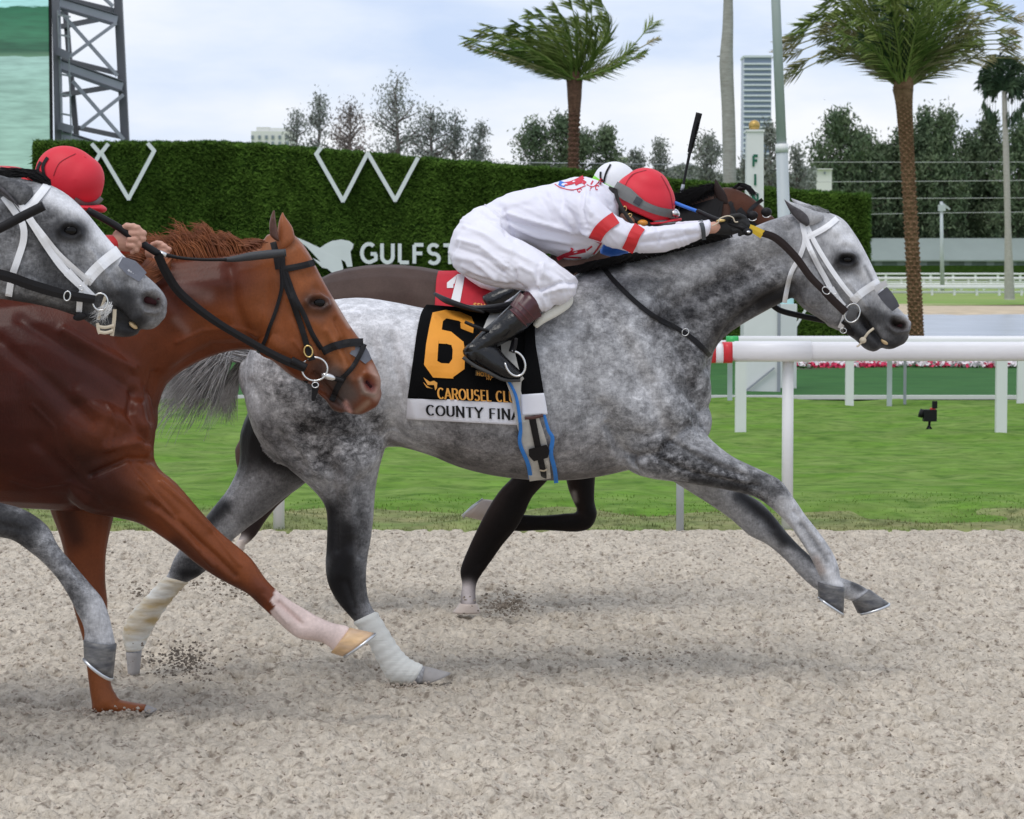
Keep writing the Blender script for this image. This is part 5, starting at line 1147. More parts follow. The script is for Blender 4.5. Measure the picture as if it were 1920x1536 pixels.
# forelock blown back, mane under the rider, tail streaming out
st = []
for i in range(90):
    x0 = 1538 + rnd.uniform(-14, 16); y0 = 401 + (x0 - 1538) * .25 + rnd.uniform(-2, 2); L_ = rnd.uniform(.4, 1)
    st.append([(x0 + 8, y0 + 6, DG + rnd.uniform(-.03, .03)), (x0, y0 - 4 - rnd.uniform(0, 5), DG + rnd.uniform(-.03, .03)), (x0 - 22 * L_, y0 - 6 - rnd.uniform(0, 9), DG + rnd.uniform(-.03, .03)), (x0 - 40 * L_, y0 - 2 - rnd.uniform(0, 14), DG)])
hair('forelock', st, M['mane_grey'], grey, .0011, kind='stuff')
MB().add(*ellipsoid(1546, 404, DG, .03, .016, .03, -15, 12, 8)).build('forelock_knot', M['mane_dark'], grey)
st = []
for i in range(520):
    t = rnd.random(); x0 = 1075 + 290 * t; y0 = 508 - 68 * t ** 1.1; d = DG + rnd.uniform(-.04, .03)
    st.append([(x0 + 12, y0 + 4, d - .02), (x0 - 6, y0 - 9 * rnd.random(), d - .05), (x0 - 30 - 16 * rnd.random(), y0 + 8 * rnd.random() - 2, d - .07), (x0 - 52 - 25 * rnd.random(), y0 + 14 + 10 * rnd.random(), d - .085)])
hair('mane', st, M['mane_dark'], grey, .0022, kind='stuff')
st = []
r_ = random.Random(9)
for i in range(1100):
    t = r_.random(); a = r_.gauss(0, 1); dd = DG + r_.uniform(-.06, .06)
    root = (476 + r_.uniform(-8, 8), 668 + r_.uniform(-14, 22), DG + r_.uniform(-.03, .03))
    L_ = r_.uniform(.45, 1.05); ex = root[0] - 175 * L_ + r_.uniform(-14, 14); ey = 700 + 34 * a * L_ + (1 - L_) * 40 + r_.uniform(-8, 8) + (30 if r_.random() < .3 else 0)
    mx1 = root[0] - 40; my1 = 655 + (root[1] - 668) * .7 + r_.uniform(-4, 8)
    mx2 = root[0] - 105 * L_; my2 = 668 + 18 * a * L_ + r_.uniform(-6, 12)
    st.append([root, (mx1, my1, dd), (mx2, my2, dd + r_.uniform(-.04, .04)), (ex, ey + 8, dd + r_.uniform(-.06, .06)), (ex - 16 * r_.random(), ey + 14 + 22 * r_.random(), dd)])
for i in range(420):   # shorter hair that falls behind the buttock
    root = (474 + r_.uniform(-6, 6), 664 + r_.uniform(-6, 20), DG + r_.uniform(-.02, .03)); L_ = r_.uniform(.5, 1)
    st.append([root, (452 + r_.uniform(-8, 4), 684 + r_.uniform(-6, 10), DG), (438 + r_.uniform(-22, 8), 684 + 55 * L_, DG + .02), (430 + r_.uniform(-40, 16), 684 + 110 * L_ + r_.uniform(-10, 10), DG + .02)])
hair('tail', st[::2], M['mane_grey'], grey, .0018, kind='stuff', seg=10); hair('tail_light_hair', st[1::2], M['tail_light'], grey, .0016, kind='stuff', seg=10)
solid_px('tail_dock', [(486, 650, 474, 690, .03), (466, 648, 460, 682, .028), (440, 654, 440, 676, .022), (415, 664, 418, 678, .014)], DG, M['mane_grey'], grey)
# hooves, bandages
hoof('hoof', [(1584, 1101), (1582, 1151), (1534, 1118), (1533, 1091)], DG - .12, .050, M['hoof_dark'], grey, True)
hoof('hoof', [(1630, 1105), (1667, 1131), (1608, 1150), (1597, 1127)], DG + .13, .050, M['hoof_dark'], grey, True)
hoof('hoof', [(798, 1249), (846, 1262), (795, 1283), (790, 1283)], DG - .12, .048, M['hoof_sandy'], grey)
hoof('hoof', [(266, 1222), (262, 1262), (240, 1268), (236, 1222)], DG + .13, .046, M['hoof_sandy'], grey)
def bandage(parent, st_, D, m=None):
    st2 = [tuple(list(np.array(s[:4]) + np.array([(s[0] - s[2]), (s[1] - s[3]), (s[2] - s[0]), (s[3] - s[1])]) * .05) + [s[4] * 1.12 + .002, s[5]]) for s in st_]
    A = spline([tuple(list(s) + [0] * (6 - len(s))) for s in st2], 9); out = []
    for i, a in enumerate(A):
        k = 1 + (.035 if i % 4 < 2 else -.012) + .01 * math.sin(i * 1.7); cx, cy = (a[0] + a[2]) / 2, (a[1] + a[3]) / 2; out.append((cx + (a[0] - cx) * k, cy + (a[1] - cy) * k, cx + (a[2] - cx) * k, cy + (a[3] - cy) * k, a[4] * k, a[5]))
    return solid_px('bandage', out, D, m or M['wrap'], parent, n=20, per=1)
bandage(grey, [s for s in hind_n if 1146 < s[1] or s[0] == 706][:-1] , DG)
bandage(grey, [s for s in hind_f if s[1] > 1090][:-1], DG, mat('wrap_soiled', (.74, .74, .70), .85, color2=(.50, .37, .18), nscale=9, noise=.1, stretch=(.6, 1, 2.5), bump=.002, bscale=40))

# bridle of the grey
br = empty('bridle', P(1560, 480, DG), 'white racing bridle on the head of the leading grey horse', 'bridle')
W_ = M['bridle_white']
def S(name, pts, w, m, parent, bv=bv_g, **k): return strap(name, pts, w, bv, m, parent, default=DG - .08, **k)
S('browband', [(1507, 448), (1532, 436), (1552, 424), (1570, 409)], 11, W_, br, off=.007)
S('cheek_strap', [(1504, 418), (1512, 450), (1530, 490), (1552, 530), (1560, 548)], 10, W_, br, off=.008)
S('cheek_strap', [(1513, 424), (1528, 455), (1552, 495), (1580, 535), (1601, 560)], 9, W_, br, off=.006)
S('throat_latch', [(1505, 424), (1509, 450), (1500, 480), (1484, 510), (1476, 540), (1471, 568)], 9, W_, br, off=.006)
S('noseband', [(1598, 566), (1615, 550), (1634, 537), (1649, 528)], 15, W_, br, off=.007)
S('cheek_billet', [(1558, 540), (1570, 560), (1582, 575)], 12, W_, br, off=.012)
S('chin_strap', [(1588, 580), (1582, 600), (1575, 616)], 10, M['bridle_white'], br, off=.012)
S('chin_strap', [(1580, 602), (1590, 612), (1597, 626)], 9, M['leather'], br, off=.018)
S('lower_strap', [(1582, 622), (1592, 624), (1602, 627)], 8, M['leather'], br, off=.02)
ring_px('buckle', 1581, 620, 6, 5, DG - .085, M['silver'], br, .0016, 10)
ring_px('bit_ring', 1598, 587, 14, 18, DG - .086, M['silver'], br, .0028, 20)
S('bit_strap', [(1600, 578), (1596, 592), (1590, 606)], 17, mat('rubber', (.09, .09, .095), .6), br, off=.02)
ring_px('buckle', 1567, 556, 6, 5, DG - .10, M['silver'], br, .0014, -35)
tube_px('tongue_tie', [(1638, 616, DG - .06), (1628, 624, DG - .065), (1620, 635, DG - .06)], DG - .06, .0048, M['tan_strap'], br)
MB().add(*ellipsoid(1618, 638, DG - .06, .013, .012, .01)).build('tie_knot', M['tan_strap'], br)
tube_px('tie_end', [(1618, 640, DG - .06), (1610, 648), (1606, 650)], DG - .06, .0035, M['tan_strap'], br)
# nose strip (dark tape over the nose)
S('nose_tape', [(1654, 545), (1662, 555), (1672, 568), (1680, 579)], [22, 24, 22, 16], M['tape'], br, off=.0045, th=.002)
S('nose_pad', [(1648, 532), (1654, 542)], 26, mat('pad', (.7, .7, .72), .8), br, off=.005, th=.002)
MB().add(*ellipsoid(1660, 641, DG - .03, .018, .010, .012, -30)).build('teeth', M['teeth'], br)
# reins of the grey: near rein from the glove to the bit, far rein below the throat
rn = empty('reins', P(1400, 430, DG - .12), 'dark leather reins running from the black glove to the bit of the leading grey horse', 'reins')
strap('rein', [(1424, 436), (1455, 447), (1490, 480), (1520, 520), (1548, 548)], [13, 15, 14, 13], bv_g, M['leather_brown'], rn, off=.012, th=.004, depth=[DG - .16, DG - .14, DG - .13, DG - .12])
strap('rein', [(1546, 546), (1565, 566), (1586, 586)], 15, bv_g, M['leather_brown'], rn, off=.016, th=.004, depth=[DG - .13, DG - .11])
ring_px('buckle', 1549, 545, 8, 6, DG - .145, M['silver'], rn, .0018, 40)
strap('yellow_grip', [(1398, 424), (1412, 430), (1430, 440)], [11, 17], bv_g, mat('grip_yellow', (.75, .50, .03), .5), rn, off=.014, th=.005, depth=[DG - .18, DG - .155])
tube_px('rein', [(1448, 572), (1465, 583), (1500, 592), (1540, 600), (1565, 604)], DG + .12, .011, M['leather'], rn)
# breastplate strap
bp_ = empty('breastplate', P(1230, 590, DG - .2), 'narrow black breast strap running down the shoulder of the leading grey horse', 'strap')
S('strap', [(1130, 500), (1150, 525), (1185, 560), (1225, 592), (1270, 616), (1305, 640), (1332, 668)], 9, M['leather'], bp_, off=.006)
ring_px('buckle', 1285, 623, 6, 7, (cast(bv_g, 1285, 623) or DG) - .012, M['silver'], bp_, .0018, 35)

# saddle cloth, saddle, girth
cloth_b = mat('cloth_black', (.005, .005, .0055), .9, bump=.001, bscale=120, spec=.06)
cloth_w = mat('cloth_white', (.78, .78, .84), .8, bump=.0006, bscale=120)
orange = mat('cloth_orange', (.85, .34, .03), .7, bump=.0005, bscale=140, noise=.08, nscale=9)
gold_t = mat('gold_thread', (.78, .36, .06), .5, noise=.15, nscale=60)
sclo = empty('saddlecloth', P(880, 680, DG - .3), 'black saddlecloth with orange number 6 and white lower band on the leading grey horse', 'saddlecloth')
cl = patch('cloth', [(800, 571, 985, 585), (790, 586, 985, 600), (782, 620, 985, 640), (775, 670, 984, 690), (768, 720, 984, 722), (764, 747, 980, 756)], 40, bv_g, cloth_b, sclo, off=.012, wave=.004)
cw = patch('white_band', [(764, 746, 980, 754), (763, 765, 980, 775), (761, 786, 985, 798)], 40, bv_g, cloth_w, sclo, off=.014, wave=.003)
cf = patch('cloth_front', [(984, 590, 1003, 592), (984, 640, 1004, 640), (980, 690, 1012, 690), (976, 742, 1020, 738)], 12, bv_g, cloth_b, sclo, off=.026)
cg = patch('white_front', [(976, 740, 1020, 737), (977, 760, 1024, 757), (978, 779, 1027, 777)], 10, bv_g, cloth_w, sclo, off=.028)
bv_c = bvh_of([body_g, cl, cw, cf, cg])
def on_cloth(bv, D0):
    def f(x, y, l): return P(x, y, (cast(bv, x, y) or D0) - .0015 - l * .35)
    return f
oc = on_cloth(bv_c, DG - .3)
def sheet(name, polys, bv, m, parent, D0, lift=.003, th=.0015, n=1):
    """thin cut-out laid on cloth: list of px quads, finely divided so that it follows the folds"""
    mb = MB()
    for q in polys:
        q = [np.array(p, float) for p in q]; L1 = max(np.hypot(*(q[1] - q[0])), np.hypot(*(q[2] - q[3]))); L2 = max(np.hypot(*(q[3] - q[0])), np.hypot(*(q[2] - q[1]))); a = max(1, int(L1 / 6)); b = max(1, int(L2 / 6))
        V = []; Fc = []
        for i in range(b + 1):
            for j in range(a + 1):
                s, t = j / a, i / b; p = (q[0] * (1 - s) + q[1] * s) * (1 - t) + (q[3] * (1 - s) + q[2] * s) * t; V.append(P(p[0], p[1], (cast(bv, p[0], p[1]) or D0) - lift))
        for i in range(b):
            for j in range(a): k = i * (a + 1) + j; Fc.append((k, k + a + 1, k + a + 2, k + 1))
        mb.add(V, Fc)
    return mb.build(name, m, parent, smooth=False)
# the digit: outline pieces of an octagonal 6
SIX = [[(811, 586), (836, 581), (837, 597), (826, 606)], [(836, 581), (863, 585), (862, 602), (837, 597)], [(863, 585), (884, 594), (871, 610), (861, 602)], [(884, 594), (889, 607), (887, 625), (864, 616)],
       [(811, 586), (831, 599), (828, 620), (805, 612)], [(805, 612), (829, 618), (821, 645), (799, 645)], [(799, 645), (822, 643), (820, 677), (795, 684)], [(795, 684), (820, 677), (831, 683), (812, 708)],
       [(812, 708), (826, 681), (846, 682), (850, 710)], [(846, 710), (842, 682), (850, 670), (871, 692)], [(871, 692), (848, 674), (849, 652), (872, 656)], [(872, 660), (849, 656), (846, 646), (869, 640)],
       [(869, 641), (845, 647), (835, 644), (846, 622)], [(846, 622), (836, 645), (822, 644), (827, 618)], [(864, 616), (863, 606), (882, 600), (887, 620)]]
sheet('number', SIX, bv_c, orange, sclo, DG - .3, .004)
write('CAROUSEL CLU', (820, 727), (19, .98), (1.0, 21), 21, oc, gold_t, sclo, thick=.22, serif=True, track=.10, name='letter', th=.006, width=146)
write('COUNTY FINA', (799, 759), (20, 1.05), (.6, 20), 20, oc, M['black'], sclo, thick=.20, serif=True, track=.12, name='letter', th=.006, width=176)
sheet('horse_emblem', [[(794, 708), (806, 716), (816, 722), (802, 722)], [(806, 716), (814, 714), (820, 718), (816, 724)], [(814, 722), (820, 718), (819, 728), (816, 732)], [(793, 716), (803, 726), (812, 729), (800, 727)]], bv_c, gold_t, sclo, DG - .3, .004)
sheet('patch', [[(892, 694), (921, 698), (920, 708), (891, 704)], [(884, 676), (894, 678), (893, 690), (883, 688)]], bv_c, mat('patch_gold', (.14, .09, .03), .6), sclo, DG - .3, .003)
write('HOTEL', (894, 697), (8, 1), (0, 7), 7, oc, gold_t, sclo, thick=.2, name='small_letter', th=.008, joined='hotel_lettering')
write('HV', (912, 707), (6, .7), (0, 5), 5, oc, gold_t, sclo, thick=.2, name='small_letter', th=.008, joined='small_mark')
sad = empty('saddle', P(950, 600, DG - .25), 'light racing saddle with white pad and blue edged girth under the white clad jockey', 'saddle')
solid_px('seat', [(815, 552, 817, 556, .03), (840, 562, 842, 570, .10), (880, 572, 880, 584, .15), (930, 570, 930, 588, .16), (990, 556, 990, 580, .13), (1040, 540, 1040, 560, .08)], DG, M['leather'], sad, per=4, n=18)
tube_px('cantle_rim', [(815, 551, DG - .10), (838, 564, DG - .19), (870, 575, DG - .24), (908, 586, DG - .27)], DG, [.006, .012, .010, .004], M['leather'], sad)
tube_px('pad_roll', [(1003, 612, DG - .27), (1018, 597, DG - .27), (1040, 584, DG - .25), (1062, 570, DG - .22), (1066, 560, DG - .19), (1058, 553, DG - .16)], DG, [.010, .018, .020, .018, .017, .012], mat('pad_cream', (.76, .75, .68), .7), sad, n=12)
S('flap', [(938, 585), (925, 605), (910, 640)], [30, 24], mat('flap_white', (.6, .6, .58), .7), sad, off=.03, bv=bv_c)
girth_w = mat('girth_white', (.52, .50, .46), .85, noise=.2, nscale=25, bump=.001, bscale=90)
blue = mat('girth_blue', (.03, .20, .60), .7, noise=.1, nscale=25)
bvx = bvh_of([body_g, cl, cw])
g_ = S('girth', [(950, 640), (960, 700), (978, 740), (990, 790), (1004, 840), (1013, 900)], [22, 30, 40, 44, 46, 40], girth_w, sad, off=.017, bv=bvx)
S('girth_edge', [(952, 712), (968, 745), (976, 800), (975, 832), (990, 870), (995, 898)], [5, 7, 8], blue, sad, off=.024, bv=bvx)
S('girth_edge', [(1020, 776), (1028, 806), (1036, 822), (1033, 850), (1040, 880), (1043, 906)], [5, 8, 8], blue, sad, off=.024, bv=bvx)
S('billet', [(997, 780), (1003, 810), (1010, 845), (1018, 882), (1020, 898)], [13, 12, 10], M['leather'], sad, off=.026, bv=bvx)
S('buckle_guard', [(1008, 838), (1011, 850), (1014, 862)], [34, 40, 26], M['leather'], sad, off=.029, bv=bvx)
S('keeper', [(984, 784), (1000, 783), (1018, 779)], 6, mat('keeper', (.08, .03, .025), .5), sad, off=.031, bv=bvx)
S('keeper', [(1012, 882), (1020, 883), (1026, 880)], 3, M['tan_strap'], sad, off=.032, bv=bvx)
S('stirrup_leather', [(975, 560), (968, 600), (963, 640), (958, 660)], 9, M['leather'], sad, off=.045, bv=bvx)
tube_px('stirrup_leather', [(968, 634, DG - .40), (966, 650), (962, 662)], DG - .40, .006, M['leather'], sad)
ring_px('stirrup_iron', 966, 682, 18, 24, DG - .40, M['silver'], sad, .0042, -22, (-80, 200))

# ================================================================== CHESTNUT HORSE
DC = 9.05
chs = empty('chestnut_racehorse', P(190, 1335, DC), 'bright chestnut racehorse with black bridle and white lower foreleg in front of the grey quarters', 'horse')
trunk = [(-640, 640, -630, 760, .12), (-600, 580, -585, 850, .24), (-480, 540, -470, 880, .29), (-350, 545, -340, 900, .29), (-200, 560, -180, 935, .31), (-60, 545, -40, 948, .31), (40, 530, 70, 955, .30), (110, 525, 150, 958, .27), (180, 530, 222, 945, .23), (235, 590, 270, 890, .18), (265, 660, 287, 820, .12)]
neck = [(60, 530, 230, 930, .21), (130, 512, 268, 860, .185), (200, 498, 292, 780, .16), (270, 486, 312, 722, .135), (340, 478, 362, 684, .115), (410, 470, 418, 662, .10), (470, 458, 462, 656, .092), (505, 445, 490, 662, .085)]
head = [(500, 440, 478, 655, .075), (536, 432, 496, 668, .088), (560, 448, 515, 680, .095), (580, 475, 532, 694, .10), (597, 508, 548, 706, .097), (614, 540, 566, 715, .086), (634, 573, 584, 722, .073), (650, 600, 602, 732, .064), (666, 624, 618, 745, .060),
        (682, 645, 632, 758, .058), (696, 670, 645, 770, .056), (707, 692, 660, 777, .054), (714, 712, 680, 777, .046), (713, 728, 697, 768, .030)]
lips = [(590, 720, 596, 738, .045), (612, 738, 612, 752, .042), (630, 748, 622, 768, .038), (650, 760, 640, 775, .032)]
fore_n = [(270, 700, 60, 820, .13, -.09), (292, 790, 100, 900, .13, -.11), (288, 850, 150, 955, .12, -.12), (300, 880, 222, 972, .105, -.12), (330, 905, 268, 985, .088, -.12), (376, 958, 330, 1026, .066, -.12), (410, 995, 365, 1055, .055, -.12), (440, 1020, 398, 1078, .052, -.12),
          (472, 1048, 430, 1096, .05, -.12), (497, 1084, 462, 1112, .046, -.12), (518, 1106, 484, 1132, .036, -.12), (545, 1126, 514, 1160, .031, -.12), (572, 1142, 540, 1184, .033, -.12), (600, 1158, 562, 1198, .040, -.12), (624, 1168, 600, 1204, .034, -.12), (650, 1173, 620, 1216, .036, -.12), (656, 1178, 624, 1224, .038, -.12)]
fore_f = [(240, 860, 70, 860, .12, .10), (226, 920, 84, 920, .11, .12), (215, 965, 94, 958, .09, .13), (206, 1000, 110, 1000, .074, .13), (199, 1040, 121, 1042, .058, .13), (198, 1090, 130, 1090, .050, .13), (202, 1130, 136, 1132, .048, .13), (201, 1165, 146, 1168, .043, .13),
          (202, 1200, 156, 1204, .033, .13), (204, 1250, 163, 1256, .031, .13), (210, 1288, 168, 1294, .035, .13), (221, 1308, 172, 1320, .041, .13), (216, 1318, 174, 1338, .04, .13)]
foot_f = [(186, 1304, 176, 1340, .036, .13), (215, 1310, 212, 1338, .036, .13), (248, 1317, 246, 1337, .034, .13), (275, 1321, 274, 1335, .034, .13)]
hind1 = [(-420, 650, -640, 660, .15, -.1), (-430, 820, -640, 820, .14, -.1), (-470, 920, -640, 930, .10, -.1), (-560, 1020, -660, 1000, .06, -.1), (-640, 1100, -720, 1080, .05, -.1), (-690, 1180, -740, 1170, .035, -.1), (-720, 1270, -765, 1265, .036, -.1), (-730, 1310, -775, 1310, .038, -.1)]
hind2 = [(-380, 650, -600, 660, .15, .1), (-370, 820, -560, 820, .13, .1), (-390, 920, -520, 930, .09, .1), (-430, 1020, -510, 1020, .055, .1), (-440, 1080, -510, 1090, .048, .1), (-420, 1180, -460, 1185, .033, .1), (-390, 1280, -430, 1290, .036, .1), (-360, 1320, -400, 1330, .038, .1)]
parts = [loft(trunk, DC, 28, 3, .92), loft(neck, DC, 24, 3), loft(head, DC, 22, 3, .85), loft(lips, DC, 14, 3), loft(fore_n, DC, 18, 3), loft(fore_f, DC, 16, 3), loft(foot_f, DC, 14, 3), loft(hind1, DC, 14, 2), loft(hind2, DC, 14, 2),
         ellipsoid(170, 800, DC - .12, .19, .15, .15, -30), ellipsoid(170, 800, DC + .12, .19, .15, .15, -30), ellipsoid(225, 850, DC, .10, .12, .12, 0), ellipsoid(690, 722, DC - .040, .032, .026, .022, -50), ellipsoid(690, 722, DC + .040, .032, .026, .022, -50),
         ellipsoid(535, 640, DC - .055, .10, .055, .035, 20)]
me, V, NN = fuse('chestnut_body', parts, .0058, 8)
strokes = [([(0, 640), (60, 690), (120, 745), (170, 790)], 12, -9), ([(40, 600), (120, 650), (200, 700), (262, 742)], 11, -8), ([(120, 620), (190, 660), (250, 690)], 9, 7), ([(60, 720), (120, 790), (150, 850)], 22, 8), ([(250, 735), (240, 780), (272, 828)], 7, -7),
    ([(150, 740), (190, 770), (262, 800)], 14, 8), ([(200, 840), (262, 830), (290, 850)], 9, 8), ([(170, 890), (240, 860), (286, 862)], 6, -8), ([(70, 830), (120, 880), (180, 940)], 12, -9), ([(0, 880), (60, 900), (110, 930)], 16, -5),
    ([(290, 880), (340, 930), (390, 990)], 9, 5), ([(280, 940), (340, 985), (400, 1040), (440, 1080)], 6, -7), ([(300, 960), (360, 1020), (400, 1060)], 6, 5), ([(250, 870), (290, 920), (330, 965)], 7, -4), ([(470, 1060), (486, 1100)], 12, 4), ([(525, 1130), (565, 1170)], 4, -4),
    ([(300, 560), (350, 620), (320, 680)], 18, 6), ([(290, 700), (280, 740), (284, 790)], 7, -7), ([(330, 690), (400, 650), (460, 648)], 9, -6), ([(430, 500), (440, 570), (470, 640)], 10, -7), ([(250, 560), (330, 540), (420, 530)], 16, 6),
    ([(260, 760), (274, 812)], 10, 6), ([(150, 980), (165, 1060)], 9, 5), ([(180, 1150), (170, 1240)], 5, -4), ([(190, 1180), (190, 1280)], 5, 3),
    ([(548, 560), (580, 620), (612, 665)], 6, 6), ([(560, 590), (590, 640), (610, 680)], 10, -7), ([(500, 600), (520, 650), (560, 690)], 20, 7), ([(630, 600), (648, 640)], 5, -6), ([(612, 620), (636, 660), (650, 690)], 5, 5), ([(640, 640), (660, 680)], 6, -5), ([(560, 470), (590, 500)], 10, 4),
    ([(590, 700), (620, 738), (650, 766)], 4, -8), ([(640, 690), (660, 712)], 6, 4), ([(570, 520), (585, 512)], 10, -4)]
strokes += [([(300, 905), (345, 945), (400, 1000), (450, 1060)], 3, 4), ([(262, 900), (300, 940), (330, 975), (372, 1030)], 3, 3.5), ([(20, 900), (70, 915), (130, 905), (170, 925)], 3, 3), ([(60, 760), (100, 800), (110, 850), (140, 880)], 3, 3), ([(200, 760), (215, 800), (205, 840)], 3, 3),
    ([(330, 640), (380, 620), (440, 615), (480, 630)], 3.5, 3), ([(574, 622), (590, 650), (600, 690)], 2.6, 3), ([(552, 640), (575, 670), (580, 700)], 2.6, 3), ([(500, 1090), (550, 1130), (590, 1160)], 3, 3), ([(494, 1118), (540, 1168)], 3, 3), ([(160, 980), (158, 1060), (168, 1140)], 4, 4), ([(190, 1000), (180, 1080)], 4, -4)]
eyelid(strokes, 595, 567, 1.15, 8)
strokes += [([(676, 712), (686, 700), (704, 708), (710, 724), (700, 738), (684, 734), (676, 712)], 4.5, 6), ([(688, 716), (698, 726)], 7.5, -16)]
V = sculpt(me, V, NN, [(s[0], s[1] * 1.1, s[2] * (1.3 if s[0][0][0] < 110 else 1.9)) + tuple(s[3:]) for s in strokes], DC + .01)
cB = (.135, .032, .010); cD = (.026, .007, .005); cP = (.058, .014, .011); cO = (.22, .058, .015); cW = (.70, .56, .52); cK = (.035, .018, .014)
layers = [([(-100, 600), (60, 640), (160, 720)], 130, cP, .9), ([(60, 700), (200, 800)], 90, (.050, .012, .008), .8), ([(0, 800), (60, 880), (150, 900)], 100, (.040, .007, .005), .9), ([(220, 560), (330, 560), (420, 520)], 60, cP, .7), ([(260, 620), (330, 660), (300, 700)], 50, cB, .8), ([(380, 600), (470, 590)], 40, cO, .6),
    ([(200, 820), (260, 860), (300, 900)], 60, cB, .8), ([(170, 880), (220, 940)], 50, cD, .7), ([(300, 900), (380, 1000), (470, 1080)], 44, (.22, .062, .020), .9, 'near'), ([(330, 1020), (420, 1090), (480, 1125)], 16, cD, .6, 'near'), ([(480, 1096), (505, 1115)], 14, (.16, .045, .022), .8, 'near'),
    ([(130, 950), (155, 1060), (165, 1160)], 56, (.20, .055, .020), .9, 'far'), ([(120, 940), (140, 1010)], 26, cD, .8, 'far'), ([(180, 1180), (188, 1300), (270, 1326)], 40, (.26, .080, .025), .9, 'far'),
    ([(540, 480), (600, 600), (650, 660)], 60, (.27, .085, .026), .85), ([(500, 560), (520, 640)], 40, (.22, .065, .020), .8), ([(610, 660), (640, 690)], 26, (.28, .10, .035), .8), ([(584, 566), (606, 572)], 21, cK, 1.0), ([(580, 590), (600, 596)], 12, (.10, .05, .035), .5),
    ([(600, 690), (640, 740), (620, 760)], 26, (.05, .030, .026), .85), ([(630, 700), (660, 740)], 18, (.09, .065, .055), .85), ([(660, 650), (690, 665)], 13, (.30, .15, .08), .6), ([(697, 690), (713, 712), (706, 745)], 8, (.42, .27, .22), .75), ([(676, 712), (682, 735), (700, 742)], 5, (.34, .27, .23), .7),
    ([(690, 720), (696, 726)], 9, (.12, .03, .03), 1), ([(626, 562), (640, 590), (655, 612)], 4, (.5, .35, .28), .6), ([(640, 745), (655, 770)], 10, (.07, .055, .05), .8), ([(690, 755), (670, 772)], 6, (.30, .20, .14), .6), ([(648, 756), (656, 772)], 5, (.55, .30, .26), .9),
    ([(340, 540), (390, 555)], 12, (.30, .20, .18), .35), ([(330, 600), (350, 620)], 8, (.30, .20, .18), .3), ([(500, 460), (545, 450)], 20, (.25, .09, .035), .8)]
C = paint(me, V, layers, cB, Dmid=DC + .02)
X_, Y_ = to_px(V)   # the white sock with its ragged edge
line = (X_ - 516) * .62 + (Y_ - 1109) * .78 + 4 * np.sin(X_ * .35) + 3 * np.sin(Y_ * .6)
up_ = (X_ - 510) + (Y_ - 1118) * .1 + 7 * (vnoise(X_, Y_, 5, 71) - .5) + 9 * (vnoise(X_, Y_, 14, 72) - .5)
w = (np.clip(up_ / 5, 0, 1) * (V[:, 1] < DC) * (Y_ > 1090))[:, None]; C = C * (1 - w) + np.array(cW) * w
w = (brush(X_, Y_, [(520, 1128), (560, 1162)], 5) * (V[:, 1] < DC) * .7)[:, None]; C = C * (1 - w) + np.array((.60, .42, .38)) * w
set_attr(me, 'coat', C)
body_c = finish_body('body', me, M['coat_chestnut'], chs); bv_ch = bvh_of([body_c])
eye_parts(596, 568, DC - .09, bv_ch, chs, .0235, tilt=-8)
V_, F_ = ellipsoid(694, 722, (cast(bv_ch, 694, 722) or DC) + .004, .024, .015, .007, -50, 14, 8); mesh_obj('nostril', V_, F_, M['nostril'], chs)
tc_ = lambda c: c
e = solid_px('ear', [(515, 472, 553, 446, .030), (519, 450, 549, 428, .030), (521, 425, 541, 415, .024), (525, 408, 535, 407, .014), (529, 399, 531, 399, .004)], DC - .05, M['coat_chestnut'], chs, (.30, .10, .04))
e2 = solid_px('ear', [(506, 440, 524, 452, .022), (505, 420, 519, 425, .020), (508, 405, 516, 406, .012), (512, 395, 515, 395, .003)], DC - .10, M['coat_chestnut'], chs, (.10, .045, .03))
solid_px('ear_hollow', [(509, 440, 519, 448, .006), (508, 422, 515, 424, .006), (510, 408, 514, 408, .004)], DC - .119, M['ear_in_brown'], e2)
st = []
for i in range(1500):
    t = rnd.random(); x0 = 238 + 270 * t; y0 = 500 - 42 * t; lift = (44 * math.sin(min(1, max(0, (t - .08) / .75)) * math.pi) ** .6 + 8) * rnd.uniform(.4, 1.0) * (1 + .25 * math.sin(x0 * .13)); d = DC + rnd.uniform(-.05, .05)
    st.append([(x0 + 10, y0 + 14, d), (x0 + rnd.uniform(-4, 4), y0 - lift * .45, d), (x0 - 12 + rnd.uniform(-8, 5), y0 - lift * .95, d), (x0 - 32 * rnd.random() - 14, y0 - lift * rnd.uniform(.7, 1.15) - 4, d + .01)])
for i in range(500):   # lock hanging beside the riders hands
    x0 = 300 + rnd.uniform(-26, 22); y0 = 492 + rnd.uniform(-8, 10)
    st.append([(x0, y0, DC - .11), (x0 - 14, y0 + 16, DC - .15), (x0 - 30 - 14 * rnd.random(), y0 + 24 + 10 * rnd.random(), DC - .165), (x0 - 52 - 10 * rnd.random(), y0 + 14 + 16 * rnd.random(), DC - .16)])
hair('mane', st, M['mane_chestnut'], chs, .0024, kind='stuff')
hoof('hoof', [(656, 1177), (702, 1187), (641, 1231), (620, 1224)], DC - .12, .055, M['hoof_tan'], chs, True)
hoof('hoof', [(274, 1322), (294, 1331), (276, 1337), (272, 1336)], DC + .13, .045, M['hoof_sandy'], chs)

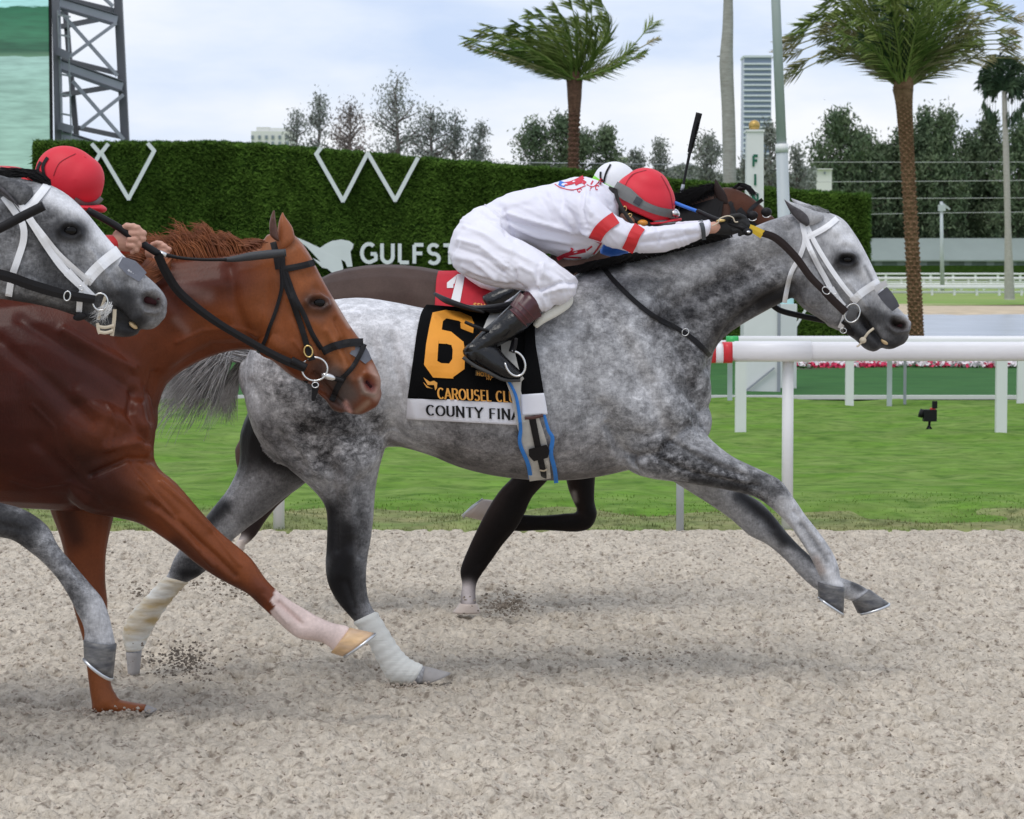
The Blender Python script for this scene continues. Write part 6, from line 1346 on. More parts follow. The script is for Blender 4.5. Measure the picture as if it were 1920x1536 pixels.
brc = empty('bridle', P(560, 600, DC), 'black leather bridle with brass buckle and loose ring bit on the chestnut head', 'bridle')
def SC(name, pts, w, m=M['leather'], parent=brc, **k): return strap(name, pts, w, bv_ch, m, parent, default=DC - .09, **k)
SC('headpiece', [(512, 454), (517, 475), (522, 505)], 12, off=.008)
SC('browband', [(526, 506), (548, 502), (572, 497), (590, 492)], 12, off=.008)
SC('cheek_strap', [(529, 480), (532, 520), (546, 560), (564, 610), (576, 650)], 11, off=.008)
SC('cheek_strap', [(535, 508), (552, 555), (570, 590), (585, 625), (603, 655)], 9, off=.007)
SC('throat_latch', [(527, 500), (528, 540), (518, 580), (505, 615), (496, 640), (483, 662)], 7, off=.008)
SC('noseband', [(604, 660), (625, 650), (655, 643), (681, 642)], 15, off=.009)
SC('flash_strap', [(684, 645), (675, 665), (660, 690), (645, 706)], 9, off=.010)
SC('flash_strap', [(645, 706), (632, 728), (622, 752)], 11, off=.010)
SC('cheek_billet', [(577, 648), (581, 662), (585, 676)], 13, off=.014)
ring_px('buckle', 578, 659, 8, 11, (cast(bv_ch, 578, 659) or DC) - .02, M['brass'], brc, .0028, -12, n=12)
ring_px('bit_ring', 590, 692, 24, 22, (cast(bv_ch, 590, 692) or DC) - .018, M['silver'], brc, .0036, n=28)
MB().add(*ellipsoid(616, 706, (cast(bv_ch, 616, 706) or DC) - .018, .026, .012, .013, -18)).build('bit_end', M['silver'], brc)
tube_px('mouthpiece', [(618, 706), (632, 711), (645, 714)], (cast(bv_ch, 630, 710) or DC) - .008, .009, M['leather'], brc)
strap('hanging_tab', [(590, 716), (591, 730), (587, 752)], [11, 13, 5], None, M['leather'], brc, depth=[DC - .115, DC - .11])
ring_px('buckle', 591, 722, 6, 5, DC - .12, M['silver'], brc, .002)
SC('nose_tape', [(662, 652), (678, 662), (691, 678)], [26, 26, 14], m=M['tape'], off=.005, th=.002)
tube_px('chin_tab', [(566, 708), (578, 716)], DC - .03, .008, M['leather'], brc)
rnc = empty('reins', P(430, 620, DC - .16), 'thick black rubber reins running from bare hands to the ring bit of the chestnut', 'reins')
strap('rein', [(296, 478), (312, 512), (340, 552), (400, 600), (470, 642), (530, 674), (572, 690)], [17, 17, 16, 14, 15, 17], bv_ch, M['leather'], rnc, off=.010, th=.006, depth=[DC - .20, DC - .16, DC - .14, DC - .13])
tube_px('rein_end', [(546, 676, DC - .13), (560, 683), (574, 690)], DC - .125, .014, M['leather'], rnc)

# ================================================================== NEAR GREY HORSE (only head and one foreleg are in the picture)
DL = 8.15
gr2 = empty('grey_racehorse', P(150, 1270, DL), 'nearer grey racehorse at the picture edge with only head and one raised foreleg showing', 'horse')
neck = [(-420, 420, -260, 860, .20), (-320, 395, -190, 760, .17), (-230, 370, -140, 680, .145), (-150, 350, -90, 620, .12), (-80, 338, -50, 580, .105), (-20, 334, -18, 560, .10)]
trunk = [(-1100, 560, -1090, 820, .2), (-980, 500, -960, 880, .29), (-800, 500, -780, 900, .31), (-600, 480, -580, 910, .31), (-450, 440, -400, 910, .28), (-360, 520, -260, 860, .20), (-290, 640, -215, 800, .13)]
head = [(-30, 334, -20, 560, .095), (20, 333, 8, 562, .10), (60, 338, 35, 566, .105), (95, 347, 62, 570, .107), (128, 366, 92, 576, .105), (160, 396, 122, 584, .096), (188, 430, 146, 592, .084), (212, 458, 168, 596, .072), (236, 483, 190, 598, .066),
        (258, 504, 212, 600, .062), (278, 520, 235, 606, .060), (296, 537, 256, 614, .060), (309, 554, 276, 619, .054), (313, 568, 292, 614, .044), (311, 580, 303, 602, .028)]
jaw = [(150, 575, 140, 588, .05), (175, 580, 168, 606, .050), (205, 590, 196, 625, .044), (228, 600, 222, 632, .040), (244, 608, 244, 632, .034), (258, 616, 258, 627, .022)]
fore = [(-190, 780, -330, 860, .12, -.09), (-120, 850, -240, 920, .10, -.10), (-60, 920, -140, 985, .08, -.10), (0, 942, -12, 1006, .062, -.10), (45, 955, 26, 1014, .055, -.10), (88, 985, 60, 1038, .050, -.10), (108, 1022, 82, 1056, .042, -.10), (138, 1058, 110, 1088, .033, -.10),
        (172, 1098, 132, 1124, .032, -.10), (192, 1122, 143, 1148, .036, -.10), (204, 1152, 154, 1168, .040, -.10), (211, 1180, 158, 1186, .036, -.10), (217, 1208, 157, 1200, .040, -.10)]
parts = [loft(trunk, DL, 24, 2), loft(neck, DL, 24, 3), loft(head, DL, 22, 3, .85), loft(jaw, DL, 14, 3), loft(fore, DL, 16, 3), ellipsoid(286, 570, DL - .044, .034, .027, .024, -30), ellipsoid(286, 570, DL + .044, .034, .027, .024, -30), ellipsoid(60, 530, DL - .06, .10, .055, .036, 10)]
me, V, NN = fuse('near_grey_body', parts, .0058, 8)
strokes = [([(90, 440), (140, 500), (190, 545)], 7, 6), ([(100, 465), (150, 525), (190, 560)], 12, -7), ([(30, 500), (70, 550), (120, 570)], 22, 7), ([(200, 480), (235, 525)], 14, -7), ([(170, 470), (205, 520), (220, 545)], 6, 6), ([(205, 560), (225, 590)], 7, -5), ([(20, 400), (30, 460), (10, 540)], 12, -8),
    ([(195, 570), (225, 590), (250, 610)], 4, -9), ([(270, 590), (250, 600)], 8, 4), ([(110, 1030), (160, 1100)], 5, -5), ([(130, 1040), (185, 1110)], 6, 4), ([(0, 985), (50, 995)], 7, -4), ([(110, 390), (150, 410)], 12, 4), ([(230, 505), (262, 525)], 9, 4)]
eyelid(strokes, 131, 432, 1.2, 12)
strokes += [([(262, 566), (270, 548), (288, 546), (302, 556), (306, 572), (292, 584), (272, 582), (262, 566)], 5, 9), ([(274, 562), (294, 566)], 9, -26)]
V = sculpt(me, V, NN, [(s[0], s[1], s[2] * 1.5) + tuple(s[3:]) for s in strokes], DL + .01)
layers = [([(0, 340), (60, 360), (40, 400)], 34, G(.34, .4), .9), ([(90, 370), (150, 400), (200, 450), (240, 490)], 30, G(.96, .08), .95), ([(20, 440), (10, 520)], 36, G(.48, .4), .8), ([(80, 440), (110, 520), (150, 560)], 36, G(.26, .3), .85), ([(140, 470), (200, 540)], 22, G(.52, .3), .7), ([(80, 390), (100, 400)], 16, G(.3, .4), .6),
    ([(122, 430), (146, 434)], 22, G(.22, .12), .85), ([(130, 452), (160, 458)], 18, G(.4, .2), .5), ([(215, 540), (240, 560), (225, 600)], 28, G(.12, .15), .92), ([(190, 500), (215, 530)], 18, G(.62, .3), .7), ([(262, 600), (240, 620)], 22, G(.10, .1), .9), ([(255, 530), (290, 530), (308, 555)], 12, G(.62, .1), .85),
    ([(262, 570), (275, 590), (296, 590)], 7, G(.42, .1), .7), ([(282, 565), (292, 568)], 11, (.03, 0, 1), 1), ([(20, 560), (120, 585), (190, 600)], 13, G(.12, .2), .9), ([(300, 595), (270, 618)], 6, G(.45, .1), .6), ([(170, 460), (200, 500)], 12, G(.72, .2), .7),
    ([(-60, 930), (0, 970), (60, 990)], 44, G(.10, .35), .95), ([(20, 950), (40, 955)], 12, G(.45, .5), .6), ([(95, 1010), (140, 1070), (180, 1120)], 34, G(.52, .55), .95), ([(120, 1080), (150, 1130)], 12, G(.3, .4), .6), ([(185, 1140), (200, 1200)], 30, G(.74, .2), .95), ([(-600, 600), (-300, 700)], 300, G(.6, .5), .5)]
layers += [([(120, 432), (143, 434)], 17, G(.02, .05), 1.0)]
paint(me, V, layers, G(.55, .4), Dmid=DL)
body_l = finish_body('body', me, M['coat_grey2'], gr2); bv_l = bvh_of([body_l])
eye_parts(131, 433, DL - .09, bv_l, gr2, .0235, tilt=-10)
V_, F_ = ellipsoid(284, 564, (cast(bv_l, 284, 564) or DL) + .004, .031, .017, .007, -10, 14, 8); mesh_obj('nostril', V_, F_, M['nostril'], gr2)
e = solid_px('ear', [(60, 352, 36, 392, .03), (30, 338, 10, 372, .032), (-10, 326, -20, 350, .026), (-50, 318, -52, 326, .008)], DL - .08, M['coat_grey2'], gr2, G(.35, .3))
solid_px('ear_hollow', [(36, 390, 30, 378, .008), (10, 366, 8, 354, .010), (-20, 346, -18, 336, .008)], DL - .112, M['ear_in'], e)
e = solid_px('ear', [(52, 345, 30, 350, .026), (20, 322, 0, 340, .022), (6, 314, -6, 322, .01)], DL + .06, M['coat_grey2'], gr2, G(.25, .3))
st = []
for i in range(260):
    x0 = 88 + rnd.uniform(-14, 8); y0 = 342 + rnd.uniform(-4, 6); st.append([(x0, y0, DL + rnd.uniform(-.03, .03)), (x0 - 24, y0 - 14 - rnd.uniform(0, 6), DL + rnd.uniform(-.03, .03)), (x0 - 55, y0 - 18 - rnd.uniform(-4, 6), DL), (x0 - 90 * rnd.uniform(.6, 1.2), y0 - 20 + rnd.uniform(-8, 8), DL)])
hair('forelock', st, M['mane_dark'], gr2, .0016, kind='stuff')
hoof('hoof', [(219, 1208), (212, 1272), (157, 1228), (156, 1200)], DL - .10, .056, M['hoof_dark'], gr2, True)
brl = empty('bridle', P(120, 480, DL), 'white leather bridle on the nearer grey head at the picture edge', 'bridle')
def SL(name, pts, w, m=M['bridle_white'], **k): return strap(name, pts, w, bv_l, m, brl, default=DL - .09, **k)
SL('browband', [(50, 392), (66, 375), (80, 358), (90, 345)], 15, off=.008)
SL('cheek_strap', [(28, 372), (52, 405), (84, 455), (112, 495), (130, 515)], 14, off=.010)
SL('cheek_strap', [(40, 390), (78, 438), (108, 475), (140, 505), (160, 522)], 11, off=.008)
SL('throat_latch', [(6, 368), (24, 392), (42, 420), (44, 450), (32, 490), (22, 520), (16, 556)], 13, off=.009)
SL('cheek_billet', [(126, 510), (148, 532), (176, 558)], [17, 15, 12], off=.014)
SL('noseband', [(160, 530), (178, 508), (200, 488), (224, 470)], 22, off=.008)
SL('noseband_end', [(166, 514), (162, 526), (158, 538)], 10, off=.012)
SL('chin_strap', [(154, 546), (150, 560), (148, 585)], 11, off=.012)
SL('nose_tape', [(226, 490), (246, 502), (268, 520)], [18, 30, 22], m=M['tape'], off=.005, th=.002)
ring_px('bit_ring', 188, 566, 14, 16, DL - .095, M['silver'], brl, .0028)
ring_px('buckle', 152, 540, 5, 4, DL - .11, M['silver'], brl, .0016, 40)
strap('tie_strap', [(198, 556), (190, 580), (184, 600)], 6, bv_l, M['tan_strap'], brl, off=.01); strap('tie_strap', [(215, 580), (214, 600), (210, 630)], 7, bv_l, M['tan_strap'], brl, depth=[DL - .07, DL - .06])
strap('tie_strap', [(184, 612), (198, 614), (214, 610)], 6, bv_l, M['tan_strap'], brl, depth=[DL - .07, DL - .07]); strap('tie_strap', [(184, 622), (198, 624), (212, 620)], 6, bv_l, M['tan_strap'], brl, depth=[DL - .07, DL - .07]); strap('tie_strap', [(183, 606), (184, 616), (187, 626)], 6, bv_l, M['tan_strap'], brl, depth=[DL - .07, DL - .07])
foam = []
for i in range(60): foam.append([(204 + rnd.uniform(-6, 8), 572 + rnd.uniform(-6, 6), DL - .075), (196 + rnd.uniform(-12, 12), 584 + rnd.uniform(-8, 6), DL - .075), (186 + rnd.uniform(-20, 20), 598 + rnd.uniform(-12, 14), DL - .07)])
hair('foam', foam[:46], M['white'], gr2, .0009, kind='stuff')
MB().add(*ellipsoid(250, 610, DL - .022, .016, .008, .014, -40)).build('teeth', M['teeth'], gr2)
MB().add(*ellipsoid(150, 594, DL - .07, .022, .012, .008, 12)).build('curb_strap', M['leather'], brl)
rnl = empty('reins', P(60, 540, DL - .12), 'black leather reins with silver buckle crossing under the nearer grey jaw', 'reins')
strap('rein', [(-240, 480), (-120, 492), (0, 515), (60, 535), (120, 552), (178, 562)], [20, 20, 20, 16], bv_l, M['leather'], rnl, off=.016, th=.005, depth=[DL - .25, DL - .18, DL - .13, DL - .105])
strap('far_rein', [(-60, 530), (40, 555), (110, 575), (160, 592)], 12, None, M['leather'], rnl, depth=[DL + .09, DL + .04])
ring_px('buckle', 126, 555, 6, 9, DL - .13, M['silver'], rnl, .0022, 10)

# ================================================================== DARK BAY HORSE (number 1) on the far side
DB = 11.75
bay = empty('bay_racehorse', P(870, 1148, DB), 'dark bay racehorse running half hidden beyond the leading grey horse', 'horse')
trunk = [(578, 560, 572, 640, .12), (600, 522, 592, 720, .22), (650, 503, 650, 790, .27), (720, 495, 720, 800, .27), (790, 500, 800, 800, .27), (850, 510, 860, 800, .28), (930, 510, 940, 810, .28), (1000, 495, 1020, 815, .28), (1070, 470, 1100, 815, .25), (1120, 480, 1160, 790, .20), (1160, 540, 1195, 740, .14)]
neck = [(1030, 478, 1150, 760, .18), (1110, 450, 1190, 680, .15), (1180, 420, 1240, 600, .12), (1240, 395, 1285, 540, .10), (1295, 372, 1325, 500, .09), (1335, 355, 1350, 480, .08)]
head = [(1330, 356, 1335, 485, .075), (1362, 350, 1352, 490, .085), (1390, 358, 1368, 495, .09), (1415, 374, 1390, 502, .09), (1440, 396, 1412, 512, .08), (1462, 420, 1432, 520, .065), (1485, 450, 1450, 530, .055), (1505, 480, 1470, 545, .05), (1518, 505, 1488, 552, .045), (1518, 520, 1500, 548, .03)]
f1 = [(1060, 760, 940, 780, .10, -.08), (1052, 830, 962, 830, .08, -.1), (1035, 890, 965, 885, .068, -.1), (1000, 930, 940, 915, .056, -.1), (985, 962, 922, 940, .052, -.1), (970, 990, 905, 970, .047, -.1), (945, 1020, 890, 1000, .038, -.1), (920, 1055, 872, 1040, .034, -.1), (902, 1080, 862, 1070, .034, -.1),
      (894, 1095, 866, 1094, .032, -.1), (892, 1115, 864, 1112, .032, -.1), (894, 1132, 862, 1132, .038, -.1)]
f2 = [(1130, 760, 1040, 790, .10, .08), (1120, 840, 1056, 850, .08, .1), (1116, 900, 1062, 905, .064, .1), (1115, 940, 1074, 940, .05, .1), (1120, 965, 1082, 955, .047, .1), (1108, 990, 1078, 962, .043, .1), (1080, 998, 1062, 962, .034, .1), (1020, 995, 1018, 966, .031, .1), (980, 997, 978, 964, .033, .1), (956, 994, 962, 962, .036, .1), (935, 975, 945, 955, .03, .1), (905, 972, 925, 942, .034, .1)]
h1 = [(720, 640, 590, 660, .13, -.1), (700, 780, 560, 760, .12, -.1), (650, 850, 540, 820, .09, -.1), (580, 900, 500, 870, .06, -.1), (520, 950, 470, 915, .05, -.1), (490, 990, 450, 975, .038, -.1), (480, 1005, 452, 1002, .033, -.1), (462, 1022, 446, 1010, .032, -.1)]
h2 = [(720, 640, 600, 660, .13, .1), (640, 780, 540, 740, .12, .1), (540, 850, 470, 800, .08, .1), (480, 880, 440, 840, .05, .1), (460, 900, 446, 880, .04, .1)]
parts = [loft(trunk, DB, 22, 2), loft(neck, DB, 18, 2), loft(head, DB, 18, 2), loft(f1, DB, 14, 3), loft(f2, DB, 14, 3), loft(h1, DB, 14, 2), loft(h2, DB, 12, 2)]
me, V, NN = fuse('bay_body', parts, .009, 6)
V = sculpt(me, V, NN, [([(1040, 900), (1000, 960)], 8, 6), ([(960, 1000), (900, 1060)], 6, -4), ([(620, 560), (700, 540), (760, 545)], 24, 7), ([(770, 520), (780, 600)], 16, -6), ([(1390, 380), (1420, 420)], 8, 5)], DB)
layers = [([(600, 540), (700, 520), (790, 530)], 60, (.075, .050, .042), .9), ([(1380, 370), (1420, 400), (1450, 440)], 34, (.072, .026, .015), .9), ([(1330, 420), (1360, 460)], 26, (.045, .020, .014), .85), ([(1000, 880), (960, 960), (880, 1080)], 70, (.006, .005, .005), .99), ([(1100, 900), (1110, 980), (1000, 985)], 40, (.006, .005, .005), .99),
          ([(876, 1105), (878, 1135)], 13, (.62, .56, .56), 1), ([(1076, 925), (1078, 938)], 5, (.3, .27, .24), .8), ([(500, 900), (470, 990)], 40, (.02, .015, .015), .9), ([(456, 1016), (448, 1024)], 10, (.6, .54, .52), .9)]
paint(me, V, layers, (.075, .045, .036), Dmid=DB)
body_b = finish_body('body', me, M['coat_bay'], bay); bv_b = bvh_of([body_b])
hoof('hoof', [(895, 1132), (902, 1149), (848, 1149), (862, 1131)], DB - .1, .05, M['hoof_pale'], bay)
hoof('hoof', [(928, 938), (905, 936), (869, 968), (918, 980)], DB + .1, .048, M['hoof_pale'], bay)
sh = [P(x, y, DB + .1) for x, y in ((908, 936), (888, 950), (869, 968))]; MB().tube([tuple(p + np.array((-.004, 0, -.003))) for p in sh], .010, 6).build('horseshoe', M['shoe'], bay)
hoof('hoof', [(462, 1010), (458, 1032), (440, 1030), (446, 1012)], DB - .1, .045, M['hoof_pale'], bay)
e = solid_px('ear', [(1342, 372, 1372, 388, .024), (1338, 354, 1360, 362, .022), (1340, 342, 1352, 350, .014), (1340, 336, 1344, 338, .003)], DB - .05, M['coat_bay'], bay, (.03, .02, .018))
solid_px('ear', [(1362, 352, 1385, 362, .02), (1390, 350, 1398, 356, .016), (1408, 352, 1410, 356, .006)], DB + .05, M['coat_bay'], bay, (.02, .015, .015))
st = []
for i in range(900):
    t = rnd.random(); x0 = 1240 + 110 * t; y0 = 400 - 38 * t; st.append([(x0 + 8, y0 + 12, DB + rnd.uniform(-.06, .03)), (x0 - 6, y0 - 6 - 10 * rnd.random(), DB - .04), (x0 - 24, y0 - 4 - 14 * rnd.random(), DB - .08), (x0 - 40 - 16 * rnd.random(), y0 + 4 + 34 * rnd.random() - 22, DB - .10)])
for i in range(700):
    x0 = 1262 + 96 * rnd.random() ** 1.7; st.append([(x0, 396 - (x0 - 1262) * .3, DB - .06), (x0 - 8, 415, DB - .11), (x0 - 16, 435 + 10 * rnd.random(), DB - .12), (x0 - 30, 450 + 20 * rnd.random(), DB - .12)])
hair('mane', st, M['mane_dark'], bay, .0022, kind='stuff')
st = [[(1372 + rnd.uniform(-4, 4), 358, DB), (1385, 346 + rnd.uniform(-3, 3), DB), (1402 + rnd.uniform(-6, 6), 352 + rnd.uniform(-3, 3), DB), (1414 + rnd.uniform(-8, 8), 366 + rnd.uniform(-4, 4), DB)] for i in range(120)]
hair('forelock', st, M['mane_dark'], bay, .002, kind='stuff')
brb = empty('bridle', P(1400, 420, DB), 'black bridle with round fittings on the far bay head', 'bridle')
def SB(name, pts, w, m=M['leather'], **k): return strap(name, pts, w, bv_b, m, brb, default=DB - .09, **k)
SB('browband', [(1402, 400), (1412, 388), (1430, 374)], 7, off=.008); SB('cheek_strap', [(1368, 378), (1378, 400), (1392, 430), (1410, 460)], 7, off=.008); SB('throat_latch', [(1372, 380), (1372, 410), (1366, 450)], 6, off=.008)
SB('cheek_piece', [(1385, 392), (1400, 410), (1420, 430)], 12, off=.01)
for x, y in ((1411, 402), (1437, 396)): MB().add(*ellipsoid(x, y + 2, DB - .12, .024, .02, .024)).build('fitting', M['leather'], brb); ring_px('fitting_rim', x, y + 8, 7, 4, DB - .14, M['silver'], brb, .002, 0, (0, 180))
clb = empty('saddlecloth', P(870, 540, DB - .3), 'red saddlecloth with white number 1 on the far bay horse', 'saddlecloth')
cb = patch('cloth', [(822, 508, 945, 506), (818, 525, 948, 525), (816, 560, 950, 565), (812, 620, 950, 630)], 22, bv_b, mat('cloth_red', (.50, .015, .03), .8, noise=.12, nscale=14, bump=.001, bscale=60), clb, off=.012, wave=.004)
bvb2 = bvh_of([body_b, cb])
sheet('number', [[(858, 514), (872, 514), (862, 570), (844, 570)], [(858, 514), (852, 532), (838, 538), (838, 530)], [(838, 530), (850, 532), (850, 540), (838, 540)]], bvb2, M['white'], clb, DB - .3, .004)
write('SEMINOLE', (888, 568), (9, 1), (0, 8), 8, on_cloth(bvb2, DB - .3), gold_t, clb, thick=.22, name='letter', th=.006, joined='lettering')
# ================================================================== RIDERS
M['skin'] = mat('skin', (.55, .30, .22), .5, noise=.1, nscale=30, bump=.0015, bscale=60)
M['skin_dark'] = mat('skin_dark', (.30, .15, .10), .5, noise=.1, nscale=30)
M['silk_white'] = mat('silk_white', (.76, .75, .84), .55, noise=.03, nscale=8, bump=.0035, bscale=9, bstretch=(1, 1, 2.2), sheen=.1)
M['breech_white'] = mat('breech_white', (.78, .77, .84), .6, noise=.03, nscale=8, bump=.003, bscale=10, bstretch=(1.6, 1, 1))
M['silk_red'] = mat('silk_red', (.58, .015, .02), .5, bump=.002, bscale=14)
M['helmet_red'] = mat('helmet_red', (.68, .025, .045), .55, spec=.4, bump=.0003, bscale=200)
M['helmet_white'] = mat('helmet_white', (.80, .80, .84), .5)
M['boot'] = mat('boot', (.005, .005, .006), .2, spec=.4, coat=.15, bump=.008, bscale=22)
M['boot_cuff'] = mat('boot_cuff', (.055, .008, .012), .3, spec=.6)
M['rubber_band'] = mat('rubber_band', (.05, .055, .065), .6)
M['strap_grey'] = mat('strap_grey', (.17, .17, .165), .6, noise=.08, nscale=40)
M['glove'] = mat('glove', (.008, .008, .009), .7, bump=.001, bscale=90)
M['print_red'] = mat('print_red', (.60, .02, .05), .6)
M['print_blue'] = mat('print_blue', (.03, .16, .60), .6)
M['green_band'] = mat('green_band', (.25, .72, .05), .5)
M['goggle'] = mat('goggle', (.30, .12, .03), .15, spec=.8)
M['ear_plug'] = mat('amber', (.70, .28, .04), .35)
M['hair_dark'] = mat('hair_dark', (.015, .012, .01), .6)

def garment(name, parts, voxel, folds, m, parent, D, it=5, amp=1.0, extra=None):
    me, V, NN = fuse(name, parts, voxel, it)
    V = sculpt(me, V, NN, [(f[0], f[1], f[2] * amp) + tuple(f[3:]) for f in folds], D + .3)
    if extra:      # fine creases that run along the cloth
        X, Y = to_px(V); dsp = np.zeros(len(V))
        for k, (poly, ang, lu, lv, a_) in enumerate(extra):
            w = in_poly(X, Y, poly) if poly else np.ones(len(V), bool); c, s = math.cos(math.radians(ang)), math.sin(math.radians(ang)); U_ = X * c + Y * s; W_ = -X * s + Y * c + 6 * np.sin(U_ / 40)
            n_ = vnoise(U_ / lu, W_ / lv, 1.0, 200 + k); dsp += w * (np.abs(n_ - .5) * 2 - .4) * a_ * .001 * (.5 + vnoise(U_ / lu / 2.2, W_ / lv / 3, 1, 230 + k))
        V = V - NN * dsp[:, None]; me.vertices.foreach_set("co", V.astype(np.float32).ravel()); me.update(); extra = None
    if extra: extra(me, V)
    me.name = name
    return finish_body(name, me, m, parent)
def seam(ob_bvh, name, pts, w, m, parent, D): return strap(name, pts, w, ob_bvh, m, parent, default=D, off=.003, th=.002)

# ---------------- rider of the leading grey
DJ = DG - .02
jk = empty('person', P(990, 560, DJ), 'jockey in white silks with red sleeve bands and red cap on the leading grey horse', 'person')
arm_n = [(1085, 360, 1075, 420, .07, -.16), (1120, 372, 1092, 440, .075, -.20), (1150, 400, 1112, 450, .062, -.23), (1185, 418, 1150, 466, .055, -.24), (1220, 424, 1190, 474, .052, -.24), (1260, 421, 1245, 473, .048, -.23), (1300, 417, 1285, 461, .044, -.21), (1330, 414, 1326, 443, .034, -.19)]
arm_f = [(1110, 350, 1090, 430, .07, .16), (1170, 400, 1150, 450, .05, .2), (1250, 415, 1240, 450, .045, .16), (1330, 412, 1325, 440, .032, .06)]
torso = [(895, 395, 960, 470, .13), (925, 376, 985, 460, .145), (960, 360, 1010, 468, .155), (1000, 352, 1045, 482, .165), (1045, 342, 1085, 488, .175), (1085, 331, 1115, 478, .18), (1118, 337, 1135, 455, .165), (1145, 352, 1150, 430, .11)]
hipst = [(936, 386, 960, 470, .145), (905, 386, 940, 490, .16), (875, 400, 915, 520, .17), (855, 425, 880, 515, .165), (844, 455, 858, 500, .12)]
thigh = [(900, 410, 850, 500, .10, -.09), (930, 415, 868, 516, .105, -.13), (960, 442, 905, 532, .10, -.18), (1000, 462, 945, 541, .090, -.22), (1040, 490, 985, 545, .078, -.25), (1070, 512, 1020, 560, .070, -.26), (1083, 533, 1040, 572, .060, -.26)]
shin = [(1084, 528, 1010, 520, .062, -.26), (1076, 548, 995, 540, .060, -.265), (1052, 563, 990, 545, .055, -.27), (1025, 584, 982, 556, .050, -.275)]
thigh_f = [(905, 415, 860, 500, .10, .09), (960, 445, 905, 530, .09, .2), (1040, 500, 990, 548, .07, .27), (1078, 530, 1040, 570, .06, .27)]
head_b = [(1150, 360, 1150, 395, .05), (1180, 360, 1175, 412, .06), (1215, 370, 1205, 424, .06), (1245, 390, 1235, 425, .05), (1256, 405, 1250, 422, .03)]
body = [loft(torso, DJ, 18, 2, 1, .78), loft(hipst, DJ, 18, 2, 1, .78), loft(thigh, DJ, 14, 2, 1, .74), loft(shin, DJ, 14, 2, 1, .62), loft(thigh_f, DJ, 14, 2, 1, .74), loft(arm_n, DJ, 14, 2, 1, .62), loft(arm_f, DJ, 14, 2, 1, .62), loft(head_b, DJ, 16, 2),
        loft([(1322, 418, 1318, 440, .026, -.19), (1345, 414, 1345, 438, .026, -.18), (1370, 412, 1372, 436, .03, -.17)], DJ, 12, 2),
        loft([(1020, 575, 990, 555, .045, -.275), (960, 630, 930, 600, .042, -.29), (905, 660, 885, 640, .035, -.30), (940, 690, 925, 665, .03, -.31)], DJ, 12, 2), ellipsoid(1258, 412, DJ - .005, .02, .02, .012, -20)]
me, V, NN = fuse('person_body', body, .007, 4); finish_body('body', me, M['skin'], jk)
folds_b = [([(860, 450), (900, 462), (950, 500)], 4, 4), ([(848, 480), (890, 490), (930, 522)], 4, 4), ([(870, 425), (910, 440), (960, 475)], 4, 3), ([(855, 465), (900, 478), (945, 512)], 4, -3), ([(900, 400), (940, 425), (965, 450)], 4, -4), ([(960, 470), (1000, 492), (1030, 520)], 5, 3),
    ([(975, 500), (1000, 512), (1010, 535)], 4, 4), ([(966, 508), (968, 530), (985, 542)], 3, -5), ([(1010, 500), (1005, 530)], 4, -4), ([(1018, 496), (1016, 520)], 3, 4), ([(1030, 505), (1060, 525)], 4, -3), ([(1040, 498), (1076, 520)], 3.5, 4), ([(1015, 545), (1050, 530), (1080, 530)], 3, -5),
    ([(1020, 550), (1055, 540), (1080, 540)], 3, 3), ([(1010, 545), (1025, 575)], 3, 3), ([(1030, 545), (1036, 570)], 3, -3), ([(880, 515), (930, 533), (970, 538)], 5, -4), ([(850, 440), (870, 420), (890, 400)], 6, 3), ([(868, 500), (900, 515), (950, 530)], 4, 3), ([(912, 384), (940, 398), (950, 440)], 3, -5), ([(920, 380), (946, 392), (958, 430)], 3, 4)]
br_o = garment('breeches', [loft(hipst, DJ, 24, 3), loft(thigh, DJ, 22, 3), loft(shin, DJ, 18, 3), loft(thigh_f, DJ, 18, 3)], .0062, folds_b, M['breech_white'], jk, DJ, 4, 2.3, [([(830, 370), (960, 370), (980, 460), (900, 560), (830, 520)], 20, 46, 9, 5), ([(900, 430), (1000, 440), (1100, 520), (1040, 560), (900, 560)], 35, 40, 8, 5), ([(980, 540), (1090, 540), (1060, 590), (980, 590)], 70, 26, 7, 5)])
folds_j = [([(950, 402), (1000, 415), (1060, 430), (1106, 440)], 4, 6), ([(945, 410), (1000, 428), (1060, 442), (1110, 450)], 5, -5), ([(955, 422), (1010, 445), (1070, 455)], 4, 3), ([(960, 440), (1020, 465), (1080, 470)], 5, 3), ([(945, 395), (950, 415), (960, 440)], 4, -6), ([(940, 380), (955, 385), (1000, 372)], 6, 3),
    ([(1010, 365), (1030, 400), (1040, 420)], 6, -3), ([(1050, 350), (1062, 390), (1080, 420)], 5, -3), ([(1030, 360), (1050, 400), (1075, 425)], 5, 3), ([(1096, 360), (1090, 390), (1098, 420)], 3.5, -5), ([(1104, 352), (1100, 385), (1110, 400)], 3.5, 4), ([(1120, 360), (1145, 385)], 4, -3), ([(1128, 352), (1150, 372)], 4, 3),
    ([(1210, 440), (1250, 432), (1300, 430)], 4, 3), ([(1200, 455), (1250, 450), (1310, 438)], 4, -3), ([(1230, 428), (1240, 440), (1236, 460)], 3, -3), ([(1275, 424), (1285, 440)], 3, -2), ([(1150, 430), (1180, 445)], 4, 2), ([(1000, 470), (1060, 482)], 4, -4), ([(1230, 422), (1226, 430)], 3, 4), ([(980, 455), (1030, 478), (1080, 485)], 4, 3)]
